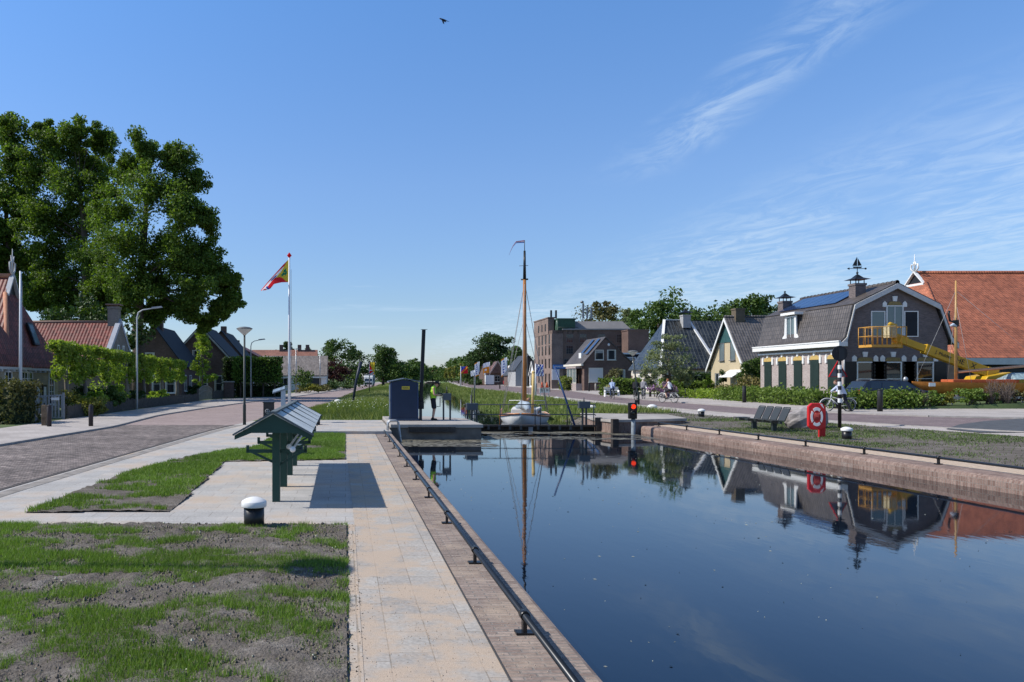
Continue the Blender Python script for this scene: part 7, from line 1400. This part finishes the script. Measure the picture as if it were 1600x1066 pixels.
# ================================================================== vehicles and the lift
YEL = M('lift_yellow', (.50, .30, .015), .08, 4, .4); YELD = M('lift_orange', (.55, .28, .05), .08, 4, .45); TYRE = flat('tyre_rubber', (.012, .012, .013), .8)
def wheel(parent, c, R, w, axis='Y', side=1):
    b = MB(); b.torus(c, R - w * .35, w * .42, axis, 24, 10); o = b.build('wheel', TYRE, parent); b = MB(); d = Vector((1, 0, 0)) if axis == 'X' else Vector((0, 1, 0)); c = Vector(c); b.path([c - d * w * .25, c + d * w * .25], R * .62, 20); o2 = b.build('rim', GALV, o); return o
def lift():
    t = thing('cherry_picker', 'yellow boom lift with an orange work basket raised before the gambrel gable', 'boom lift', (40.6, 50.2, .6)); o = Vector((40.6, 50.2, .6))
    def P(x, y, Y=50.0): v = dp(x, y, Y); return v - o
    b = MB(); x0, x1 = P(1353.5, 0).x, P(1407, 0).x; z0, z1 = P(0, 543).z, P(0, 511.5).z; ys = (-.75, .55)
    b.box(x0, x1 - .3, ys[0], ys[1], z0, z0 + .16); fl = b.build('basket_floor', YELD, t, bevel=.01); b = MB()
    for z_ in (z0 + .7, z1):
        for a, c in (((x0, ys[0]), (x1, ys[0])), ((x0, ys[1]), (x1, ys[1])), ((x0, ys[0]), (x0, ys[1])), ((x1, ys[0]), (x1, ys[1]))): b.tube((a[0], a[1], z_), (c[0], c[1], z_), .025, n=6)
    for k in range(8):
        for y_ in ys: x_ = x0 + (x1 - x0) * k / 7; b.tube((x_, y_, z0 + .1), (x_, y_, z1), .022, n=6)
    b.tube((x0, -.1, z0 + .1), (x0, -.1, z1), .022, n=6); b.build('basket_rail', YELD, t)
    b = MB(); b.box(x1 - .82, x1 - .35, -.35, .2, z0 + .62, z1 + .1); b.build('control_box', M('control_cream', (.42, .36, .22), .4, 6), t, bevel=.03); b = MB(); b.path([(x1 - .75, -.2, z1 + .12), (x1 - .6, -.1, z1 + .22), (x1 - .2, -.1, z1 + .12)], [.09, .13, .1], 8); b.build('yellow_cover', YEL, t)
    a = P(1404, 530); c = P(1545, 583); d = (c - a).normalized(); b = MB(); b.beam(a, a.lerp(c, .55), .32, .42); b.build('inner_boom', YEL, t, bevel=.02); b = MB(); b.beam(a.lerp(c, .28), c, .42, .6); bo = b.build('boom', YEL, t, bevel=.02); b = MB(); b.beam(P(1397, 527), P(1416, 533), .3, .5); b.box(x1 - .25, x1 + .1, -.3, .3, z0 - .05, z0 + .35); b.build('basket_mount', M('lift_ochre', (.36, .22, .02), .2, 6), t, bevel=.03)
    ang = math.atan2(d.z, d.x)
    for s, f, sz in (('J. Mulder', .47, .30), ('HE', .655, .46), ('X', .80, .46)): q = a.lerp(c, f); text(s, sz, BLACKP, bo, (q.x, q.y - .225, q.z), (math.radians(90), -ang, 0))
    b = MB(); b.prism([(-.6, -.9, .55), (3.2, -.9, .55), (3.2, -.9, 1.5), (1.2, -.9, 1.95), (-.2, -.9, 1.7), (-.6, -.9, 1.1)], (0, 1.8, 0)); b.build('turntable', YEL, t, bevel=.05); b = MB(); b.box(-.9, 3.0, -.8, .8, .28, .56); b.build('chassis', DARKM, t, bevel=.03); b = MB(); b.beam(c - d * .3, Vector((.9, -.1, 1.85)), .5, .6); b.build('boom_pivot', YEL, t)
    for x_ in (-.4, 2.5):
        for y_ in (-.95, .95): wheel(t, (x_, y_, .38), .42, .32)
lift()
def car(name, label, p, rz, paint, L=4.55, w=1.78, h=1.46, estate=True):
    t = thing(name, label, 'car', p, rz); hw = w / 2; b = MB()
    prof = [(-L / 2, .32), (-L / 2 - .02, .75), (-L / 2 + .06, .94), (-L * .16, .98), (L * .16, .97), (L * .40, .84), (L / 2, .66), (L / 2 + .02, .36), (L / 2 - .15, .24), (-L / 2 + .15, .24)]
    b.prism([(q[0], -hw, q[1]) for q in prof], (0, w, 0)); b.build('body', paint, t, bevel=.07)
    e = -L / 2 + (.12 if estate else .7); cab = [(e, .93), (e + .30, h - .06), (e + .55, h), (L * .02, h), (L * .12, h - .05), (L * .27, .93)]; b = MB(); tp = .80; vs = []
    for s in (-1, 1): vs += [(q[0], s * hw * (.97 - (1 - tp) * (q[1] - .93) / (h - .93)), q[1]) for q in cab]
    n = len(cab); b.add(vs, [tuple(range(n)), tuple(range(2 * n - 1, n - 1, -1))] + [(i, i + n, (i + 1) % n + n, (i + 1) % n) for i in range(n)]); b.build('roof', paint, t, bevel=.04)
    g = flat('car_glass', (.02, .025, .03), .05, 0, .9); nm = (('side_window', None),)
    for s in (-1, 1):
        for (xa, xb, xc, xd) in ((e + .42, e + .55, e + 1.15, e + 1.05), (e + 1.15, e + 1.22, L * -.02, L * .0), (L * .03, L * .02, L * .085, L * .22)):
            b = MB(); k = lambda z_: s * (hw * (.97 - (1 - tp) * (z_ - .93) / (h - .93)) + .006); zl, zh = .98, h - .1; b.prism([(xa, k(zl), zl), (xd, k(zl), zl), (xc, k(zh), zh), (xb, k(zh), zh)], (0, s * .006, 0)); b.build('side_window', g, t)
    b = MB(); q0, q1 = Vector(cab[-1]), Vector(cab[-2]); b.add([(q0.x - .02, -hw * .86, .96), (q0.x - .02, hw * .86, .96), (q1.x + .05, hw * .74, q1.y - .03), (q1.x + .05, -hw * .74, q1.y - .03)], [(0, 1, 2, 3)]); b.v = [(v[0] + .03, v[1], v[2] + .02) for v in b.v]; b.build('windscreen', g, t)
    b = MB(); b.add([(e - .01, -hw * .84, .98), (e - .01, hw * .84, .98), (e + .27, hw * .76, h - .1), (e + .27, -hw * .76, h - .1)], [(3, 2, 1, 0)]); b.build('rear_window', g, t)
    for s in (-1, 1):
        b = MB(); b.ball((L / 2 - .12, s * hw * .72, .66), (.14, .2, .09), 10, 7); b.build('headlight', flat('lamp_glass', (.5, .5, .5), .1), t); b = MB(); b.box(-L / 2 - .03, -L / 2 + .1, s * hw * .74 - .14, s * hw * .74 + .14, .66, .9); b.build('tail_light', flat('tail_red', (.3, .01, .01), .3), t)
        b = MB(); b.box(L * .16, L * .2, s * (hw + .09) - .09, s * (hw + .09) + .09, .93, 1.05); b.build('mirror', paint, t, bevel=.02)
        b = MB(); b.path([(e + .55, s * hw * .72, h + .02), (e + .9, s * hw * .74, h + .05), (0, s * hw * .74, h + .05), (.3, s * hw * .72, h + .01)], .018, 6); b.build('roof_rail', GALV, t)
    for x_ in (-L * .29, L * .31):
        for s in (-1, 1): wheel(t, (x_, s * (hw - .1), .31), .31, .2)
    return t
car('parked_car', 'black estate car parked behind the corner hedge', (32.9, 47.4, .58), 0, M('car_black', (.022, .028, .042), .05, 2, .15, .2, 0, 40, .8))
car('red_car', 'small red car parked in front of the workshop', (47.3, 231, .55), math.radians(80), M('car_red', (.42, .02, .03), .05, 2, .3), 3.9, 1.65, 1.45)
car('parked_car', 'pale blue car half hidden by the raised clipped hedge', (-9.0, 98, 0), math.radians(95), M('car_pale_blue', (.4, .47, .55), .05, 2, .3))
def truck():
    t = thing('white_truck', 'white lorry with a square cab coming down the bungalow street', 'truck', (dp(575.5, 593, 215).x, 215, .02), math.radians(-6)); b = MB(); b.prism([(-1.2, 0, .5), (-1.2, -.15, 1.4), (-1.2, .1, 2.9), (-1.2, .4, 3.1), (-1.2, 2.0, 3.1), (-1.2, 2.0, .5)], (2.4, 0, 0)); b.build('cab', WHITE, t, bevel=.06); b = MB(); b.box(-1.25, 1.25, 2.2, 9, .9, 3.4); b.build('cargo_box', M('truck_grey', (.3, .31, .33)), t, bevel=.03); b = MB(); b.add([(-1.05, -.16, 1.6), (1.05, -.16, 1.6), (1.02, .07, 2.6), (-1.02, .07, 2.6)], [(0, 1, 2, 3)]); b.build('windscreen', GLASS, t); b = MB(); b.box(-1.0, 1.0, -.2, -.12, .75, 1.2); b.build('grille', DARKM, t)
    for s in (-1, 1): b = MB(); b.box(s * .85 - .2, s * .85 + .2, -.16, -.06, .62, .74); b.build('headlight', flat('lamp_glass'), t); b = MB(); b.box(s * 1.4 - .1, s * 1.4 + .1, .1, .25, 1.7, 2.4); b.build('mirror', DARKM, t)
    b = MB(); b.box(-1.1, 1.1, .3, 8.8, .5, .9); b.build('chassis', DARKM, t)
    for y_ in (.8, 6.5, 7.6):
        for s in (-1, 1): wheel(t, (s * 1.0, y_, .48), .48, .3, 'X')
truck()

# ================================================================== bicycles and people
def bicycle(label, p, rz, paint, basket=False):
    t = thing('bicycle', label, 'bicycle', p, rz); R = .345; xa, xf = -.53, .55
    for x_ in (xa, xf):
        b = MB(); b.torus((x_, 0, R), R - .02, .02, 'Y', 32, 8); o = b.build('wheel', TYRE, t); b = MB(); b.torus((x_, 0, R), R - .045, .012, 'Y', 28, 6); b.build('rim', GALV, o); b = MB()
        for k in range(14): a = k * math.pi / 7; b.tube((x_, (.03 if k % 2 else -.03), R), (x_ + (R - .05) * math.cos(a), 0, R + (R - .05) * math.sin(a)), .0022, n=4)
        b.tube((x_, -.05, R), (x_, .05, R), .022, n=8); b.build('spokes', GALV, o)
    b = MB(); st, bb, hd = (-.25, 0, .78), (-.08, 0, .3), (.34, 0, .86)
    for a, c, r in ((bb, st, .017), (bb, (.37, 0, .72), .02), ((-.2, 0, .62), (.35, 0, .80), .016), ((.33, 0, .92), (.38, 0, .68), .02), (bb, (xa, .06, R), .012), (bb, (xa, -.06, R), .012), ((-.22, 0, .66), (xa, .06, R), .01), ((-.22, 0, .66), (xa, -.06, R), .01)): b.tube(a, c, r, n=8)
    b.build('frame', paint, t); b = MB()
    for s in (-1, 1): b.path([(.38, s * .045, .68), (.43, s * .05, .52), (xf, s * .05, R)], .013, 6)
    b.build('fork', paint, t); b = MB(); b.path([(.12, .29, 1.04), (.24, .28, 1.06), (.33, .12, 1.05), (.33, -.12, 1.05), (.24, -.28, 1.06), (.12, -.29, 1.04)], .013, 8); b.tube((.33, 0, .92), (.33, 0, 1.05), .016, n=8); b.build('handlebar', GALV, t)
    b = MB(); b.path([(-.42, 0, .90), (-.3, 0, .92), (-.12, 0, .90)], [.1, .085, .03], 10); b.v = [(v[0], v[1], .90 + (v[2] - .90) * .35) for v in b.v]; b.tube(st, (-.27, 0, .9), .014, n=6); b.build('saddle', BLACKP, t)
    for x_ in (xa, xf): b = MB(); b.path([(x_ + (R + .025) * math.cos(a), 0, R + (R + .025) * math.sin(a)) for a in np.linspace(.25, 2.9, 14)], .022, 6); b.build('mudguard', paint, t)
    b = MB(); b.box(-.86, -.3, -.07, .07, .74, .755)
    for s in (-1, 1): b.tube((-.7, s * .07, .745), (xa, s * .06, R), .007, n=5)
    b.build('rack', GALV, t); b = MB(); b.tube((-.08, -.1, .3), (-.08, .1, .3), .02, n=8); b.tube((-.08, .1, .3), (.05, .1, .2), .011, n=6); b.tube((-.08, -.1, .3), (-.21, -.1, .4), .011, n=6); b.box(.01, .09, .1, .2, .19, .215); b.box(-.25, -.17, -.2, -.1, .39, .415); b.path([(-.08, .045, .38), (xa, .045, R + .05), (xa - .05, .045, R), (xa, .045, R - .05), (-.08, .045, .22), (0, .045, .3), (-.08, .045, .38)], .006, 4); b.build('crank', DARKM, t)
    if basket: b = MB(); b.lathe([(.13, 0), (.17, .24), (.15, .24), (.12, .02)], (.5, 0, .82), 14); b.build('basket', M('wicker', (.3, .2, .1), .3, 20), t)
    return t
SKIN = M('skin', (.45, .26, .18), .08, 6, .55); HAIRB = M('brown_hair', (.09, .04, .02), .3, 20, .6); HAIRR = M('reddish_hair', (.22, .08, .03), .3, 20, .6); HAIRG = M('grey_hair', (.25, .23, .2), .2, 20, .6)
def remeshed(mb, name, mats, parent, voxel, pick=None, smooth_it=4):
    me = bpy.data.meshes.new('tmp'); me.from_pydata(mb.v, [], mb.f); o = bpy.data.objects.new('tmp', me); COL.objects.link(o)
    m = o.modifiers.new('r', 'REMESH'); m.mode = 'VOXEL'; m.voxel_size = voxel; m.use_smooth_shade = True; s = o.modifiers.new('s', 'SMOOTH'); s.factor = .5; s.iterations = smooth_it
    dg = bpy.context.evaluated_depsgraph_get(); nm = bpy.data.meshes.new_from_object(o.evaluated_get(dg)); bpy.data.objects.remove(o); nm.name = name
    nm.materials.clear()
    for q in mats: nm.materials.append(q)
    if pick:
        for pg in nm.polygons: pg.material_index = pick(pg.center)
    nm.polygons.foreach_set('use_smooth', [True] * len(nm.polygons)); r = bpy.data.objects.new(name, nm); COL.objects.link(r); r.parent = parent; return r
def cap_(b, p, q, r0, r1): b.path([p, q], [r0, r1], 10); b.ball(p, r0, 10, 7); b.ball(q, r1, 10, 7)
def hand(b, w, d, side, curl=.6):
    """palm, four unequal bent fingers and a thumb leaving the side of the palm"""
    w = Vector(w); d = Vector(d).normalized(); s = d.cross(UP)
    if s.length < .1: s = Vector((0, 1, 0))
    s.normalize(); n = s.cross(d); pc = w + d * .045; vs0 = len(b.v); b.ball((0, 0, 0), (.05, .038, .016), 10, 7)
    for i in range(vs0, len(b.v)): x, y, z = b.v[i]; b.v[i] = tuple(pc + d * x + s * y + n * z)
    for k, L in enumerate((.066, .075, .071, .056)):
        a = pc + d * .04 + s * (-.030 + .020 * k); m = a + d * L * .5 - n * L * .25 * curl; e = m + d * L * .3 - n * L * .55 * curl; b.path([a, m, e], [.0095, .009, .007], 7); b.ball(e, .007, 7, 5)
    a = pc - s * side * .03 - d * .015; m = a - s * side * .025 + d * .03 - n * .01; e = m + d * .025 - n * .015; b.path([a, m, e], [.012, .011, .008], 7); b.ball(e, .008, 7, 5)
def person(label, p, rz, J, look, hair, cap=None, voxel=.013):
    """J: joints in the person's own frame (facing +x); look: list of (part name, material, bones, extra radius)"""
    t = thing('person', label, 'person', p, rz)
    V = {k: Vector(v) for k, v in J.items()}; hd = V['head']; fw = V.get('face', Vector((1, 0, 0))).normalized(); sd = UP.cross(fw).normalized(); up = fw.cross(sd)
    R = dict(upper=(.052, .042), fore=(.04, .03), thigh=(.085, .06), shin=(.058, .038))
    def bones(b, which, e=0.):
        def on(k): return which is None or k in which
        if on('torso'):
            c = V['chest']; pe = V['pelvis']
            for q in (-1, 1):
                y = sd_b * .075 * q; cap_(b, pe + y, c + y, .098 + e, .108 + e)
            cap_(b, V['shL'] * .8 + V['shR'] * .2, V['shR'] * .8 + V['shL'] * .2, .07 + e, .07 + e); cap_(b, c, V['neck'], .085 + e, .06 + e)
        if on('hips'): cap_(b, V['hipL'], V['hipR'], .098 + e, .098 + e); cap_(b, V['pelvis'], V['pelvis'] + UP * .05, .11 + e, .11 + e)
        for S in 'LR':
            if on('upper'): cap_(b, V['sh' + S], V['el' + S], R['upper'][0] + e, R['upper'][1] + e)
            if on('sleeve'): cap_(b, V['sh' + S], V['sh' + S].lerp(V['el' + S], .55), R['upper'][0] + e, R['upper'][1] + .008 + e)
            if on('fore'): cap_(b, V['el' + S], V['wr' + S], R['fore'][0] + e, R['fore'][1] + e)
            if on('thigh'): cap_(b, V['hip' + S], V['kn' + S], R['thigh'][0] + e, R['thigh'][1] + e)
            if on('short'): cap_(b, V['hip' + S], V['hip' + S].lerp(V['kn' + S], .8), R['thigh'][0] + e, R['thigh'][1] + .022 + e)
            if on('shin'): cap_(b, V['kn' + S], V['an' + S], R['shin'][0] + e, R['shin'][1] + e)
            if on('foot'): f = V.get('toe' + S, V['an' + S] + Vector((.15, 0, -.055))); cap_(b, V['an' + S] + Vector((-.03, 0, -.045)), f, .042 + e, .034 + e); cap_(b, V['an' + S], V['an' + S] + Vector((-.02, 0, -.04)), .04 + e, .042 + e)
    sd_b = (V['shL'] - V['shR']).normalized(); b = MB(); bones(b, {'torso', 'hips', 'upper', 'fore', 'thigh', 'shin', 'foot'})
    cap_(b, V['neck'], hd + up * -.07, .055, .05); k0 = len(b.v); b.ball((0, 0, 0), (.095, .076, .118), 16, 12)
    b.ball((.06, 0, -.065), (.045, .045, .05), 10, 8); b.path([(.085, 0, .025), (.112, 0, -.022), (.09, 0, -.03)], [.012, .017, .012], 8); b.ball((.088, 0, -.062), (.014, .026, .01), 8, 6)
    for s in (-1, 1): b.ball((0, s * .078, -.01), (.022, .012, .034), 8, 6); b.ball((.08, s * .03, .035), (.014, .022, .008), 8, 6)
    for i in range(k0, len(b.v)): x, y, z = b.v[i]; b.v[i] = tuple(hd + fw * x + sd * y + up * z)
    for S in 'LR': hand(b, V['wr' + S], (V['wr' + S] - V['el' + S]) if 'hd' + S not in V else V['hd' + S], 1 if S == 'L' else -1)
    LIP = flat('lips', (.30, .10, .09), .5)
    def pk(c):
        q = Vector(c) - hd; x, y, z = q.dot(fw), q.dot(sd), q.dot(up); return 1 if x > .085 and abs(y) < .024 and -.075 < z < -.052 else 0
    remeshed(b, 'body', [SKIN, LIP], t, voxel, pk); b = MB()
    for s in (-1, 1): b.ball(hd + fw * .086 + sd * s * .031 + up * .014, .012, 8, 6)
    b.build('eyes', flat('eye_dark', (.03, .025, .02), .2), t)
    for nm, mt, wh, e in look: b = MB(); bones(b, set(wh), e); remeshed(b, nm, [mt], t, max(voxel, .013))
    b = MB(); k0 = 0; b.ball((-.012, 0, .022), (.104, .087, .112), 16, 12); b.v = [v for v in b.v]
    for i in range(len(b.v)): x, y, z = b.v[i]; z = max(z, -.05 if x < .02 else .045); x = min(x, .075); b.v[i] = tuple(hd + fw * x + sd * y + up * z)
    b.build('hair', hair, t)
    if cap:
        b = MB(); b.ball((0, 0, .05), (.112, .096, .085), 16, 10); b.path([(.06, 0, .045), (.13, 0, .04), (.19, 0, .025)], [.085, .075, .05], 12)
        for i in range(len(b.v)):
            x, y, z = b.v[i]
            if i >= 16 * 9 + 2: z = .042 + (z - .042) * .12
            b.v[i] = tuple(hd + fw * x + sd * y + up * max(z, .025))
        b.build('cap', cap, t)
    return t
def mir(J):
    o = {}
    for k, v in J.items():
        if k.endswith('*'): o[k[:-1] + 'L'] = v; o[k[:-1] + 'R'] = (v[0], -v[1], v[2])
        else: o[k] = v
    return o
NAVY = M('dark_navy_cloth', (.012, .014, .022), .2, 8, .85); VEST = M('hi_vis_vest', (.30, .58, .03), .15, 7, .6); SHOE = M('dark_shoe', (.02, .018, .017), .2, 8, .7); SHIRTW = M('white_cloth', (.66, .66, .68), .06, 8, .85); SHIRTB = M('light_blue_cloth', (.36, .45, .62), .08, 8, .85); DENIM = M('denim', (.04, .06, .12), .15, 10, .9); GREYC = M('grey_cloth', (.2, .2, .22), .1, 8, .9); DARKC = M('black_cloth', (.016, .016, .02), .15, 8, .9)
Jw = mir({'head': (.13, 0, 1.60), 'face': (1, 0, -.55), 'neck': (.03, 0, 1.47), 'chest': (-.02, 0, 1.28), 'pelvis': (-.02, 0, .97), 'sh*': (-.02, .19, 1.40), 'el*': (.02, .25, 1.12), 'wr*': (.24, .12, 1.10), 'hip*': (-.02, .09, .93), 'kn*': (.03, .10, .50), 'an*': (-.03, .10, .09)}); Jw['wrR'] = (.25, -.08, 1.12); Jw['elR'] = (.0, -.25, 1.13)
person('man in a yellow green vest, dark cap and shorts looking down at his hands', (3.87, 34.5, .302), 0, Jw, [('safety_vest', VEST, ['torso'], .022), ('shorts', NAVY, ['hips', 'short'], .022), ('shoes', SHOE, ['foot'], .012)], HAIRB, NAVY)
b = MB(); b.abox((0, 0, 0), (.05, 0, .03), (0, .075, 0), (-.004, 0, .008)); o = b.build('handheld_device', BLACKP, None, bevel=.004); o.location = (3.87 + .345, 34.52, .302 + 1.095); tag(o, 'small dark device held in the hands of the man in the vest', 'device')
Jc = mir({'head': (.07, 0, 1.66), 'face': (1, 0, -.05), 'neck': (-.03, 0, 1.50), 'chest': (-.10, 0, 1.32), 'pelvis': (-.24, 0, 1.02), 'sh*': (-.06, .18, 1.43), 'el*': (.08, .25, 1.2), 'wr*': (.2, .28, 1.09), 'hip*': (-.22, .09, .97), 'kn*': (.16, .11, .80), 'an*': (.02, .14, .36)}); Jc['knR'] = (.08, -.11, .90); Jc['anR'] = (-.2, -.14, .52); Jc['hdL'] = (.9, 0, -.3); Jc['hdR'] = (.9, 0, -.3)
def rider(label, blabel, X, Yy, head, paint, look, hair, basket=False, J=None):
    z = hz(X, Yy) + .012; rz = math.radians(head); bicycle(blabel, (X, Yy, z), rz, paint, basket); person(label, (X, Yy, z), rz, J or Jc, look, hair, None, .016)
BKD = M('bike_black', (.02, .02, .022), .1, 5, .3); BKW = M('bike_white', (.6, .6, .58), .08, 5, .3); BKG = M('bike_grey', (.25, .26, .28), .08, 5, .3)
rider('cyclist with a pale blue shirt and jeans riding away by the white bench', 'dark bicycle ridden by the man in the pale blue shirt', 23.8, 70, 84, BKD, [('shirt', SHIRTB, ['torso', 'sleeve'], .02), ('trousers', DENIM, ['hips', 'thigh', 'shin'], .016), ('shoes', SHOE, ['foot'], .012)], HAIRG)
rider('woman cyclist in a white sleeveless top and dark skirt with reddish hair', 'white bicycle ridden by the woman in the white top', 24.0, 58.3, 118, BKW, [('top', SHIRTW, ['torso'], .018), ('skirt', DARKC, ['hips', 'thigh'], .03), ('shoes', SHOE, ['foot'], .012)], HAIRR)
rider('cyclist in dark clothes riding on the left of a pair behind the leaning lamp', 'bicycle of the dark clothed cyclist of the pair', 24.8, 67, 60, BKD, [('jacket', DARKC, ['torso', 'upper', 'fore'], .022), ('trousers', DARKC, ['hips', 'thigh', 'shin'], .016), ('shoes', SHOE, ['foot'], .012)], HAIRB)
rider('cyclist in grey clothes riding on the right of a pair behind the leaning lamp', 'grey bicycle of the grey clothed cyclist of the pair', 25.7, 67.6, 60, BKG, [('jacket', GREYC, ['torso', 'upper', 'fore'], .022), ('trousers', GREYC, ['hips', 'thigh', 'shin'], .016), ('shoes', SHOE, ['foot'], .012)], HAIRG)
Js = dict(Jc); Js.update({'pelvis': (-.26, 0, .96), 'chest': (-.10, 0, 1.25), 'neck': (.0, 0, 1.42), 'head': (.12, 0, 1.56), 'shL': (-.06, .18, 1.35), 'shR': (-.06, -.18, 1.35), 'hipL': (-.24, .09, .92), 'hipR': (-.24, -.09, .92), 'knR': (.06, -.12, .62), 'anR': (.0, -.16, .28), 'knL': (-.3, .22, .5), 'anL': (-.48, .3, .1), 'toeL': (-.34, .32, .045)})
rider('cyclist in a pale blue jacket with one foot down behind the striped pole', 'white city bicycle standing across the road behind the striped pole', 25.95, 41.3, 172, BKW, [('jacket', M('pale_blue_jacket', (.45, .5, .62), .06, 6, .8), ['torso', 'upper', 'fore'], .026), ('trousers', NAVY, ['hips', 'thigh', 'shin'], .018), ('shoes', SHOE, ['foot'], .012)], HAIRB, False, Js)

# ================================================================== the swallow
p = dp(694, 31.5, 32); t = thing('flying_bird', 'small dark bird with swept wings flying high in the blue sky', 'bird', p); BD = M('bird_dark', (.015, .02, .035), .2, 10, .6); b = MB()
b.path([(-.20, 0, .075), (-.14, 0, .05), (-.04, 0, .015), (.05, 0, -.015), (.15, 0, -.05)], [.008, .025, .034, .026, .005], 10); b.ball((-.155, 0, .055), .026, 10, 8)
b.prism([(-.12, -.005, .05), (-.02, -.005, .01), (.005, -.005, -.17), (-.05, -.005, -.13)], (0, .01, 0)); b.prism([(-.1, .02, .05), (.02, .02, .02), (.12, .2, -.005), (.05, .22, .02)], (0, .01, .006)); b.prism([(.08, -.004, -.02), (.22, -.004, -.065), (.14, -.004, -.055), (.18, -.004, -.085)], (0, .008, 0)); b.build('body', BD, t)
